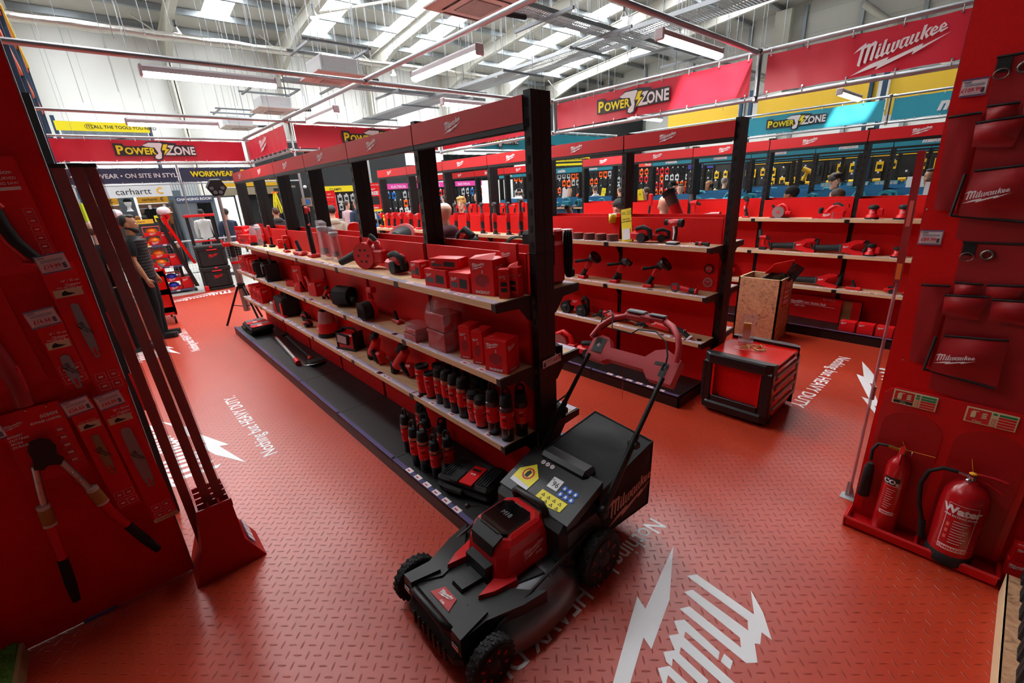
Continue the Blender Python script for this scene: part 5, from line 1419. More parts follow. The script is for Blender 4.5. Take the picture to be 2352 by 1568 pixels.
def mk_multitool():
    t = thing('multi_tool', '', 'power tool')
    b = MB(RED); b.tube([(.01, 0, .20), (-.005, 0, .14), (-.02, 0, .09)], [.026, .024, .02], 10); b.bx(-.03, .06, -.03, .03, 0, .02, .005); logo(b, (-.015, -.025, .15), (.0, 0, -1), (1, 0, 0), .05, WHT, .002); b.build('body', t)
    b = MB(BLKR); b.tube([(-.0, 0, .11), (.015, 0, .06), (.02, 0, .02)], [.021, .018, .026], 9); b.tube([(.01, 0, .20), (.0, -.0, .235), (-.04, 0, .25)], [.026, .028, .018], 9); b.build('grip', t)
    return t
def mk_hacker():
    t = thing('compact_drill', '', 'power tool')
    b = MB(RED); b.cyl((-.02, 0, .15), (.05, 0, .15), .028, n=12); b.tube([(.02, 0, .14), (.02, 0, .05)], [.02, .018], 9); b.build('body', t)
    b = MB(GRY); b.cyl((-.02, 0, .15), (-.03, 0, .24), .024, .02, 12); b.build('head', t)
    b = MB(BLKR); b.bx(-.02, .06, -.025, .025, 0, .03, .006); b.tube([(.05, 0, .15), (.085, 0, .13)], .016, 8); b.build('base', t)
    return t
def mk_heatgun():
    t = thing('heat_gun', '', 'power tool')
    b = MB(RED); b.tube([(-.04, 0, .18), (.0, 0, .18), (.05, 0, .178)], [.024, .03, .03], 14); logo(b, (-.02, -.031, .175), (1, 0, 0), (0, 0, 1), .05, WHT, .0); b.tube([(.01, 0, .155), (.02, 0, .11), (.015, 0, .04)], [.016, .016, .014], 8); b.bx(-.04, .05, -.03, .03, .014, .022); b.build('body', t)
    b = MB(BLKR); b.cyl((-.04, 0, .18), (-.075, 0, .182), .024, .026, 14); b.cyl((.05, 0, .178), (.085, 0, .176), .034, n=14); b.tube([(.025, 0, .15), (.03, 0, .10), (.02, 0, .03)], [.014, .015, .016], 8); b.bx(-.045, .055, -.035, .035, 0, .014, .004); b.build('nozzle_and_grip', t)
    return t
def mk_band():
    t = thing('band_saw', '', 'power tool')
    b = MB(BLKR)
    for x, z in ((-.11, .06), (.09, .05)): b.cyl((x, -.05, z), (x, .02, z), .062, n=18); b.box((x, -.02, z), (.10, .09, .09), .03)
    b.tube([(.06, 0, .12), (.10, 0, .18), (.14, 0, .15), (.14, 0, .08)], .018, 9); b.build('wheel_covers', t)
    b = MB(RED); b.prism([(-.07, .09), (-.03, .16), (.06, .15), (.12, .08), (.05, .06), (.02, .10), (-.04, .08)], -.025, .025); logo(b, (-.03, -.026, .115), (1, 0, 0), (0, 0, 1), .06, WHT, .0005); b.build('frame', t)
    return t
def mk_polish():
    t = thing('straight_polisher', '', 'power tool')
    b = MB(RED); b.tube([(-.16, 0, .075), (-.05, 0, .07), (.05, 0, .062), (.10, 0, .06)], [.036, .036, .036, .032], 12); logo(b, (-.1, -.037, .065), (1, 0, 0), (0, 0, 1), .06, WHT, .0); b.prism([(.28, .0), (.31, .04), (.33, .035), (.30, -.0)], -.02, .02); b.build('motor_housing', t)
    b = MB(BLKR); b.tube([(.10, 0, .06), (.17, 0, .075), (.24, 0, .06), (.29, 0, .025)], [.032, .024, .02, .022], 10); b.box((-.19, 0, .06), (.06, .07, .08), .015); b.tube([(-.19, -.02, .06), (-.23, -.05, .045), (-.26, -.07, .035)], .014, 8); b.build('grip', t)
    b = MB(WHT); b.tube([(.25, -.02, .08), (.255, .0, .085), (.25, .02, .08), (.245, 0, .035), (.25, -.02, .08)], .002, 4); b.build('cable_tie', t)
    return t
def mk_blower():
    t = thing('hand_blower', '', 'power tool')
    b = MB(RED); b.cyl((0, -.04, .085), (0, .035, .085), .083, n=24); b.tube([(.02, 0, .14), (.05, 0, .185), (.09, 0, .16), (.11, 0, .07)], [.02, .02, .02, .03], 9); b.bx(.05, .15, -.035, .035, .04, .12, .01); b.build('fan_housing', t)
    b = MB(BLKR); b.tube([(-.06, 0, .10), (-.13, 0, .075), (-.24, 0, .035)], [.034, .028, .024], 12); b.tube([(.04, 0, .205), (.065, 0, .19), (.08, 0, .17)], .018, 8); b.build('nozzle', t)
    b = MB(BLK)
    for q in range(6): a = q*PI/3; b.cyl((.04*math.cos(a), -.042, .085+.04*math.sin(a)), (.04*math.cos(a), -.04, .085+.04*math.sin(a)), .008, n=8)
    b.build('air_slots', t)
    return t
def mk_turbo():
    t = thing('ducted_blower', '', 'power tool')
    b = MB(BLKR); b.cyl((.02, -.10, .07), (.02, -.02, .075), .065, .068, 20); b.tube([(.0, -.02, .075), (-.08, .03, .06), (-.18, .06, .05)], [.055, .036, .03], 12)
    for q in range(8): b.bx(-.04+q*.017, -.035+q*.017, -.103, -.098, .02, .12)
    b.build('fan_duct', t)
    b = MB(RED); b.cyl((.02, -.03, .074), (.02, -.0, .076), .071, n=20); b.tube([(.0, 0, .13), (-.02, .0, .18), (.02, .0, .22)], [.022, .02, .018], 9); b.bx(-.03, .05, -.02, .03, .19, .23, .008); b.build('handle', t)
    return t
def mk_flood():
    t = thing('flood_light', '', 'work light')
    b = MB(RED); b.bx(-.09, .09, -.05, .05, .0, .13, .012); b.build('body', t)
    b = MB(BLKR); b.bx(-.10, -.085, -.055, .055, 0, .15, .005); b.bx(.085, .10, -.055, .055, 0, .15, .005); b.bx(-.11, .11, -.06, .06, 0, .015, .004); b.tube([(-.09, 0, .14), (-.06, 0, .17), (.06, 0, .17), (.09, 0, .14)], .01, 6); b.prism([(-.075, .06), (.045, .05), (.055, .13), (-.065, .145)], 0, .02, (0, -.052, 0)); b.build('frame', t)
    b = MB(mat('lamp_lens', 'b8b4b8', .2)); b.prism([(-.06, .07), (.035, .06), (.042, .12), (-.052, .135)], 0, .002, (0, -.073, 0)); b.build('lens', t)
    return t
def mk_lantern():
    t = thing('site_lantern', '', 'work light')
    b = MB(mat('frosted_pink', 'b07c80', .4)); b.lathe([(.085, .14), (.07, .25), (.06, .265), (0, .265)], n=20); b.build('diffuser', t)
    b = MB(RED); b.lathe([(.10, .04), (.095, .12), (.085, .145)], n=20); logo(b, (-.03, -.10, .08), (1, 0, 0), (0, 0, 1), .06, WHT, .0); b.build('body', t)
    b = MB(BLKR); b.lathe([(.10, 0), (.108, .01), (.10, .045)], n=20); b.bx(-.04, .04, -.05, .05, .26, .275, .004); b.build('base', t)
    return t
def mk_tower():
    t = thing('tower_light', '', 'work light')
    b = MB(RED); b.bx(-.09, .04, -.045, .045, 0, .035, .008); b.tube([(-.02, .0, .40), (-.02, 0, .46), (.07, 0, .45), (.07, 0, .42)], .012, 6); b.tube([(-.02, 0, .30), (.06, 0, .31)], .01, 6); b.build('base', t)
    b = MB(BLKR); b.tube([(-.02, 0, .03), (-.04, 0, .27)], [.024, .024], 8); b.bx(-.065, -.03, -.02, .02, .24, .48, .006); b.tube([(.065, 0, .43), (.06, 0, .30)], .008, 6); b.build('column', t)
    return t
def mk_clam():
    t = thing('clear_blister_pack', '', 'torch pack')
    b = MB(mat('blister_plastic', 'efe4ea', .06, alpha=.3, spec=.9)); b.prism([(-.07, 0), (.07, 0), (.05, .12), (.045, .31), (-.045, .33), (-.05, .12)], -.03, .03); b.build('blister', t)
    b = MB(RED); b.tube([(0, 0, .10), (0, 0, .24)], .026, 10); b.bx(-.04, .04, .015, .02, .02, .10); b.build('torch', t)
    b = MB(LGRY); b.lathe([(.03, .24), (.045, .27), (.04, .28), (0, .285)], n=14); b.m(BLKR).lathe([(.024, .05), (.026, .12)], n=10); b.build('lamp_head', t)
    return t
def mk_torch():
    t = thing('slim_torch', '', 'torch')
    b = MB(RED); b.bx(-.07, .07, -.02, .02, .0, .03, .008); b.bx(.03, .07, -.03, .03, 0, .02, .004); b.build('body', t)
    b = MB(BLKR); b.tube([(.02, 0, .02), (-.02, 0, .10)], .013, 8); b.bx(-.04, .02, -.012, .012, .03, .04, .003); b.build('arm', t)
    return t
def mk_stick():
    t = thing('stick_light', '', 'work light')
    b = MB(BLKR); b.bx(-.035, .035, -.03, .03, 0, .03, .006); b.tube([(0, 0, .03), (.01, 0, .13)], [.012, .014], 8); b.build('base', t)
    b = MB(RED); b.bx(-.01, .04, -.018, .018, .12, .26, .01); b.build('head', t)
    return t
def mk_radio():
    t = thing('site_radio', '', 'radio')
    b = MB(BLKR); b.bx(-.16, .16, -.09, .09, 0, .21, .02); b.tube([(-.12, 0, .21), (-.10, 0, .24), (.10, 0, .24), (.12, 0, .21)], .012, 7); b.build('body', t)
    b = MB(RED); b.bx(-.15, -.09, -.1, -.088, .02, .16, .01); b.bx(.09, .15, -.1, -.088, .02, .16, .01); b.bx(-.16, .16, -.092, -.05, 0, .03, .006); b.build('side_panels', t)
    b = MB(mat('lamp_lens', 'b8b4b8', .2)); b.box((-.20, -.10, .08), (.12, .03, .10), .01); b.m(BLKR).box((-.20, -.088, .08), (.14, .03, .12), .012); b.build('front_lamp', t)
    return t
def mk_nailer():
    t = thing('nail_gun', '', 'power tool')
    b = MB(RED); b.tube([(-.05, 0, .06), (.0, 0, .12), (.05, 0, .18)], [.04, .036, .03], 10); b.box((.07, 0, .05), (.07, .06, .09), .012); b.build('body', t)
    b = MB(BLKR); b.tube([(-.02, 0, .17), (.02, 0, .21), (.06, 0, .22)], [.025, .03, .02], 9); b.tube([(.02, -.03, .10), (.06, -.03, .05), (.08, -.02, .02)], .018, 8); b.bx(-.10, -.06, -.03, .03, .0, .09, .01); b.build('grip', t)
    return t
def mk_strap():
    t = thing('strap_tool', '', 'power tool')
    b = MB(RED); b.bx(-.07, .05, -.04, .04, .02, .08, .015); b.bx(-.03, .08, -.03, .03, .05, .11, .012); b.build('body', t)
    b = MB(BLKR); b.tube([(-.02, -.02, .10), (.04, -.02, .115), (.09, -.01, .09), (.085, -.0, .03)], .018, 8); b.cyl((.03, -.045, .04), (.03, .045, .04), .035, n=14); b.build('grip', t)
    return t
def mk_drum():
    t = thing('cable_drum_machine', '', 'drain machine')
    b = MB(BLKR); b.cyl((-.02, -.02, .095), (.12, .05, .095), .095, .085, 10, smooth=False); b.tube([(.12, .05, .09), (.22, .03, .07)], [.03, .025], 10); b.build('drum', t)
    b = MB(RED); b.cyl((-.035, -.028, .095), (-.02, -.02, .095), .055, n=8, smooth=False); b.build('cover', t)
    return t
def mk_organiser():
    t = thing('parts_organiser', '', 'case')
    b = MB(BLKR); b.bx(-.15, .15, -.13, .13, 0, .05, .012); b.bx(-.13, .13, -.145, -.12, .01, .04, .005); b.build('case', t)
    b = MB(mat('clear_lid', 'c8c4c8', .12, alpha=.55, spec=.8)); b.bx(-.135, .135, -.11, .12, .051, .062, .006); b.build('lid', t)
    b = MB(REDP); b.bx(.02, .14, -.132, .12, .0625, .066); b.m(WHT).bx(.05, .09, -.05, .0, .0662, .0668); b.build('card', t)
    return t
K = lambda f, c='power tool': Kind(f, c)
IM, RT, GD, GN, SW, CS, PL, SA, SQ, MT, CD, HG = K(mk_impact), K(mk_ratchet), K(mk_grinder(True)), K(mk_grinder(False)), K(mk_sawzall), K(mk_circsaw), K(mk_planer), K(mk_sander(True)), K(mk_sander(False)), K(mk_multitool), K(mk_hacker), K(mk_heatgun)
BD, PO, BL, TB, FL, LN, TW, CL, TO, ST, RA, NG, SP, DR, OG = K(mk_band), K(mk_polish), K(mk_blower), K(mk_turbo), K(mk_flood, 'work light'), K(mk_lantern, 'work light'), K(mk_tower, 'work light'), K(mk_clam, 'torch pack'), K(mk_torch, 'torch'), K(mk_stick, 'work light'), K(mk_radio, 'radio'), K(mk_nailer), K(mk_strap), K(mk_drum, 'drain machine'), K(mk_organiser, 'case')
def g1(kind, lab, y, z, x=1.46, dr=0, grp=None, sc=1.0): return kind.put(lab, gpos(x, y, z), (0, 0, -90+dr), grp, sc)
# top shelf of the near gondola
g1(SP, 'red and grey power tool left of the cartons on the top shelf', 2.9, Z1_, 1.48, 0, None, 1.25)
g1(BL, 'red hand blower with dark nozzle on the near top shelf', 3.30, Z1_, 1.46, 22, None, 1.2)
g1(CL, 'clear blister pack with red lantern, right one of two on the top shelf', 3.93, Z1_, 1.46, 0, 'clear blister packs', .9)
g1(CL, 'clear blister pack with silver lamp, left one of two on the top shelf', 4.18, Z1_, 1.46, 0, 'clear blister packs', 1.05)
g1(TW, 'tall red and black tower light rising above the top shelf', 4.46, Z1_, 1.45)
g1(TO, 'red torch lying at the front of the top shelf left of the tower light', 4.80, Z1_, 1.42, 10, 'small torches on the top shelf', 1.4)
g1(TO, 'small hinged torch left of the lying torch on the top shelf', 5.25, Z1_, 1.42, 0, 'small torches on the top shelf', .9)
g1(ST, 'upright stick light on the far top shelf, right one', 6.05, Z1_, 1.49, 0, 'stick lights')
g1(ST, 'upright stick light on the far top shelf, left one', 6.22, Z1_, 1.45, 0, 'stick lights', .6)
g1(CL, 'small clear blister pack on the far top shelf', 6.45, Z1_, 1.46, 0, 'clear blister packs', .8)
g1(LN, 'small lantern beside the leaning cartons at the far end', 6.62, Z1_, 1.47, 0, None, .9)
# second shelf
g1(FL, 'red and black flood light on the second shelf, far one', 6.6, Z2_, 1.44, -15, 'flood lights on the second shelf', 1.35)
g1(FL, 'larger red and black flood light on the second shelf, nearer one', 6.12, Z2_, 1.44, -10, 'flood lights on the second shelf', 1.45)
g1(NG, 'small red strap gun hanging over the second shelf edge', 4.38, Z2_, 1.46, 20, None, .55)
g1(DR, 'black and red octagonal drain cable machine on the second shelf', 3.98, Z2_, 1.45)
g1(TB, 'black ducted blower with red handle on the second shelf', 3.34, Z2_, 1.45, 0, None, 1.1)
g1(TO, 'small red tool half hidden behind the plastic bags', 3.05, Z2_, 1.50, 0, None, .9)
# third shelf
g1(RA, 'black and red site radio with front lamp on the third shelf', 5.85, Z3_, 1.455, 0, None, 1.1)
g1(SP, 'flat red and black light on the third shelf', 5.35, Z3_, 1.50, 0, None, .95)
g1(SP, 'small red and black tool in front of the flat light', 5.05, Z3_, 1.42, 10, None, .8)
g1(LN, 'round red site lantern with frosted top on the third shelf', 4.52, Z3_, 1.46)
g1(FL, 'pair of hinged folding lights on the third shelf', 3.95, Z3_, 1.45, 20, None, 1.15)
g1(NG, 'red and black nail gun on the third shelf', 3.42, Z3_, 1.45, 0, None, 1.15)
g1(NG, 'dark nail gun beside the tumblers on the third shelf', 2.98, Z3_, 1.46, 15, None, 1.15)
for i, (x, y, z) in enumerate(((1.33, 7.35, .1), (1.33, 7.05, .1), (1.33, 7.2, .17), (1.33, 6.95, .17))):
    OG.put('clear lidded parts organiser at the far end of the plinth, %s' % ('bottom left', 'bottom right', 'top left', 'top right')[i], gpos(x, y, z), (0, 0, -90), 'clear lidded organisers on the plinth', 1.05)
# cards leaning
for i, y in enumerate((4.98, 4.72)):
    t = thing('tool_card', 'carded tool leaning on the second shelf, %s one' % ('left', 'right')[i], 'tool card', gpos(1.46, y, Z2_), (18, 0, -90), 'leaning tool cards'); b = MB(REDP); b.bx(-.045, .045, 0, .003, 0, .21, .001); b.m(BLKR).tube([(0, -.008, .03), (0, -.008, .12)], .01, 6); b.m(CHR).tube([(0, -.008, .12), (.01, -.008, .17)], .006, 6); b.build('card', t)
# telescopic light on the plinth
t = thing('telescopic_light', 'long silver and black telescopic work light lying on the plinth', 'work light', (1.30, 5.75, .1006))
b = MB(ALU); b.cyl((.07, .62, .03), (-.02, -.45, .03), .022, n=12); b.build('silver_tube', t)
b = MB(BLKR); b.tube([(.19, .60, .03), (.12, -.55, .03)], .016, 8); b.tube([(.15, .66, .03), (.24, .70, .05), (.20, .58, .05)], .014, 7); b.cyl((.07, .62, .03), (.075, .66, .03), .028, n=10); b.bx(.04, .22, -.78, -.64, .01, .05, .012); b.build('arm', t)
b = MB(RED); b.cyl((-.02, -.45, .03), (-.035, -.60, .03), .028, n=12); b.cyl((.075, .62, .03), (.08, .60, .03), .028, n=12); b.tube([(.12, -.50, .03), (.10, -.60, .03)], .022, 8); b.build('end_grips', t)
b = MB(CHR); b.tube([(.0, -.62, .02), (-.01, -.75, .03), (.05, -.85, .05), (.19, -.84, .05), (.24, -.72, .05)], .004, 5); b.build('wire_stand', t)
# mower accessory case on the plinth
t = thing('tool_case', 'black ribbed tool case with red card sleeve lying on the plinth end', 'case', (1.345, 1.99, .1006), (0, 0, -72))
b = MB(BLKR); b.bx(-.20, .20, -.13, .13, 0, .05, .02); b.bx(-.195, .195, -.125, .125, .052, .10, .02)
for q in range(5): b.bx(-.17+q*.018, -.16+q*.018, -.1, .02, .10, .106); b.bx(.09+q*.018, .10+q*.018, -.1, .1, .10, .106)
b.bx(-.09, -.02, -.13, -.02, .085, .108, .006); b.bx(-.13, .02, -.155, -.125, .02, .06, .01); b.build('shell', t)
b = MB(REDP); b.bx(-.01, .08, -.132, .05, .100, .109); b.m(WHT).text('M18', .02, (.01, -.04, .1095), (1, 0, 0), (0, 1, 0), .02); b.m(INK).bx(.0, .06, .0, .02, .109, .1096); b.build('card_sleeve', t)
# goods in clear bags on the middle shelf
def film_bag(lab, x, y, w, d, h, seed):
    t = thing('bagged_goods', lab, 'bag', gpos(x, y, Z2_), GR, 'goods in clear plastic bags')
    b = MB(mat('bagged_red', 'a81820', .5)); b.bx(-w*.36, w*.36, -d*.35, d*.35, 0.0, h*.38, .004); b.bx(-w*.30, w*.36, -d*.32, d*.35, h*.39, h*.72, .004); b.bx(-w*.37, w*.37, -d*.37, d*.37, h*.32, h*.38, .002); b.build('contents', t)
    m = mat('crumpled_film', 'efe6ea', .05, alpha=.13, spec=1.0, bump=1.0, bscale=18)
    b = MB(m); r2 = random.Random(seed); rings = []
    for k in range(9):
        q = k/8; s = (1.0 if q < .75 else 1-(q-.75)*1.8); rings.append([(w*.5*s*math.cos(a)*(1+.16*r2.uniform(-1, 1)), d*.5*s*math.sin(a)*(1+.16*r2.uniform(-1, 1)), h*q*(1+.02*r2.uniform(-1, 1))) for a in [2*PI*i/16 for i in range(16)]])
    b.loft(rings, True, False); b.build('film', t)
film_bag('large clear plastic bag of red bins on the middle shelf', 1.43, 2.27, .27, .20, .33, 3)
film_bag('small crumpled clear bag of red parts left of the large bag', 1.40, 2.58, .22, .16, .12, 5)
# second side of the near gondola: charger with cables, ends of shelves
t = thing('cable_charger', 'tall red and black tool with coiled black cables behind the near black post', 'charger', (1.84, 1.78, Z1_+.001), (0, 0, 0))
b = MB(RED); b.bx(-.07, .07, -.10, .10, 0, .24, .02); b.bx(.0, .07, -.08, .08, .2, .30, .01); b.build('body', t)
b = MB(BLKR); b.bx(-.09, -.02, -.11, .11, .10, .30, .02)
for q in range(3): b.tube([(.06+.012*math.cos(a)+q*.006, -.10-.012*q, .17+.12*math.sin(a)) for a in [PI*i/8 for i in range(17)]], .007, 6)
b.tube([(.075, -.09, .26), (.08, -.11, .16), (.078, -.10, .05)], .016, 7); b.bx(.06, .11, -.13, -.09, .03, .08, .008); b.build('cable_coil', t)
t = thing('strip_ticket', 'violet price strip clipped to the near black post', 'ticket', (1.60, 1.59, .93)); b = MB(TAGM); b.at((0, 0, 0), (0, -3, 0)); b.bx(0, .145, -.004, -.001, 0, .045); b.m(TAGR).text('£559.99', .02, (.08, -.005, .016), (1, 0, 0), (0, 0, 1), .03); b.bx(.125, .142, -.0048, -.004, .03, .042); b.m(GRY).bx(.006, .02, -.0048, -.004, .005, .03); b.bx(.025, .07, -.0048, -.004, .03, .032); b.build('strip', t)
for i, (x, z, k) in enumerate(((1.83, Z2_, 'mid'), (1.85, Z3_, 'end'))):
    SW.put('tool seen end-on on the rear side of the near gondola, %s shelf' % ('middle', 'lowest')[i], (x, 1.80, z+.001), (0, 0, 70), None, .8)

# ------ second gondola
X2 = 3.62
def g2(kind, lab, y, z, dr=0, grp=None, sc=1.0, x=X2): return kind.put(lab, gpos(x, y, z), (0, 0, -90+dr), grp, sc)
def mk_discs():
    t = thing('disc_stack', '', 'abrasive discs')
    for q in range(8): b = MB(mat('disc_print', '8c3a34', .6) if q % 2 else mat('disc_grey', '4a3c3a', .7)); b.cyl((.002*math.sin(q*2), .002*math.cos(q*3), q*.008), (.002*math.sin(q*2), .002*math.cos(q*3), q*.008+.006), .056, n=22); b.build('disc', t)
    return t
def mk_tubs():
    t = thing('clear_tub_stack', '', 'tubs')
    b = MB(mat('tub_clear', 'cfc2bf', .15, alpha=.6, spec=.8)); b.lathe([(.055, 0), (.06, .07)], n=20); b.build('tub', t)
    for q in range(4): b = MB(mat('tub_lid', 'd8d0d0', .3)); b.lathe([(0, .02+q*.022), (.065, .02+q*.022), (.065, .026+q*.022), (0, .026+q*.022)], n=20); b.build('lid', t)
    return t
DS, TU = K(mk_discs, 'abrasive discs'), K(mk_tubs, 'tubs')
for i, y in enumerate((3.46, 3.33, 3.18)): g2(TU, 'stack of clear round tubs on the second gondola, %s from the left' % ORD[i], y, Z1_, 0, 'clear tub stacks')
for i, y in enumerate((3.03, 2.88, 2.74, 2.60)): g2(DS, 'stack of thin grinding discs, %s from the left' % ORD[i], y, Z1_, 0, 'stacks of grinding discs')
t = thing('counter_sign', 'tall tilted yellow sign with leaflets on the second gondola top shelf', 'sign', gpos(3.60, 2.42, Z1_), (-8, -10, -90)); b = MB(PINE); b.bx(-.05, .05, 0, .03, 0, .14); b.m(YEL); b.bx(-.055, .055, -.004, 0, .0, .30); b.m(INK).text('ITS', .03, (-.045, -.005, .25), (1, 0, 0), (0, 0, 1), .01); b.text('ALL THE', .012, (.008, -.005, .27), (1, 0, 0), (0, 0, 1), .01); b.text('TOOLS', .012, (.01, -.005, .257), (1, 0, 0), (0, 0, 1), .01); b.text('YOU NEED', .012, (.004, -.005, .244), (1, 0, 0), (0, 0, 1), .01); b.text('DO YOU', .02, (0, -.005, .20), (1, 0, 0), (0, 0, 1), .03, 'C'); b.text('HAVE THE BOX?', .0145, (0, -.005, .18), (1, 0, 0), (0, 0, 1), .03, 'C'); b.m(WHT).bx(-.04, .04, -.012, -.004, .02, .12); b.build('sign_panel', t)
t = thing('yellow_mug', 'yellow mug with a dark oval badge standing high on the red backboard', 'mug', (3.74, 2.69, 1.50), (0, 0, -90)); b = MB(mat('mug_yellow', 'e8c818', .35)); b.lathe([(0, 0), (.036, 0), (.038, .085), (.034, .085), (.032, .01), (0, .01)], n=20); b.m(CHR).lathe([(.038, .085), (.034, .088)], n=20); b.build('cup', t); b = MB(INK); b.tube([(.026*math.cos(a)*.6+.01, -.037, .045+.018*math.sin(a)) for a in [2*PI*i/14 for i in range(15)]], .0012, 4); b.build('badge', t)
g2(SP, 'red and black circular cutter on the second gondola top shelf', 2.30, Z1_, 0, None, 1.2)
g2(SP, 'dark cutter body behind the heat gun', 2.15, Z1_, 20, None, 1.0, 3.68)
g2(HG, 'red and black heat gun standing on the second gondola top shelf', 1.98, Z1_)
t = thing('soldering_iron', 'slim soldering iron lying at the right of the second gondola top shelf', 'soldering iron', gpos(3.6, 1.72, Z1_), GR); b = MB(BLKR); b.tube([(-.04, 0, .02), (.02, 0, .02), (.07, 0, .018)], [.016, .012, .018], 9); b.build('grip', t); b = MB(RED); b.cyl((-.01, 0, .02), (.01, 0, .02), .0165, n=9); b.build('collar', t); b = MB(CHR); b.cyl((-.09, 0, .022), (-.04, 0, .02), .003, n=6); b.build('tip', t)
g2(GD, 'angle grinder with guard on the second gondola, leftmost of three', 2.95, Z2_, 0, 'angle grinders on the second gondola', 1.1)
g2(GN, 'angle grinder with bare spindle on the second gondola, middle of three', 2.55, Z2_, 0, 'angle grinders on the second gondola', 1.1)
g2(GD, 'angle grinder with red side handle on the second gondola, rightmost of three', 2.18, Z2_, 8, 'angle grinders on the second gondola', 1.08)
t = thing('small_cutter', 'small cut-off tool with grey disc lying on the second gondola', 'power tool', gpos(3.58, 1.82, Z2_), GR); b = MB(RED); b.tube([(-.04, 0, .04), (.02, 0, .035), (.05, 0, .03)], [.028, .024, .02], 9); b.tube([(.10, 0, .03), (.115, 0, .03)], [.022, .03], 10); b.build('body', t); b = MB(BLKR); b.tube([(.05, 0, .03), (.10, 0, .03)], .023, 9); b.build('grip', t); b = MB(GRY); b.cyl((-.07, -.03, .045), (-.07, -.026, .045), .042, n=20); b.m(RED).cyl((-.07, -.034, .045), (-.07, -.03, .045), .022, n=14); b.build('disc', t)
for i, (z, m_, lab) in enumerate(((1.135, BLKM, 'black rimmed sample disc on the second gondola backboard'), (1.02, mat('disc_tan', 'b08a80', .5), 'pale rimmed sample disc below the black one on the backboard'))):
    t = thing('sample_disc', lab, 'disc', (3.756, 1.70, z), GR); b = MB(m_); b.cyl((0, 0, 0), (0, -.004, 0), .042, n=26); b.m(TAGR).cyl((0, -.004, 0), (0, -.005, 0), .031, n=22); b.m(m_).cyl((0, -.005, 0), (0, -.006, 0), .006, n=10); b.m(LGRY).bx(-.025, .025, -.0062, -.005, -.004 if i == 0 else .008, .012); b.build('disc', t)
g2(BD, 'black and red portable band saw on the second gondola', 3.05, Z3_, 0, None, 1.1)
g2(PO, 'long red straight polisher on the second gondola, left one', 2.52, Z3_, 0, 'straight polishers', 1.0)
g2(PO, 'long red straight polisher on the second gondola, right one', 2.02, Z3_, -6, 'straight polishers', .95, 3.6)
g2(CS, 'dark cut-off saw on the plinth of the second gondola', 3.2, .1, 10, None, 1.35, 3.5)
g2(SP, 'red circular saw housing on the plinth behind the mower handle', 2.85, .1, 0, None, 1.6, 3.55)
g2(TO, 'red tool low on the plinth seen through the mower handle', 2.3, .1, 0, None, 1.1)
b = MB(BLK).cyl((3.6, 1.66, .5406), (3.6, 1.66, .552), .02, n=14); tag(b.build('bottle_cap'), 'small black cap near the end of the lowest shelf of the second gondola', 'cap')
# tools on the rear side, rising above the backboard
for i, (y, lab) in enumerate(((3.35, 'red torch leaning above the second backboard, far left'), (2.62, 'red torch leaning behind the second backboard post'), (2.05, 'big red torch leaning above the second backboard beside the bald man'))):
    t = thing('large_torch', lab, 'torch', (3.98, y, Z1_+.05), (0, -28, -90)); k = (.85, .9, 1.3)[i]; b = MB(RED); b.cyl((0, 0, 0), (0, 0, .22*k), .036*k, .040*k, 14); b.build('body', t); b = MB(BLKR); b.cyl((0, 0, .30*k), (0, 0, .33*k), .048*k, n=14); b.m(mat('torch_glass', '5a4644', .3)).cyl((0, 0, .22*k), (0, 0, .30*k), .042*k, n=14); b.build('head', t)
g2(IM, 'red drill standing on the rear shelf of the second gondola', 1.82, Z1_+.0, 0, None, 1.1, 4.0)
IMG = 'red impact drivers in a row on the far part of the second gondola'
for i, y in enumerate((7.42, 7.18, 6.98, 6.74, 6.46, 6.2)):
    IM.put('red and black impact driver on the far top shelf, %s from the left' % ORD[i], gpos(3.64, y, Z1_), (0, 0, -95), IMG, 1.12)
t = thing('yellow_tag', 'small yellow tag between the first two impact drivers', 'tag', (3.62, 7.3, Z1_+.001), GR); b = MB(YEL); b.ball((0, 0, .13), (.03, .01, .03)); b.ball((0, 0, .19), (.02, .01, .02)); b.cyl((0, 0, 0), (0, 0, .12), .004); b.build('tag', t)
for i, y in enumerate((5.72, 5.18, 4.9, 4.6, 4.35, 4.1, 3.88)):
    RT.put('upright red angle wrench with grey head, %s from the left in the row' % ORD[i], gpos(3.62, y, Z1_), (0, 0, -90), 'upright angle wrenches in a row', 1.06 if i != 6 else 1.15)
for i, y in enumerate((7.7-.6, 6.3)):
    t = thing('lampshade_tool', 'large black round dust hood above the near backboard, %s one' % ('left', 'right')[i], 'dust hood', (1.90, 4.35-.75*i, Z1_+.16), (0, 60 if i == 0 else -50, 20))
    b = MB(BLKR); b.lathe([(.02, .08), (.03, .05), (.12, .01), (.155, -.01)], n=26); b.build('hood', t); b = MB(RED); b.lathe([(.158, -.012), (.162, .0), (.156, .004)], n=26); b.build('rim', t); b = MB(GRY); b.tube([(0, 0, .07), (0, 0, -.12)], .02, 8); b.build('neck', t)
for i, (y, k) in enumerate(((2.62, 1.0), (2.35, .0))):
    if k: SP.put('black and red tool rising above the near backboard beside the rucksack', (1.86, 2.50, Z1_+.12), (0, -60, -90), None, 1.3)
t = thing('cable_coil', 'loop of grey cable above the near backboard', 'cable', (1.85, 2.0, Z1_)); b = MB(BLKR)
for q in range(3): b.tube([(0.01*q, .12*math.cos(a)+.02*q, .18+.07*math.sin(a)) for a in [2*PI*i/18 for i in range(19)]], .006, 5)
b.build('coil', t)

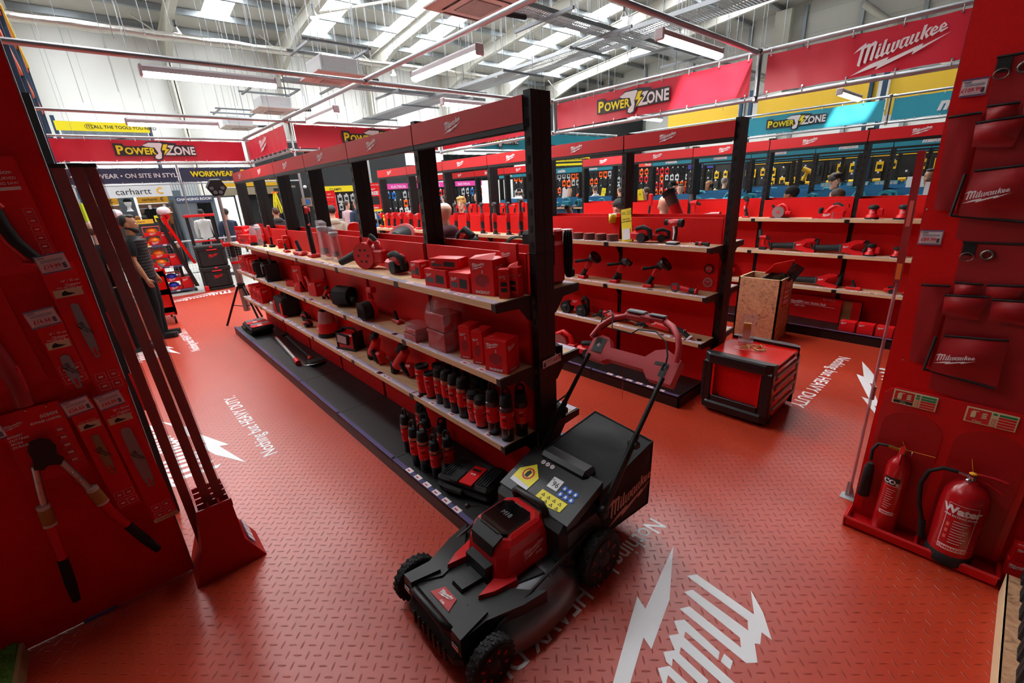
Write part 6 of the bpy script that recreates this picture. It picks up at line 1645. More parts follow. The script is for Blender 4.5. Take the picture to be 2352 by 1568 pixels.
# ------ third gondola
X3 = 6.36
def g3(kind, lab, y, z, dr=0, grp=None, sc=1.0, x=X3): return kind.put(lab, gpos(x, y, z), (0, 0, -90+dr), grp, sc)
g3(MT, 'red multi tool standing on the third gondola beside the black post', 2.47, Z1_)
g3(MT, 'red multi tool upright on the third gondola left of the black post', 3.5, Z1_, 0, None, 1.1)
g3(ST, 'tall slim red light on the third gondola behind the bald man', 3.9, Z1_, 0, None, 1.3)
g3(CD, 'red tool with black top on the third gondola left of the post', 3.2, Z1_, 0, None, 1.3)
g3(TO, 'long dark handle tool on the third gondola shelf', 3.62, Z1_, 0, None, 1.6)
g3(CS, 'low red compact saw on the third gondola top shelf', 2.07, Z1_, 0, None, .9)
g3(PL, 'red planer on the third gondola top shelf', 1.52, Z1_, 0, None, 1.05)
g3(SA, 'round red palm sander on the third gondola top shelf', 1.12, Z1_)
g3(SQ, 'square base red palm sander on the third gondola top shelf', .86, Z1_)
g3(CS, 'circular saw with silver blade guard half behind the second gondola post', 2.78, Z2_, 0, None, 1.1)
g3(CD, 'red right-angle driver on the third gondola middle shelf', 2.22, Z2_, 0, None, 1.05)
g3(SW, 'reciprocating saw on the third gondola middle shelf, left one', 1.84, Z2_, 0, 'reciprocating saws', 1.05)
g3(SW, 'reciprocating saw on the third gondola middle shelf, right one', 1.36, Z2_, 0, 'reciprocating saws', 1.05)
g3(SA, 'long handled sander on the third gondola middle shelf', 1.07, Z2_, 0, None, .9)
g3(SA, 'small low sander on the third gondola middle shelf', .84, Z2_, 0, None, .75)
g3(SW, 'reciprocating saw on the third gondola lowest shelf above the bags', 1.55, Z3_, 0, 'reciprocating saws', 1.05)
g3(TO, 'flat red multi tool lying on the third gondola lowest shelf', 1.16, Z3_, 0, None, 1.1)
g3(SP, 'small grinder lying at the right of the third gondola lowest shelf', .83, Z3_, 0, None, .7)
g3(SA, 'sander beside the clear pole on the lowest shelf', .66, Z3_, 0, None, .9)
g3(CS, 'circular saw with big silver blade low on the third gondola', 2.75, Z3_, 0, None, 1.4)
for i, y in enumerate((7.0, 7.35, 7.7, 8.1, 8.45, 9.0, 9.5)):
    IM.put('small red tool in the distant row of the far left gondola, %s from the right' % ORD[i], gpos(6.36, y, Z1_), (0, 0, -90), 'distant red tools on the far left gondola')
RT.put('upright red tool with grey head on the far left gondola end', gpos(6.36, 6.72, Z1_), (0, 0, -90), None, 1.1)
# teal tools beyond
TE = mat('teal_plastic', '128090', .4)
def mk_teal(v):
    def f():
        t = thing('teal_power_tool', '', 'power tool')
        b = MB(TE)
        if v == 0: b.bx(-.09, .09, -.04, .04, .02, .12, .02); b.tube([(-.06, 0, .11), (-.03, 0, .17), (.05, 0, .17), (.09, 0, .10)], .02, 8)
        elif v == 1: b.tube([(-.10, 0, .08), (.0, 0, .09), (.08, 0, .08)], [.03, .035, .03], 10); b.tube([(.03, 0, .08), (.06, 0, .01)], .022, 8)
        else: b.cyl((0, -.03, .09), (0, .03, .09), .075, n=18); b.tube([(.02, 0, .15), (.10, 0, .14), (.12, 0, .06)], .02, 8)
        b.build('body', t)
        b = MB(BLKR); b.bx(-.10, .10, -.05, .05, 0, .018, .004)
        if v == 1: b.cyl((-.10, 0, .08), (-.17, 0, .08), .02, n=8)
        if v == 2: b.cyl((-.0, -.035, .09), (0, -.03, .09), .04, n=14)
        b.build('base', t)
        b = MB(LGRY); b.bx(-.09, .0, -.052, -.045, .02, .05, .004); b.build('guard', t)
        return t
    return f
TK = [K(mk_teal(i)) for i in range(3)]
NUM = lambda i: ORD[i] if i < 12 else 'farther'
for r_, (x, ys, z) in enumerate(((8.85, [-.2+i*.33 for i in range(15)], 1.3448), (10.75, [.6+i*.42 for i in range(12)], 1.3448), (12.65, [.8+i*.5 for i in range(9)], 1.3448), (8.85, [6.7+i*.36 for i in range(9)], 1.3448))):
    nm = ('nearest teal headed gondola', 'second row teal gondola', 'third row teal gondola', 'left hand teal gondola')[r_]
    for i, y in enumerate(ys):
        lab = 'teal power tool on the %s, %s from the right' % (nm, ORD[i]) if i < 12 else 'teal power tool on the %s, %s from the left' % (nm, ORD[len(ys)-1-i])
        TK[(i*7+r_) % 3].put(lab, gpos(x, y, z), (0, 0, -90+rnd.uniform(-15, 15)), 'teal power tools on the far gondolas', rnd.uniform(1.0, 1.35))
# ------------------------------------------------------------------ right display board, tool aprons, fire extinguishers
XR = 2.80
t = thing('display_board', 'tall red display board with hanging tool pouches at the right edge', 'display board', (XR, .306, 0))
b = MB(REDB); b.bx(0, .012, -1.7, 0, .0, 2.9); b.m(mat('red_board_edge', 'a00c10', .6, noise=.5, nscale=50)); b.bx(0, .035, -.0, .003, .0, 2.9); b.bx(.012, .035, -1.7, 0, 0, 2.9); b.build('panel', t)
for lab, y, z, pr in (('price ticket reading 109.99 on the right board', .245, 2.165, '£109.99'), ('price ticket reading 89.99 lower on the right board', .262, 1.562, '£89.99')):
    t = thing('price_ticket', lab, 'ticket', (XR-.003, y, z), (0, 0, -90), 'price tickets on the right board')
    ticket(t, 0, 0, -.025, pr, .072, .052, 0)
APR = mat('red_pvc_cloth', '9c1118', .42, bump=.3, bscale=9)
TRIM = mat('black_webbing', '0e0d0e', .7)
EYE = mat('brass_eyelet', '8c8078', .3, .9)
def cloth(b, pts, x0, amp=.01, n=9, bulge=.0, seed=0):
    """pts: four (y,z) corners tl,tr,br,bl -> wavy sheet facing -x"""
    tl, tr, br, bl = [Vector((0, y, z)) for y, z in pts]
    g = []
    for i in range(n+1):
        for j in range(n+1):
            s, r = i/n, j/n
            p = tl.lerp(tr, s).lerp(bl.lerp(br, s), r)
            p.x = x0-amp*(.5+.5*math.sin(s*7+seed)*math.cos(r*5+seed*2))-bulge*math.sin(PI*s)*math.sin(PI*min(1, r*1.1+.05))
            g.append(p)
    b.add(g, [(i*(n+1)+j, i*(n+1)+j+1, (i+1)*(n+1)+j+1, (i+1)*(n+1)+j) for i in range(n) for j in range(n)], True)
    e = [g[i*(n+1)] for i in range(n+1)]
    return e
def edge(b, pts, r=.005): b.tube(pts, r, 5)
def apron(lab, dz, dy):
    t = thing('tool_apron', lab, 'tool apron', (XR, dy, dz), (0, 0, 0), 'red tool aprons on the right board')
    def part(name, pts, x0, amp, bulge, seed, m=APR, trim=True):
        b = MB(m); e = cloth(b, pts, x0, amp, 9, bulge, seed)
        if trim: b.m(TRIM); edge(b, [p+Vector((-.002, 0, 0)) for p in e])
        return b.build(name, t)
    part('body', [(.0, 0), (-.42, 0), (-.44, -.78), (-.02, -.70)], -.006, .006, 0, 1)
    part('side_flap', [(.10, -.20), (.0, -.195), (.0, -.58), (.075, -.58)], -.010, .006, .008, 2)
    for i, (y0, y1) in enumerate(((-.01, -.10), (-.11, -.22), (-.23, -.34))):
        part('tool_loop', [(y0, -.175), (y1, -.175+.008*i), (y1+.01, -.25), (y0-.01, -.25)], -.018, .004, .018, 3+i)
    for i, (y0, y1) in enumerate(((.01, -.13), (-.14, -.30))):
        part('pocket', [(y0, -.235), (y1, -.225), (y1+.015, -.335), (y0-.005, -.325)], -.024, .004, .026, 6+i)
    pk = part('printed_pocket', [(-.025, -.42), (-.225, -.40), (-.235, -.62), (-.005, -.60)], -.034, .006, .03, 9)
    b = MB(WHT); logo(b, (-.073, -.045, -.548), (0, -1, 0), (0, 0, 1), .135, WHT, .0); 
    b.v = [Vector((v.x-.0, v.y+.03, v.z)) for v in b.v]
    b.build('script_print', pk)
    b = MB(TRIM); edge(b, [(-.04, .0, -.43), (-.045, -.0+.012, -.60)], .006); edge(b, [(-.03, .01, -.60), (-.04, -.23, -.625)], .006); b.build('webbing', t)
    b = MB(TRIM); b.bx(-.012, -.008, -.045, -.005, -.055, .0); b.m(EYE); b.tube([(-.016, -.025+.022*math.cos(a), -.062+.018*math.sin(a)) for a in [2*PI*i/14 for i in range(15)]], .0025, 5); b.build('ring', t)
    b = MB(EYE); b.tube([(-.016, -.085+.018*math.cos(a), -.05+.018*math.sin(a)) for a in [2*PI*i/14 for i in range(15)]], .006, 5); b.ball((-.03, -.0, -.235), .004); b.ball((-.03, .095, -.575), .004); b.build('eyelet', t)
    return t
apron('red tool apron with black trim and white script, upper one on the right board', 2.262, .20)
apron('red tool apron with black trim and white script, lower one on the right board', 1.548, .153)

# fire point stand
FRED = mat('fire_point_red', 'c41016', .3)
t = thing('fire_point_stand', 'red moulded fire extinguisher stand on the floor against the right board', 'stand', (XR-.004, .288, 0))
b = MB(FRED)
b.loft([[(x, y, z) for y, z in ((0, .06), (0, .78), (-.02, .81), (-.05, .822), (-.52, .822), (-.555, .78), (-.555, .06))] for x in (-.022, -.0)], smooth=False)
b.bx(-.145, 0, -.575, .032, 0, .02, .006)
b.bx(-.145, -.125, -.575, .032, .0, .062, .008); b.bx(-.145, 0, .012, .032, .0, .062, .008); b.bx(-.145, 0, -.575, -.555, .0, .062, .008); b.bx(-.125, 0, -.278, -.262, .0, .055, .006)
b.build('moulding', t)
b = MB(mat('fire_point_recess_shade', 'a50c12', .4))  # flat plates in a darker red, painting the shade of two recesses
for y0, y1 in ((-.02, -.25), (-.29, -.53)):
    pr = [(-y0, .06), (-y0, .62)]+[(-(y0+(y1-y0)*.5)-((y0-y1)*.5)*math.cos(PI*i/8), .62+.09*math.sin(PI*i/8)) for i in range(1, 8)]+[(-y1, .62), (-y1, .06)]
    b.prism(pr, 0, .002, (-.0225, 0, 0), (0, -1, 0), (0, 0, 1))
b.build('alcove_shade', t)
CRM = mat('sign_cream', 'd9cfa0', .5); SGR = mat('sign_green', '1c8a58', .5); SRD = mat('sign_red', 'd02020', .5)
def ext_sign(lab, y, z, word, black):
    t = thing('extinguisher_sign', lab, 'sign', (XR-.030, y, z), (0, 0, -90), 'cream extinguisher signs')
    b = MB(CRM); b.bx(0, .165, -.002, .0, -.075, 0)
    b.m(SRD); b.bx(.006, .08, -.003, -.002, -.07 if not black else -.052, -.006)
    b.m(INK if black else SRD); b.bx(.006, .08, -.0035, -.002, -.070, -.055)
    b.m(CRM); b.text(word, .012, (.043, -.0045, -.067), (1, 0, 0), (0, 0, 1), .02, 'C')
    b.bx(.018, .034, -.0045, -.003, -.048, -.02); b.bx(.022, .030, -.0045, -.003, -.02, -.014); b.bx(.03, .042, -.0045, -.003, -.017, -.014)
    for q in range(3): b.prism([(.052, -.045+q*.010), (.072, -.042+q*.010), (.066, -.036+q*.010), (.056, -.038+q*.010)], 0, .001, (0, -.0035, 0))
    for q in range(5):
        b.m(SGR if q < (2 if black else 1) else SRD); b.bx(.106, .160, -.003, -.002, -.017-q*.0135, -.007-q*.0135)
        b.m(SGR if q < (2 if black else 1) else CRM); b.bx(.086, .100, -.003, -.002, -.017-q*.0135, -.007-q*.0135)
    b.m(SRD)
    for q in range(2, 5): b.tube([(.093+.0065*math.cos(a), -.003, -.012-q*.0135+.0055*math.sin(a)) for a in [2*PI*i/10 for i in range(11)]], .001, 4)
    b.build('sign_face', t)
ext_sign('cream and red sign for the gas extinguisher on the left of the stand', .252, .818, 'CO\u2082', True)
ext_sign('cream and red sign for the water extinguisher on the right of the stand', -.012, .812, 'Water', False)
EXR = mat('extinguisher_red', 'b8141a', .25, spec=.6)
BRS = mat('brass', 'b08c3c', .3, .9)
def label_arc(b, cx, cy, r, a0, a1, z0, z1, m, n=8):
    b.m(m); vs = []
    for i in range(n+1):
        a = a0+(a1-a0)*i/n
        vs += [(cx+r*math.cos(a), cy+r*math.sin(a), z0), (cx+r*math.cos(a), cy+r*math.sin(a), z1)]
    b.add(vs, [(2*i, 2*i+1, 2*i+3, 2*i+2) for i in range(n)], True)
def arc_text(b, s, size, r, a, z, m, bold=.03):
    """letters wrapped round the cylinder, reading to the right when seen from outside"""
    vs, fs, w = text_geo(s, bold); b.m(m)
    b.add([(r*math.cos(a+(x-w/2)*size/r), r*math.sin(a+(x-w/2)*size/r), z+y*size) for x, y in vs], fs)
t = thing('fire_extinguisher', 'slim red gas extinguisher with black horn standing on the left of the fire stand', 'fire extinguisher', (2.742, .158, .021))
b = MB(EXR); b.lathe([(0, 0), (.048, 0), (.05, .01), (.05, .38), (.045, .41), (.032, .435), (.02, .45), (.018, .465)], n=28)
label_arc(b, 0, 0, .0506, PI*.72, PI*1.15, .30, .345, INK); arc_text(b, 'CO\u2082', .035, .051, PI*.93, .307, WHT)
for z in (.12, .295): label_arc(b, 0, 0, .0506, PI*.80, PI*1.2, z, z+.0015, WHT)
label_arc(b, 0, 0, .0506, PI*.80, PI*1.2, .122, .14, WHT); arc_text(b, 'COMMANDER', .014, .051, PI*1.0, .126, SRD)
for q in range(9): label_arc(b, 0, 0, .0506, PI*.85, PI*(1.0+.04*(q % 3)), .16+q*.014, .162+q*.014, WHT)
b.build('cylinder', t)
b = MB(BRS); b.cyl((0, 0, .46), (0, 0, .50), .016, n=10); b.cyl((0, 0, .485), (0, .06, .49), .009, n=8); b.build('valve', t)
b = MB(EXR); b.bx(-.075, .01, -.01, .01, .50, .507, .002); b.tube([(-.01, -.0, .50), (-.045, -.0, .475), (-.06, 0, .43)], .007, 6); b.build('lever', t)
b = MB(BLKR); b.tube([(0, .06, .49), (0, .10, .485), (-.0, .118, .44), (.0, .115, .38)], .008, 8); b.lathe([(.014, .36), (.022, .33), (.027, .16), (.024, .16)], (0, .113, 0), n=16); b.build('horn', t)
b = MB(CHR); b.tube([(-.02+.014*math.cos(a), -.035+.0*a, .492+.014*math.sin(a)) for a in [2*PI*i/12 for i in range(13)]], .002, 5); b.build('pin_ring', t)
b = MB(mat('yellow_tie', 'e8a41c', .5)); b.tube([(-.02, -.01, .505), (-.02, .01, .545)], .0012, 4); b.tube([(-.02, -.01, .505), (-.03, -.12, .515)], .0012, 4); b.build('seal_tie', t)
t = thing('fire_extinguisher', 'large red water extinguisher with white lettering standing on the right of the fire stand', 'fire extinguisher', (2.722, -.098, .021))
b = MB(EXR); b.lathe([(.07, .03), (.082, .05), (.084, .07), (.084, .33), (.078, .38), (.055, .42), (.03, .435), (.024, .45)], n=36)
for z in (.09, .345): label_arc(b, 0, 0, .0846, PI*.82, PI*1.22, z, z+.002, WHT)
for a in (.82, 1.22): label_arc(b, 0, 0, .0846, PI*(a-.004), PI*(a+.004), .09, .345, WHT)
label_arc(b, 0, 0, .0847, PI*.82, PI*1.22, .09, .115, WHT); arc_text(b, 'COMMANDER', .020, .0850, PI*1.02, .095, SRD, .04)
arc_text(b, 'Water', .052, .0850, PI*1.02, .298, WHT, .05); arc_text(b, 'FIRE EXTINGUISHER', .0135, .0850, PI*1.02, .278, WHT, .03)
for q in range(9): label_arc(b, 0, 0, .0848, PI*(.94), PI*(1.10+.03*(q % 3)), .135+q*.015, .138+q*.015, WHT)
for q in range(3): label_arc(b, 0, 0, .0848, PI*.86, PI*.90, .15+q*.035, .17+q*.035, mat('faint_white', 'e86a60', .3))
for q in range(11): label_arc(b, 0, 0, .0848, PI*1.27, PI*1.40, .10+q*.014, .1015+q*.014, mat('faint_white', 'e86a60', .3))
b.build('cylinder', t)
b = MB(BLKR); b.lathe([(0, 0), (.084, 0), (.087, .01), (.087, .055), (.083, .06)], n=36); b.build('base_ring', t)
b = MB(CHR); b.cyl((0, 0, .445), (0, 0, .475), .017, n=10); b.cyl((0, 0, .462), (0, .05, .472), .008, n=8); b.ball((-.015, .01, .45), .013); b.build('valve', t)
b = MB(EXR); b.tube([(0, .01, .485), (0, -.06, .492), (0, -.11, .486)], .006, 6); b.tube([(0, -.0, .475), (0, -.05, .455), (0, -.105, .425)], .005, 6); b.build('lever', t)
b = MB(BLKR); b.tube([(0, .05, .472), (-.01, .10, .475), (-.02, .145, .44), (-.02, .16, .36), (-.02, .145, .25), (-.02, .118, .16)], .0095, 9); b.cyl((-.02, .118, .16), (-.02, .105, .07), .015, n=10); b.build('hose', t)
b = MB(mat('yellow_tie', 'e8a41c', .5)); b.tube([(-.01, -.0, .485), (-.01, .02, .56)], .0012, 4); b.ball((-.012, .0, .49), (.012, .016, .008), 8, 5); b.build('seal_tie', t)

# leaning clear pole with red blade sleeve at the board edge
t = thing('sleeved_pole', 'thin clear pole with a long red sleeve on top standing beside the right board', 'pole', (2.95, .352, 0))
b = MB(mat('clear_rod', 'c08088', .2, alpha=.6, spec=.8)); b.cyl((0, 0, .02), (-.035, .005, 1.32), .008, n=8); b.build('rod', t)
b = MB(LGRY); b.cyl((-.01, 0, .66), (-.013, 0, .74), .011, n=10); b.prism([(-.03, 0), (.02, 0), (.02, .10), (-.0, .10)], -.001, .001, (.0, .0, .001), (0, 1, 0), (0, 0, 1)); b.bx(-.04, .03, -.03, .04, .0, .003); b.build('fittings', t)
b = MB(SLV); b.at((-.035, .005, 1.30)); b.add([(x+d, y+k, z) for z, d, k in ((0, 0, 0), (.64, -.02, .018)) for x, y in ((-.006, -.015), (.006, -.015), (.006, .015), (-.006, .015))], [(0, 3, 2, 1), (4, 5, 6, 7), (0, 1, 5, 4), (1, 2, 6, 5), (2, 3, 7, 6), (3, 0, 4, 7)])
b.m(mat('faint_white', 'e86a60', .3)); b.add([(-.0075-.02*q/.64, y+.018*q/.64, q) for q in (.30, .42) for y in (-.008, .008)], [(0, 1, 3, 2)]); b.m(mat('poster_orange', 'e8762a', .5)); b.add([(-.0075-.02*q/.64, y+.018*q/.64, q) for q in (.04, .12) for y in (-.010, .010)], [(0, 1, 3, 2)]); b.at()
b.build('sleeve', t)

# chipboard platform and black cases at the bottom right
t = thing('chipboard_platform', 'pale chipboard platform on the floor in the bottom right corner', 'platform', (1.75, -.29, 0))
b = MB(OSB); b.bx(0, .88, -.70, 0, .10, .118); b.m(mat('cut_edge', 'e8cfa2', .6)); b.bx(0, .88, -.006, .0015, .0, .118); b.build('top_board', t)
def mk_case():
    t = thing('black_case', '', 'case')
    b = MB(BLKR); b.loft([[(x*k, y*k, z) for x, y in ((-.12, -.16), (-.10, -.18), (.10, -.18), (.12, -.16), (.12, .16), (.10, .18), (-.10, .18), (-.12, .16))] for k, z in ((.92, 0), (1, .01), (1, .045), (.97, .05), (1, .055), (1, .09), (.9, .10))], smooth=False)
    for y in (-.1, .1): b.bx(-.128, -.115, y-.02, y+.02, .03, .08, .004)
    b.build('shell', t)
    b = MB(GRY); b.bx(-.13, -.12, -.03, .03, .04, .07, .004); b.build('latch', t)
    return t
CA = K(mk_case, 'case')
for i in range(7):
    CA.put('black tool case leaning in the row at the bottom right, %s from the camera' % ORD[i], (1.86+i*.118, -.475, .17+.012*(i % 2)), (0, 78, 0), 'black cases in the bottom right row', .8)
t = thing('carded_case', 'black case with red and white card sleeve beside the fire stand', 'case', (2.70, -.44, .002), (0, 0, 10)); b = MB(BLKR); b.bx(-.05, .05, -.12, .08, 0, .30, .02); b.build('case', t); b = MB(REDP); b.bx(-.06, -.05, -.02, .10, .14, .20); b.m(WHT).bx(-.062, -.06, .0, .06, .15, .17); b.build('card_sleeve', t)
cart('dark red carton standing beside the fire stand on the floor', 2.76, -.335, 0.001, .10, .07, .13, None, 0, 0)
cart('small red carton on top of the carton beside the fire stand', 2.76, -.335, .132, .09, .06, .08, None, 0, 8)
# ------------------------------------------------------------------ people (local frame: facing -y, feet at z=0)
SK1 = mat('skin_light', 'd9a58c', .5); SK2 = mat('skin_pale', 'e6bfa8', .5); SK3 = mat('skin_brown', '9a6a4a', .5)
EYEW = mat('eye_white', 'e8e4e0', .4); EYED = mat('eye_dark', '201815', .3); LIP = mat('lip', 'b06a60', .5)
TRO = mat('trouser_black', '101012', .9, spec=.2)
def person(label, x, y, face, h, skin, hair, top, legs=TRO, sleeves='long', style='short', beard=False, pose='down', hat=None, lean=0, hood=False, vest=None, extra=None):
    t = thing('person', label, 'person', (x, y, 0), (0, 0, face))
    k = h/1.75; t.scale = (k, k, k)
    hz = 1.51
    HR = [(0, .022, .026, -.055), (.012, .036, .042, -.048), (.035, .048, .062, -.028), (.065, .058, .078, -.010), (.10, .067, .090, .0), (.14, .074, .097, .006), (.175, .073, .095, .01), (.205, .06, .078, .012), (.228, .034, .046, .014), (.236, .004, .005, .014)]
    lz = math.sin(R(lean)); 
    def ell(z, rx, ry, cy, n=20): return [(rx*math.cos(2*PI*i/n), cy+ry*math.sin(2*PI*i/n), z) for i in range(n)]
    sh = {'down': [(.225, .02, 1.15), (.235, -.06, .90)], 'reach': [(.24, -.06, 1.18), (.16, -.30, 1.15)], 'pocket': [(.26, .04, 1.16), (.19, -.07, .96)], 'hold': [(.23, -.02, 1.16), (.12, -.24, 1.06)]}[pose]
    b = MB(skin)
    b.loft([ell(hz+z, rx, ry, cy) for z, rx, ry, cy in HR])
    b.tube([(0, .02, 1.38), (0, .012, 1.46), (0, .0, 1.55)], [.062, .055, .055], 14)
    b.loft([[(.006*s, -.088, hz+.125) for s in (-1, 1)]+[(.006, -.07, hz+.125), (-.006, -.07, hz+.125)], [(-.016, -.108, hz+.075), (.016, -.108, hz+.075), (.018, -.07, hz+.07), (-.018, -.07, hz+.07)]], smooth=False)
    for s in (-1, 1):
        b.ball((s*.074, .008, hz+.10), (.011, .02, .033), 8, 6)
    b.loft([ell(z, rx, ry, cy) for z, rx, ry, cy in ((.84, .13, .09, .01), (.92, .155, .10, .01), (1.02, .14, .09, 0), (1.12, .135, .09, 0), (1.26, .165, .10, 0), (1.36, .165, .09, .01), (1.42, .11, .07, .02))])
    for s in (-1, 1):
        el, wr = [Vector((s*p[0], p[1], p[2])) for p in sh]
        b.tube([(s*.13, .01, 1.39), (s*.185, .01, 1.37), ((s*.185+el.x)/2, el.y*.5, (1.37+el.z)/2), el, el.lerp(wr, .4), wr], [.05, .052, .045, .038, .037, .026], 12)
        d = (wr-el).normalized(); q = Vector((s*1, 0, 0)); sd = d.cross(q).normalized()
        b.tube([wr, wr+d*.04, wr+d*.085], [.024, .032, .03], 10)
        for f in range(4):
            o = wr+d*.08+sd*(f-1.5)*.018
            L = (.06, .07, .065, .05)[f]
            b.tube([o, o+d*L*.55-q*.004, o+d*L-q*.016], [.0095, .009, .0075], 7)
        o = wr+d*.03-sd*.03
        b.tube([o, o+d*.03-sd*.022, o+d*.055-sd*.03-q*.008], [.011, .010, .008], 7)
        b.tube([(s*.085, .01, .92), (s*.10, -.0, .70), (s*.10, -.012, .50), (s*.10, .012, .30), (s*.10, .02, .08)], [.085, .075, .055, .05, .036], 12)
        b.box((s*.105, -.04, .04), (.075, .22, .06), .02)
    body = b.build('body', t)
    rm = body.modifiers.new('surface', 'REMESH'); rm.mode = 'VOXEL'; rm.voxel_size = .011; rm.use_smooth_shade = True
    b = MB(EYEW)
    for s in (-1, 1): b.ball((s*.03, -.080, hz+.117), (.011, .011, .008), 8, 5)
    b.m(EYED)
    for s in (-1, 1): b.ball((s*.03, -.088, hz+.117), (.0055, .005, .0055), 7, 4); b.box((s*.031, -.088, hz+.137), (.026, .008, .005), .002)
    b.m(LIP); b.box((0, -.089, hz+.047), (.040, .010, .010), .004)
    b.build('face_features', t)
    if hair is not None:
        b = MB(hair)
        if style == 'short': b.ball((0, .030, hz+.156), (.078, .092, .090), 18, 10); b.ball((0, -.03, hz+.215), (.056, .05, .026), 12, 6)
        elif style == 'volume': b.ball((0, .018, hz+.160), (.090, .108, .100), 14, 9); b.ball((-.02, -.05, hz+.215), (.06, .05, .035), 10, 6); b.ball((.04, -.03, hz+.22), (.05, .05, .035), 10, 6)
        elif style == 'ring': b.ball((0, .030, hz+.115), (.081, .090, .060), 16, 8)
        elif style == 'long':
            b.ball((0, .020, hz+.152), (.084, .104, .096), 18, 10)
            b.loft([ell(hz+z, rx, ry, cy, 16) for z, rx, ry, cy in ((.15, .085, .07, .045), (.05, .09, .06, .055), (-.08, .10, .055, .07), (-.16, .07, .03, .08))])
        b.build('hair', t)
    if beard: b = MB(beard if not isinstance(beard, bool) else hair); b.loft([ell(hz+z, rx, ry, cy) for z, rx, ry, cy in ((-.006, .026, .03, -.058), (.012, .043, .048, -.050), (.035, .054, .067, -.030), (.06, .0625, .080, -.012), (.075, .0635, .060, .012))]); b.build('beard', t)
    if hat is not None:
        b = MB(hat); b.ball((0, .012, hz+.165), (.086, .106, .088), 16, 9)
        if style == 'cap': b.prism([(-.07, -.09), (-.05, -.15), (.05, -.15), (.07, -.09)], 0, .008, (0, 0, hz+.17), (1, 0, 0), (0, 1, 0)); b.m(WHT).text('ICON', .05, (.05, .118, hz+.15), (-1, 0, 0), (0, 0, 1), .02)
        b.build('hat', t)
    b = MB(top)
    b.loft([ell(z, rx, ry, cy, 24) for z, rx, ry, cy in ((.86, .165, .115, .01), (.90, .168, .118, .01), (1.02, .158, .112, 0), (1.15, .160, .112, 0), (1.28, .185, .122, 0), (1.38, .180, .11, .01), (1.425, .13, .09, .015), (1.455, .07, .068, .018))], caps=False)
    for s in (-1, 1):
        el, wr = [Vector((s*p[0], p[1], p[2])) for p in sh]
        P = [Vector((s*.12, .01, 1.385)), Vector((s*.18, .01, 1.375)), Vector(((s*.185+el.x)/2, el.y*.5, (1.37+el.z)/2))]; rr = [.06, .066, .060]
        if sleeves == 'long': P += [el, el.lerp(wr, .5), wr-(wr-el)*.02]; rr += [.052, .046, .036]
        else: P += [P[-1].lerp(el, .45)]; rr += [.056]
        b.tube(P, rr, 12, caps=False)
    b.build('top', t)
    if vest is not None:
        b = MB(vest)
        z = .88; rings = []
        while z < 1.40:
            f = (z-.88)/.54; rx = .175-.01*math.sin(PI*f)+.02*f; ry = .128-.006*math.sin(PI*f)+.006*f
            rings += [ell(z, rx-.008, ry-.008, .003, 24), ell(z+.012, rx, ry, .003, 24), ell(z+.03, rx, ry, .003, 24)]; z += .042
        rings += [ell(1.43, .12, .085, .015, 24), ell(1.48, .075, .078, .012, 24)]
        b.loft(rings, caps=False); b.build('quilted_vest', t)
    if hood: b = MB(top if vest is None else vest); b.loft([ell(z, rx, ry, cy, 18) for z, rx, ry, cy in ((1.40, .13, .07, .06), (1.44, .125, .085, .055), (1.485, .10, .08, .05), (1.50, .07, .06, .04))]); b.build('hood', t)
    b = MB(legs)
    b.loft([ell(z, rx, ry, cy, 20) for z, rx, ry, cy in ((.80, .165, .12, .01), (.90, .165, .115, .01), (.96, .155, .108, .0))])
    for s in (-1, 1): b.tube([(s*.085, .01, .90), (s*.10, -.0, .70), (s*.102, -.012, .50), (s*.102, .012, .30), (s*.102, .02, .07)], [.098, .090, .072, .066, .060], 14)
    b.build('trousers', t)
    for s in (-1, 1):
        b = MB(mat('shoe_black', '18181a', .4)); b.loft([[(s*.105+x*w, y, z) for x, y in ((-.5, -.16), (-.25, -.19), (.25, -.19), (.5, -.16), (.5, .07), (.3, .09), (-.3, .09), (-.5, .07))] for z, w in ((0, .10), (.02, .105), (.05, .095), (.075, .07))], smooth=False)
        b.m(WHT if False else BLKR); b.build('shoe', t)
    if extra: extra(t)
    return t
HB = mat('hair_black', '18130f', .6); HN = mat('hair_brown', '4a3222', .6); HD = mat('hair_dark_brown', '2c1f18', .6); HL = mat('hair_blond', 'b8904e', .55); HG = mat('hair_grey', '7a706a', .6)
TB_, TG, TN = mat('cloth_black', '101012', .9, bump=.2, bscale=40, spec=.2), mat('cloth_grey', 'a9a9ac', .8, bump=.2, bscale=40), mat('cloth_navy', '1c2840', .8)
VEST = mat('quilted_black', '0d0e10', .6, spec=.3)
def staff_print(t):
    b = MB(YEL); b.bx(.10, .155, -.122, -.118, 1.30, 1.312); b.text('STAFF', .03, (.04, -.128, 1.32), (1, 0, 0), (0, 0, 1), .03); b.build('chest_print', t)
person('smiling bearded staff man in black quilted vest and t-shirt standing left of the near gondola', .30, 8.42, 74, 1.80, SK3, HB, TB_, TB_, 'short', 'short', True, 'down', vest=VEST, extra=staff_print)
person('balding man in black t-shirt behind the red rail sleeves at left', -.05, 7.92, 100, 1.76, SK2, HN, TB_, TB_, 'short', 'ring', False, 'down')
person('short haired man in black jacket between the white helmets at left', 1.30, 15.4, 70, 1.76, SK1, HD, TB_, TB_, 'long', 'short', True)
person('man in navy jacket with red collar at left of the gondola frames', 2.55, 14.3, 200, 1.76, SK1, HD, TN, TB_)
person('man in black t-shirt leaning forward behind the far end of the gondola', 3.6, 14.8, 110, 1.70, SK1, HD, TB_, TB_, 'short', pose='reach')
person('man in dark puffer jacket with hood seen from behind at left', 3.3, 12.4, 0+180, 1.72, SK1, HN, mat('cloth_charcoal', '26272b', .6), TB_, hood=True)
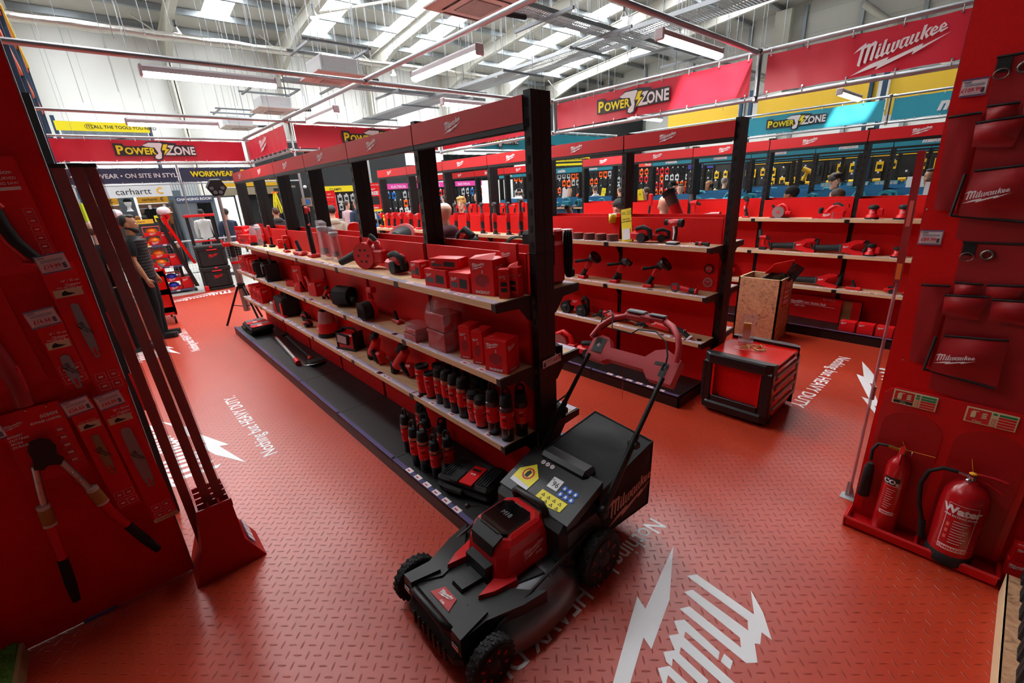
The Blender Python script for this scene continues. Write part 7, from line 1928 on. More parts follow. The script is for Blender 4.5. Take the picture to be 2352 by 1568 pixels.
person('man in white shirt far behind at left', 2.4, 17.0, 160, 1.76, SK3, HB, mat('cloth_white', 'd8d8d6', .8), TB_)
person('man in black top seen from behind between two far gondola posts', 4.5, 15.6, 180, 1.84, SK1, HN, TB_, TB_)
person('dark haired man in beige fleece seen from behind over the near gondola', 3.45, 9.15, 170, 1.74, SK1, HB, mat('cloth_beige', 'a89c8a', .85, bump=.2, bscale=40), TB_, hood=True)
person('grey haired man in blue fleece behind the beige fleece man', 5.6, 12.9, 190, 1.80, SK1, HG, mat('cloth_blue', '2c4258', .85), TB_, hood=True)
person('man in pale pink shirt beyond the blue fleece man', 6.2, 15.0, 110, 1.76, SK1, HN, mat('cloth_pink', 'd8b4bc', .8), TB_, 'short')
person('man in black t-shirt with bare arm near the red poster', 6.1, 13.3, 90, 1.78, SK1, HB, TB_, TB_, 'short')
person('bald man in plum hooded jumper with dark rucksack seen from behind in the aisle', 2.95, 4.45, 195, 1.76, SK2, None, mat('cloth_plum', '4a1c2c', .8, bump=.3, bscale=30), TB_, hood=True,
       extra=lambda t: (MB(mat('rucksack', '22252b', .7)).bx(-.14, .14, .12, .26, .95, 1.36, .05).m(TRIM).tube([(-.10, .10, 1.38), (-.13, -.08, 1.36), (-.13, -.12, 1.15)], .015, 6).tube([(.10, .10, 1.38), (.13, -.08, 1.36), (.13, -.12, 1.15)], .015, 6).build('rucksack', t)))
person('blond young man in black puffer jacket looking down over the shelf', 6.2-.9, 7.35, -60, 1.76, SK1, HL, mat('cloth_charcoal', '26272b', .6), TB_, style='volume', pose='reach', hood=True)
person('dark haired young man in black hoodie with orange collar beside the blond man', 5.35, 7.85, 120, 1.80, SK1, HD, TB_, TB_, hood=True)
person('shaven headed man in grey sports hoodie beside the red torch', 5.15, 2.95, 130, 1.70, SK1, None, TG, TB_, hood=True,
       extra=lambda t: MB(INK).tube([(-.10, .0, 1.46), (-.19, -.0, 1.42), (-.245, .01, 1.30)], .007, 5).tube([(-.10, .03, 1.46), (-.19, .03, 1.42), (-.247, .04, 1.30)], .007, 5).tube([(-.10, .06, 1.45), (-.19, .06, 1.42), (-.245, .07, 1.30)], .007, 5).build('sleeve_stripes', t))
person('person in black baseball cap bending behind the second gondola post', 5.35, 3.75, 170, 1.66, SK1, HN, TB_, TB_, style='cap', hat=mat('cap_black', '151618', .7))
person('dark haired man in black jacket facing the camera in the teal zone at left', 12.0, 10.4, -30, 1.80, SK1, HD, TB_, TB_)
person('person in pale grey hooded top seen from behind near the orange wall', 12.6, 9.8, 150, 1.80, SK1, HN, mat('cloth_pale_grey', 'bdbdbe', .85), TB_, hood=True)
person('person with tied hair in black top near the orange wall', 13.3, 9.3, 160, 1.70, SK1, HN, TB_, TB_)
person('long haired woman in the teal zone', 10.0, 6.25, -120, 1.72, SK1, HN, TB_, TB_, style='long')
person('short haired young man looking down between the teal gondolas', 10.0, 5.35, -60, 1.76, SK1, HN, TB_, TB_)
person('man in black cap behind the short haired young man', 11.9, 6.6, 60, 1.82, SK1, HB, TB_, TB_, hat=TB_)
person('balding man in black puffer jacket facing away in the teal zone', 11.9, 5.6, 200, 1.80, SK3, HB, TB_, TB_, style='ring', hood=True)
person('grey haired man in profile before the yellow tool packs', 14.2, 6.2, 80, 1.84, SK2, HG, TB_, TB_)
person('curly haired young man looking down between the teal gondolas at right', 10.0, 2.40, -40, 1.82, SK1, HD, TB_, TB_, style='volume')
person('person in black woolly hat seen from behind beyond the third gondola', 7.85, 2.42, 170, 1.68, SK3, HB, TB_, TB_, hat=mat('wool_black', '101010', .9, bump=.4, bscale=60))
person('brown haired person holding a yellow leaflet beyond the third gondola', 8.1, 1.90, 180, 1.62, SK1, HN, TB_, TB_, style='long', pose='hold',
       extra=lambda t: MB(mat('leaflet_yellow', 'e8d040', .5)).prism([(-.16, 1.30), (.02, 1.36), (-.02, 1.58), (-.20, 1.50)], 0, .002, (0, -.30, 0)).m(mat('sign_red', 'd02020', .5)).prism([(-.15, 1.47), (-.03, 1.50), (-.035, 1.52), (-.155, 1.49)], .0, .001, (0, -.302, 0)).build('leaflet', t))
person('man in black top looking down beside the right board', 10.0, 1.12, -110, 1.82, SK3, HB, TB_, TB_)
person('bearded man in black turban and white jacket far behind the driver row', 13.5, 14.5, -30, 1.84, SK3, HB, mat('cloth_white', 'd8d8d6', .8), TB_, beard=True, hat=TB_)
person('man in orange t-shirt far behind the blond man', 9.3, 12.0, -140, 1.78, SK1, HB, mat('cloth_orange', 'e06020', .8), TB_, 'short')
person('distant person in blue jacket at the far tills', 14.3, 14.0, 40, 1.76, SK1, HN, mat('cloth_bright_blue', '2a6ab8', .8), TB_)
person('distant person in black at the far tills', 10.4, 15.6, 200, 1.74, SK1, HD, TB_, TB_)
person('distant grey haired person by the tool wall', 15.4, 14.6, 10, 1.74, SK1, HG, mat('cloth_charcoal', '26272b', .6), TB_)
# ------------------------------------------------------------------ left rear: helmet rack, cart, stacked cases, tripod light, cage
def blk(b, *a): return b.bx(*a)
t = thing('service_cart', 'red open tool cart on castors beside the staff man', 'cart', (.17, 9.25, 0), (0, 0, 0))
b = MB(GLOSR)
for z in (.20, .50, .80): b.bx(0, .42, 0, .75, z, z+.015); b.bx(0, .42, 0, .01, z, z+.09); b.bx(0, .01, 0, .75, z, z+.09); b.bx(.41, .42, 0, .75, z, z+.09)
b.bx(0, .42, 0, .03, .16, .92); b.bx(.0, .03, .0, .75, .82, .95); b.bx(.40, .43, -.005, .755, .83, .93, .008)
for x in (.005, .385):
    for y in (.0, .72): b.bx(x, x+.03, y, y+.03, .14, .90)
b.build('trays', t)
b = MB(BLKR); b.bx(.41, .44, -.01, .76, .925, .95, .006); b.build('edge_trim', t)
for x in (.05, .37):
    for y in (.05, .70):
        b = MB(CHR); b.bx(x-.02, x+.02, y-.03, y+.03, .12, .15); b.tube([(x, y, .12), (x+.01, y-.03, .06)], .008, 6); b.m(BLKR).cyl((x-.014, y-.03, .06), (x+.014, y-.03, .06), .06, n=18); b.m(CHR).cyl((x-.016, y-.03, .06), (x+.016, y-.03, .06), .035, n=12); b.build('castor', t)
HELW = mat('helmet_white', 'e8e6ea', .3); HELO = mat('helmet_orange', 'f08020', .3); HELB = mat('helmet_blue', '2434a8', .3)
def mk_hbox(hm):
    def f():
        t = thing('helmet_box', '', 'helmet box')
        b = MB(REDP); b.bx(-.15, .15, -.12, .12, 0, .07); b.bx(-.15, -.145, -.12, .12, 0, .19); b.bx(.145, .15, -.12, .12, 0, .19); b.bx(-.15, .15, -.12, .12, .185, .19); logo_c(b, (0, -.121, .035), (1, 0, 0), (0, 0, 1), .13); b.build('box', t)
        b = MB(hm); b.ball((0, -.01, .085), (.11, .12, .085), 16, 8); b.build('helmet', t)
        return t
    return f
HX = {'w': K(mk_hbox(HELW), 'helmet box'), 'o': K(mk_hbox(HELO), 'helmet box'), 'b': K(mk_hbox(HELB), 'helmet box')}
t = thing('helmet_rack', 'black and red display rack with price strips holding boxed helmets', 'rack', (.0, 12.95, 0))
b = MB(BLKM)
for x in (-.6, 1.28): b.bx(x-.02, x+.02, -.03, .03, 0, 1.62); b.bx(x-.02, x+.02, -.45, .0, 0, .06)
b.build('upright', t)
b = MB(GLOSR); b.prism([(1.0, 1.66), (1.06, 1.66), (1.42, .62), (1.36, .62)], -.03, .03, (0, -.46, 0)); b.build('red_side_rail', t)
b = MB(BLKM); b.prism([(.92, 1.66), (1.0, 1.66), (1.36, .1), (1.28, .1)], -.03, .03, (0, -.40, 0)); b.build('slotted_rail', t)
for z in (.08, .62, 1.10):
    b = MB(BLKM); b.bx(-.6, 1.24-.2*(z > 1), -.42, .0, z-.03, z); sh = b.build('shelf', t)
    b = MB(STRIPD); b.bx(-.6, 1.24-.2*(z > 1), -.425, -.42, z-.035, z+.005); b.m(TAGM)
    for q in range(4): b.bx(.1+q*.27, .17+q*.27, -.428, -.425, z-.03, z)
    b.build('price_rail', sh)
n_ = 0
for x, z, c in ((.15, 1.10, 'w'), (.47, 1.10, 'w'), (.80, 1.10, 'o'), (.80, 1.295, 'o'), (.30, .62, 'o'), (.80, .62, 'o'), (.80, .815, 'o'), (.90, .08, 'b'), (.90, .275, 'b')):
    nm = {'w': 'white', 'o': 'orange', 'b': 'blue'}[c]; n_ += 1
    HX[c].put('open red box with a %s helmet, %s at height %s of the rack' % (nm, ('left' if x < .2 else 'second from left' if x < .5 else 'stacked lower right' if z in (1.10, .62, .08) else 'stacked upper right'), 'top' if z > 1 else 'middle' if z > .5 else 'bottom'), (x, 12.72, z+.001), (0, 0, 0), 'open helmet boxes on the rack')
for i, (x, z) in enumerate(((1.02, 1.10), (1.06, .62), (1.16, .08))): carton('closed red helmet carton on the %s shelf of the rack' % ('top', 'middle', 'bottom')[i], (x, 12.70, z+.001), .20, .2, .24, None, 0, (0, 0, 0), 'closed helmet cartons')
for i, x in enumerate((.28, 1.12)):
    t = thing('helmet_dummy', 'white helmet with chin strap on a red dummy head, %s one' % ('left', 'right')[i], 'helmet', (x, 12.8 if i else 12.6, 1.50 if i else 1.50), (0, 0, 60))
    b = MB(RED); b.loft([[(rx*math.cos(a), cy+ry*math.sin(a), z) for a in [2*PI*q/8 for q in range(8)]] for z, rx, ry, cy in ((0, .05, .05, .02), (.10, .05, .05, .01), (.13, .05, .07, -.02), (.20, .075, .09, -.01), (.28, .07, .09, 0))], smooth=False); b.build('dummy_head', t)
    b = MB(HELW); b.ball((0, 0, .29), (.11, .135, .095), 18, 10); b.box((0, -.10, .255), (.16, .08, .02), .008); b.build('helmet', t)
    b = MB(BLKR); b.tube([(.08, 0, .26), (.05, -.06, .13), (-.05, -.06, .13), (-.08, 0, .26)], .006, 5); b.build('strap', t)
    if i: tag(MB(BLKM).bx(x-.03, x+.03, 12.77, 12.83, 0, 1.5).build('dummy_stand'), 'black post carrying the right helmet dummy', 'stand')
# mesh cage panels
WIRE = mat('zinc_wire', '9a9c9e', .35, .8)
for i, (x0, x1, y) in enumerate(((.0, 1.9, 13.5), (1.95, 4.0, 13.5))):
    t = thing('wire_cage', 'silver wire mesh barrier behind the stacked cases, %s panel' % ('left', 'right')[i], 'barrier', (x0, y, 0))
    b = MB(WIRE); L = x1-x0
    for q in range(int(L/.06)+1): b.bx(q*.06-.002, q*.06+.002, -.002, .002, .1, 1.05)
    for q in range(17): b.bx(0, L, -.003, .001, .1+q*.06-.002, .1+q*.06+.002)
    b.build('mesh', t)
    b = MB(SILV); b.cyl((0, 0, 1.06), (L, 0, 1.06), .022, n=8); b.cyl((0, 0, .3), (L, 0, .3), .015, n=8); b.cyl((0, 0, 0), (0, 0, 1.06), .02, n=8); b.build('rail', t)
def mk_pack():
    t = thing('stacking_case', '', 'tool case')
    b = MB(BLKR); b.bx(-.27, .27, -.20, .20, 0, .43, .025); b.bx(-.285, .285, -.21, .21, .36, .47, .02)
    for x in (-.22, .22): b.bx(x-.03, x+.03, -.215, -.19, .05, .34, .008)
    b.build('case_body', t)
    b = MB(RED); b.bx(-.10, .10, -.225, -.208, .36, .385, .006); b.bx(-.03, .03, -.225, -.205, .42, .455, .006); logo(b, (-.09, -.203, .20), (1, 0, 0), (0, 0, 1), .20, RED, .001); b.build('latch', t)
    return t
PK = K(mk_pack, 'tool case')
PK.put('black stacking tool case with red script, lower one of two', (1.72, 12.35, .06), (0, 0, 0), 'stacked black cases')
PK.put('black stacking tool case with red script, upper one of two', (1.72, 12.35, .533), (0, 0, 0), 'stacked black cases')
t = thing('case_trolley', 'red and black trolley frame under and behind the stacked cases', 'trolley', (1.72, 12.35, 0))
b = MB(BLKR); b.bx(-.28, .28, -.2, .2, .0, .055, .01); 
for x in (-.24, .24): b.bx(x-.03, x+.03, .235, .27, .05, 1.68)
b.build('frame', t); b = MB(RED); b.bx(-.30, .30, .20, .26, 1.62, 1.68, .01); b.bx(-.22, .22, .20, .25, 1.06, 1.10, .01); b.bx(-.32, -.24, -.24, -.14, .0, .12, .01); b.build('handle', t)
# tall tripod light
t = thing('tripod_light', 'tall silver and black tripod work light standing by the far end of the near gondola', 'work light', (1.42, 8.12, 0))
b = MB(BLKM)
for a in (-120, 0, 120):
    c, s = math.cos(R(a-75)), math.sin(R(a-75))
    b.tube([(.05*c, .05*s, .62), (.33*c, .33*s, .02)], .018, 6); b.tube([(.04*c, .04*s, .30), (.20*c, .20*s, .34)], .008, 5)
b.bx(-.05, .05, -.05, .05, .58, .68, .015); b.bx(-.035, .035, -.035, .035, 1.08, 1.25, .01); b.build('leg_set', t)
b = MB(ALU); b.cyl((0, 0, .22), (0, 0, .60), .05, n=14); b.cyl((0, 0, .68), (0, 0, 1.08), .05, n=14); b.cyl((0, 0, 1.25), (0, 0, 2.0), .026, n=12); b.build('mast', t)
b = MB(RED); b.bx(-.11, .11, -.05, .05, 1.25, 1.31, .01); b.tube([(-.10, 0, 1.30), (-.11, 0, 1.36)], .015, 6); b.tube([(.10, 0, 1.30), (.11, 0, 1.36)], .015, 6); b.bx(-.06, .06, -.055, -.04, .98, 1.02, .006); b.build('cord_bracket', t)
b = MB(BLKR); b.cyl((0, -.06, 2.10), (0, .02, 2.12), .13, n=6, smooth=False); b.m(GRY)
for q in range(6): a = q*PI/3; b.cyl((.07*math.cos(a), -.065, 2.10+.07*math.sin(a)), (.07*math.cos(a), -.06, 2.10+.07*math.sin(a)), .03, n=6, smooth=False)
b.build('lamp_head', t)

# ------------------------------------------------------------------ workwear area on the far left
TAN = mat('amber_sign', 'e8a828', .5); SIGNW = mat('white_sign', 'e6e6e8', .5); GBL = mat('blue_grey_board', '5a666e', .6)
def cmark(b, c, s, m):
    b.m(m); b.shape([[(s*(.5 if q % 2 == 0 else .5)*math.cos(a)*(1 if q < 9 else .55), s*.5*math.sin(a)*(1 if q < 9 else .55)) for q, a in [(i, R(50+260*i/8)) for i in range(9)]+[(9+i, R(310-260*i/8)) for i in range(9)]]], c, (1, 0, 0), (0, 0, 1), 1)
t = thing('hanging_sign', 'long white hanging sign with thin dark lettering and amber mark', 'sign', (.0, 19.6, 2.22)); b = MB(SIGNW); b.bx(0, 2.1, 0, .05, 0, .44); b.m(INK).text('carhartt', .27, (.62, -.006, .09), (1, 0, 0), (0, 0, 1), .0, sx=1.05); cmark(b, (1.80, -.007, .18), .22, TAN); b.build('panel', t); MB(SILV).cyl((.1, .03, .4), (.1, .03, 6.9), .005, n=5).cyl((2.0, .03, .4), (2.0, .03, 6.9), .005, n=5).build('suspension_wire', t)
for i, (x, w) in enumerate(((-.15, .78), (1.12, .84))):
    t = thing('amber_sign', 'amber header sign with dark lettering, %s one' % ('left', 'right')[i], 'sign', (x, 19.8, 2.02), (0, 0, 0), 'amber header signs'); b = MB(TAN); b.bx(0, w, 0, .04, 0, .24); b.m(INK).text('carhartt', .13, (.12, -.004, .08), (1, 0, 0), (0, 0, 1), .01); cmark(b, (w-.16, -.005, .12), .11, INK); b.build('panel', t)
    t = thing('clothes_bay', 'clothes display bay under the %s amber sign' % ('left', 'right')[i], 'display bay', (x, 20, 0)); b = MB(mat('bay_brown', '6e5244', .7)); b.bx(0, w, .0, .05, 0, 2.0); b.m(SILV).bx(0, w, -.2, -.17, 1.84, 1.87); b.build('back', t); b = MB(GBL); b.bx(w, w+.42, .0, .04, 0, 2.4)
    for q in range(20): b.bx(w, w+.42, -.006, .0, .1+q*.11, .112+q*.11)
    b.build('slat_panel', t)
def garment(lab, x, y, z, m, w=.42, h=.55):
    t = thing('hung_garment', lab, 'garment', (x, y, z)); b = MB(m); b.prism([(-w*.5, -h*.35), (-w*.38, -h*.05), (-w*.12, 0), (w*.12, 0), (w*.38, -h*.05), (w*.5, -h*.35), (w*.36, -h*.38), (w*.34, -h), (-w*.34, -h), (-w*.36, -h*.38)], -.04, .04); b.m(SIGNW).bx(-.04, .04, -.046, -.04, -.03, .10); b.build('cloth', t)
    if z > 1.9: MB(SILV).tube([(0, .06, -z), (0, .06, .1), (0, 0, .1), (0, 0, 0)], .01, 6).build('stand', t)
garment('black vest with white tag hung in the right clothes bay', 1.40, 19.82, 1.86, TB_)
garment('brown jacket with white tag hung in the right clothes bay', 1.80, 19.82, 1.86, mat('cloth_tan', '9a5a20', .8))
garment('dark jacket hung in the left clothes bay', .15, 19.82, 1.86, TB_)
garment('high visibility yellow garment behind the red rail sleeves', -.28, 17.5, 2.1, mat('hi_vis', 'd8e820', .7), .3, .5)
t = thing('bust_dummy', 'white display bust with dark hat on the slatted panel', 'dummy', (.86, 19.85, 1.80)); b = MB(SIGNW); b.lathe([(.10, 0), (.06, .06), (.05, .14), (.09, .2), (.10, .28), (.06, .36), (0, .38)], n=16); b.build('bust', t); b = MB(TB_); b.ball((0, 0, .33), (.11, .11, .08)); b.build('hat', t)
for i, (x, m) in enumerate(((.78, 'd8d0c4'), (.98, '8a5424'), (1.16, '202022'))): o = MB(mat('beanie_%s' % m, m, .8)).ball((x, 19.7, 1.56), (.08, .08, .09), 12, 6).build('beanie'); tag(o, '%s woolly hat on the low amber shelf' % ('cream', 'brown', 'black')[i], 'hat')
t = thing('hat_counter', 'low black counter with amber front sign in the workwear area', 'counter', (.5, 19.4, 0)); b = MB(BLKB); b.bx(0, 1.3, 0, .4, 0, 1.42); b.m(TAN).bx(.25, .85, -.01, 0, 1.38, 1.52).bx(.05, .20, -.01, 0, 1.38, 1.5).m(INK).text('carhartt', .09, (.33, -.012, 1.42), (1, 0, 0), (0, 0, 1), .01).m(YEL).bx(.9, 1.15, -.01, 0, 1.42, 1.62); b.build('counter', t)
t = thing('changing_cubicle', 'grey changing cubicle with dark curtain and white lettered sign', 'cubicle', (2.08, 19.0, 0)); b = MB(mat('cubicle_grey', '5c636b', .6)); b.bx(0, 1.1, 0, 1.0, 0, 2.10); b.build('walls', t); b = MB(mat('sign_navy', '3c4460', .5)); b.bx(-.02, 1.05, -.03, 0, 1.98, 2.18); b.m(WHT).text('CHANGING ROOM', .115, (.52, -.034, 2.04), (1, 0, 0), (0, 0, 1), .03, 'C'); b.build('sign', t); b = MB(TB_)
b.loft([[(.55+.015*q, -.02+.02*math.sin(q*1.3), z) for q in range(28)] for z in (0, 1.94)], caps=False, closed=False); b.build('curtain', t)
SHUT = mat('corrugated_shutter', 'a8aeb2', .5)
b = MB(SHUT)
for q in range(12): b.bx(2.1+q*.08, 2.16+q*.08, 20.6, 20.63, 2.2, 2.75)
tag(b.build('shutter_panel'), 'pale corrugated panel above the changing cubicle', 'panel')
t = thing('doorway', 'bright glazed doorway seen behind the changing cubicle', 'doorway', (3.35, 20.6, 0)); b = MB(mat('daylight_glass', (.9, 1.0, .95), .5, emit=1.6)); b.bx(0, .75, 0, .02, .3, 2.1); b.build('glass', t); b = MB(GRY); b.bx(-.06, 0, -.02, .04, 0, 2.2); b.bx(.75, .81, -.02, .04, 0, 2.2); b.bx(-.06, .81, -.02, .04, 2.1, 2.2); b.build('frame', t)
t = thing('dark_kiosk', 'dark counter area with yellow band behind the far end of the gondola', 'kiosk', (4.2, 19.5, 0)); b = MB(DARK); b.bx(0, 2.3, .5, .6, 0, 3.0); b.m(mat('kiosk_yellow', 'd8a818', .6)).bx(-.8, 1.6, .40, .5, 2.45, 2.75); b.m(mat('beam_tan', '8c8068', .6)).bx(-.8, 2.0, .3, .45, 2.15, 2.42); b.build('walls', t)
t = thing('step_ladder', 'yellow step ladder with orange feet leaning upside down far behind', 'ladder', (4.78, 17.6, 0)); b = MB(YEL)
for s in (-1, 1): b.tube([(0, .1*s, 2.15), (-.3, .2*s, .02)], .03, 4); b.tube([(0, .1*s, 2.15), (.35, .2*s, .02)], .025, 4)
for q in range(6): b.bx(-.27+q*.045, -.24+q*.045, -.17, .17, .25+q*.32, .28+q*.32)
b.build('frame', t); b = MB(ORG); b.bx(-.08, .08, -.12, .12, 2.13, 2.18); b.build('cap', t)
b = MB(mat('kraft_board', '9c6f45', .7)); b.bx(5.72, 6.02, 17.7, 17.9, 1.62, 1.92); b.m(mat('print_blue', '2a5a90', .5)).bx(5.80, 5.96, 17.69, 17.70, 1.68, 1.88); tag(b.build('carton'), 'brown carton with blue label standing high at the far wall', 'box')
for i, (x, z) in enumerate(((5.35, 2.18), (5.9, 2.3))): tag(MB(HELW).ball((x, 17.8, z), .06).build('camera_dome'), 'small white dome camera on the dark wall, %s one' % ('left', 'right')[i], 'camera')
tag(struct(MB(DARK).bx(4.9, 6.6, 18.0, 18.1, 0, 2.3).build('wall_low')))
# tall pallet racking behind the left board, with sign and picture
RB = mat('rack_blue', '22405c', .5); RO = mat('rack_orange', 'c8501c', .5)
t = thing('pallet_racking', 'tall blue and orange pallet racking with yellow edge rising at the far left', 'racking', (-1.05, 8.0, 0))
b = MB(RB)
for q in range(5):
    for w in (0, .65): b.bx(w, w+.09, q*2.2, q*2.2+.09, 0, 5.2)
b.build('upright', t)
b = MB(RO)
for z in (3.0, 4.2, 5.1): b.bx(.62, .72, 0, 8.9, z, z+.12)
b.m(YEL).bx(.70, .76, 0, 8.9, 5.2, 5.28); b.build('beam', t)
b = MB(PINE)
for z in (3.12, 4.32):
    for q in range(18): b.bx(.05, .68, q*.48+.1, q*.48+.5, z, z+.10)
b.build('pallets', t)
t = thing('racking_sign', 'yellow strip sign lettered all the tools you need above a dark picture', 'sign', (-.25, 20.5, 4.10))
b = MB(YEL); b.bx(0, 2.32, 0, .03, .18, .45); b.m(INK).text('ALL THE TOOLS YOU NEED', .13, (.9, -.004, .27), (1, 0, 0), (0, 0, 1), .02); b.text('ITS', .12, (.72, -.004, .27), (1, 0, 0), (0, 0, 1), .02); b.tube([(.80+.12*math.cos(a), -.004, .315+.075*math.sin(a)) for a in [2*PI*i/16 for i in range(17)]], .005, 4); b.build('strip', t)
b = MB(mat('wet_dark_picture', '6e7880', .5, noise=.5, nscale=12, stretch=(1, 1, .2))); b.bx(.1, 2.25, .0, .02, -.6, .18); b.m(INK).ball((1.5, -.01, .02), (.16, .01, .06), 12, 6); b.build('picture', t)
b = MB(RB); b.bx(-.05, .05, .02, .1, -4.1, .6); b.bx(2.28, 2.38, .02, .1, -4.1, .5); b.build('upright', t)

# ------------------------------------------------------------------ far shop walls with hanging goods
FL_ = {}
def pack_kind(c, nm):
    def f():
        t = thing('hanging_pack', '', 'pack')
        b = MB(mat('pack_'+nm, c, .45)); b.bx(-.07, .07, -.03, 0, -.22, 0, .004); b.m(WHT).bx(-.02, .02, -.06, -.055, -.01, .035).m(BLK).bx(-.045, .045, -.032, -.03, -.16, -.07)
        b.build('blister', t); return t
    return Kind(f, 'pack')
PKS = {n: pack_kind(c, n) for n, c in (('orange', 'f05a14'), ('black', '26262a'), ('yellow', 'f2c01a'), ('blue', '1c64b4'), ('red', 'c81c24'), ('silver', 'b4b8bc'), ('green', '1a8a50'), ('white', 'dcdcdc'))}
def shopwall(lab, O, ang, L, H, sign, cols, rows, grp, zt=None, pitch=.26, words_=None):
    """back board with hanging rows and shelves; local x along the wall, front is -y"""
    t = thing('shop_wall_unit', lab, 'shelving', O, (0, 0, ang))
    b = MB(BLKB); b.bx(0, L, 0, .06, 0, H)
    b.build('back_board', t)
    for q in range(int(L/1.25)+1): b = MB(BLKM); b.bx(q*1.25-.02, q*1.25+.02, -.05, 0, 0, H); b.build('upright', t)
    for z in (.25, .60, .95): b = MB(GRY); b.bx(0, L, -.42, 0, z-.03, z); b.build('shelf', t)
    if sign is not None:
        b = MB(sign); b.bx(0, L, -.08, -.05, H-.22, H)
        if words_: 
            for q, w in enumerate(words_): b.m(INK if sign in (YEL,) else WHT).text(w, .13, (.3+q*L/len(words_), -.083, H-.17), (1, 0, 0), (0, 0, 1), .02)
        b.build('header_sign', t)
    ca, sa = math.cos(R(ang)), math.sin(R(ang))
    for r_ in range(rows):
        z = H-.34-r_*.33
        q = pitch*.5; run = 0
        while q < L-.08:
            if run <= 0: c = rnd.choice(cols); run = rnd.randint(1, 4)
            run -= 1
            if rnd.random() < .86:
                PKS[c].put('%s pack hanging among others on the %s' % (c, grp), (O[0]+ca*q+sa*.06, O[1]+sa*q-ca*.06, z), (0, 0, ang), 'goods hanging on the '+grp, rnd.uniform(1.05, 1.4))
            q += pitch
    # mixed goods on the shelves below, seen only as small coloured boxes
    for z in (.60, .95):
        q = .1
        while q < L-.2:
            w = rnd.uniform(.12, .3); c = rnd.choice(cols)
            b = MB(mat('pack_'+c, 'ffffff')); b.bx(0, w, -.25, 0, 0, rnd.uniform(.12, .24), .004)
            o = b.build('shelf_box'); o.location = (O[0]+ca*q+sa*.08, O[1]+sa*q-ca*.08, z+.001); o.rotation_euler = (0, 0, R(ang))
            tag(o, '%s box among mixed goods on the shelves of the %s' % (c, grp), 'box', 'boxes on the shelves of the '+grp); q += w+.06
for n_ in PKS: MATS.pop('pack_'+n_, None)
for n_, c in (('orange', 'f05a14'), ('black', '26262a'), ('yellow', 'f2c01a'), ('blue', '1c64b4'), ('red', 'c81c24'), ('silver', 'b4b8bc'), ('green', '1a8a50'), ('white', 'dcdcdc')): mat('pack_'+n_, c, .45)
PINKS = mat('magenta_sign', 'e040a0', .5)
shopwall('wall shelving with yellow lettered headers behind the red posters', (6.6, 18.2, 0), 0, 2.5, 2.30, YEL, ['black', 'silver', 'white', 'blue', 'yellow'], 3, 'clamp wall', words_=('CLAMPS', 'PAINTING'))
shopwall('wall shelving with magenta header strip at the far back', (9.2, 18.2, 0), 0, 5.2, 2.30, PINKS, ['orange', 'blue', 'red', 'silver', 'black', 'white'], 3, 'magenta headed wall', words_=('ELECTRICAL', 'ELECTRICAL', 'ELECTRICAL'))
shopwall('dark wall of orange and black packs behind the teal gondolas', (15.0, 16.5, 0), -28, 6.5, 2.75, None, ['orange', 'black', 'orange', 'silver', 'black'], 5, 'orange tool wall', pitch=.24)
shopwall('shelving with red header at the right of the orange tool wall', (20.7, 13.4, 0), -40, 3.0, 2.75, mat('coral_sign', 'd8483c', .5), ['orange', 'red', 'white', 'black'], 4, 'red headed wall', words_=('Flashdrill',))
shopwall('shelving with green and violet headers beyond the teal gondolas', (21.5, 11.2, 0), -60, 4.2, 2.5, mat('violet_sign', '3a3a90', .5), ['green', 'black', 'red', 'white', 'black'], 3, 'violet headed wall', words_=('FESTOOL', 'FESTOOL'))
shopwall('black wall of yellow packs in the far right zone', (18.6, 8.6, 0), -90, 9.5, 2.40, None, ['yellow', 'yellow', 'black'], 4, 'yellow tool wall', pitch=.34)
for i, (x, y, w) in enumerate(((16.6, 17.2, 3.4), (17.2, 16.9, 3.2))):
    z = (3.0, 2.55)[i]
    t = thing('till_sign', ('upper yellow sign above the tills lettered any of our branches', 'lower yellow sign lettered please pay here')[i], 'sign', (x, y, z), (0, 0, -28)); b = MB(YEL); b.bx(0, w, 0, .05, 0, (.55, .36)[i]); b.m(INK).text(('TO ANY OF OUR BRANCHES', 'PLEASE PAY HERE')[i], (.2, .3)[i], (w*.5, -.01, (.06, .05)[i]), (1, 0, 0), (0, 0, 1), .02, 'C'); b.build('panel', t)
b = MB(TB_); b.loft([[(12.6+q*.12, 18.6+.06*math.sin(q*1.7), z) for q in range(38)] for z in (2.3, 3.5)], caps=False, closed=False); tag(b.build('black_drape'), 'black hanging drape above the magenta headed wall', 'drape')
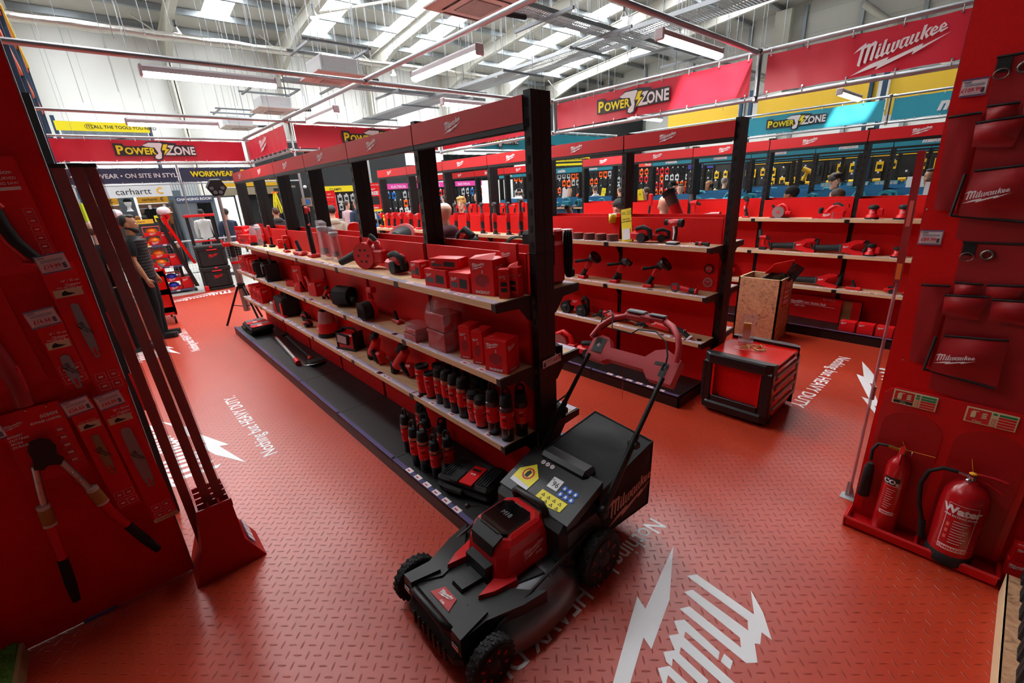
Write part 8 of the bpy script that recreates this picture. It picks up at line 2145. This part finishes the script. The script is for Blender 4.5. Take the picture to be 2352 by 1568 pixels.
# posters on stands
for i, (x, y, w, z0, z1, lab) in enumerate(((6.30, 17.2, .40, .8, 2.12, 'tall red product poster between the gondola frames'), (7.68, 16.6, .52, 1.3, 2.32, 'red promotional poster reading FREE behind the near gondola'), (3.55, 14.9, .30, 1.1, 2.1, 'narrow red poster half hidden by the far gondola post'))):
    t = thing('poster_stand', lab, 'poster', (x, y, 0), (0, 0, -12)); b = MB(SILV); b.cyl((w/2, .03, 0), (w/2, .03, z0+.2), .015, n=8); b.bx(w/2-.2, w/2+.2, -.1, .2, 0, .015); b.build('stand', t)
    b = MB(REDP); b.bx(0, w, 0, .015, z0, z1); logo_c(b, (w/2, -.003, z1-.12*(1 if i != 1 else 1.9)), (1, 0, 0), (0, 0, 1), w*.35)
    if i == 0:
        b.m(WHT).text('POWER TOOLS', .04, (w/2, -.003, z1-.24), (1, 0, 0), (0, 0, 1), .02, 'C'); b.m(INK)
        for q in range(12): b.box((w*.25+(q % 3)*w*.25, -.002, z1-.38-.14*(q//3)), (.06, .003, .03), .001)
    elif i == 1: b.m(WHT).text('OPENING EVENT DEALS', .045, (w/2, -.003, z1-.09), (1, 0, 0), (0, 0, 1), .02, 'C'); b.text('FREE', .17, (w/2, -.003, z1-.42), (1, 0, 0), (0, 0, 1), .05, 'C'); b.m(INK).bx(w*.2, w*.85, -.003, 0, z1-.78, z1-.48); b.m(WHT).text('\u00a3300+', .09, (w/2, -.003, z1-.92), (1, 0, 0), (0, 0, 1), .03, 'C'); b.m(YEL).bx(0, w, -.003, 0, z0, z0+.07)
    else: b.m(WHT).text('FREE', .08, (w/2, -.003, z1-.35), (1, 0, 0), (0, 0, 1), .03, 'C'); b.m(INK).bx(.03, .26, -.003, 0, z1-.75, z1-.42)
    b.build('poster', t)
# paper signs on the teal zone and yellow leaflets
def sheet(lab, x, y, z, w, h, rz, m, txt=None, tilt=0):
    t = thing('counter_sign', lab, 'sign', (x, y, z), (0, tilt, rz)); b = MB(m); b.bx(-w/2, w/2, 0, .01, 0, h)
    if txt: b.m(GRY if m is SIGNW else INK).text(txt, min(.05, w/len(txt)*1.5), (0, -.003, h*.6), (1, 0, 0), (0, 0, 1), .01, 'C')
    b.build('panel', t)
sheet('white paper sign seen from behind at the right of the teal gondola', 8.85, .85, 1.39, .36, .26, -90, SIGNW, 'ITS')
sheet('smaller white paper sign on the farther teal gondola', 10.7, 1.35, 1.50, .30, .20, -90, SIGNW)
sheet('yellow tilted leaflet sign on the teal gondola left of the bald man', 8.9, 6.0-.35, 1.39, .13, .32, -90, YEL, 'ITS', -12)
sheet('white tilted sign board behind the second gondola frame', 9.0, 8.0, 1.36, .18, .42, -90, SIGNW, None, 8)
sheet('pale pink notice seen through the near gondola frames, left one', 6.5, 10.6, 1.36, .30, .30, -90, mat('notice_pink', 'd8c0bc', .6))
sheet('pale pink notice seen through the near gondola frames, right one', 6.5, 9.4, 1.36, .26, .30, -90, mat('notice_pink', 'd8c0bc', .6))
sheet('yellow leaflet sign far away near the orange wall', 13.4, 10.1, 1.36, .14, .35, -60, YEL, 'ITS', 10)
# counter shelves with parts trays on the third teal gondola
for i in range(5):
    t = thing('parts_case', 'clear fronted parts case on the third teal gondola, %s from the right' % ORD[i], 'case', (12.62, 1.1+i*.5, 1.3455), (0, 0, -90), 'parts cases on the third teal gondola'); b = MB(mat('case_teal', '3c8c98', .4)); b.bx(-.2, .2, 0, .12, 0, .26, .006); b.m(LGRY)
    for q in range(5):
        for w in range(3): b.bx(-.18+q*.075, -.12+q*.075, -.004, 0, .02+w*.08, .08+w*.08)
    b.build('case', t)
def mk_yel():
    t = thing('yellow_power_tool', '', 'power tool'); b = MB(mat('tool_yellow', 'f0b81c', .4)); b.tube([(-.06, 0, .20), (.08, 0, .20)], .035, 10); b.tube([(.02, 0, .18), (.03, 0, .05)], .022, 8); b.build('body', t); b = MB(BLKR); b.cyl((-.06, 0, .20), (-.13, 0, .20), .02, n=8); b.bx(-.05, .07, -.04, .04, 0, .05, .006); b.build('base', t); return t
YK = K(mk_yel)
for i in range(11): YK.put('yellow and black power tool on the yellow headed gondola, %s from the right' % ORD[i], gpos(15.45, .2+i*.52, Z1_), (0, 0, -90), 'yellow power tools', 1.15)
tt = YK.put('large yellow nail gun raised above the far gondola', (13.1, 3.9, 1.62), (0, 25, -90), None, 1.6)
# yellow racking posts behind the banners
for i, y in enumerate((.0, 3.2, 6.6)): tag(MB(RB).bx(16.4, 16.5, y-.05, y+.05, 0, 4.4).bx(16.4, 16.5, y+.25, y+.33, 0, 4.4).build('racking_upright'), 'dark perforated racking upright behind the yellow banners, %s from the right' % ORD[i], 'racking')
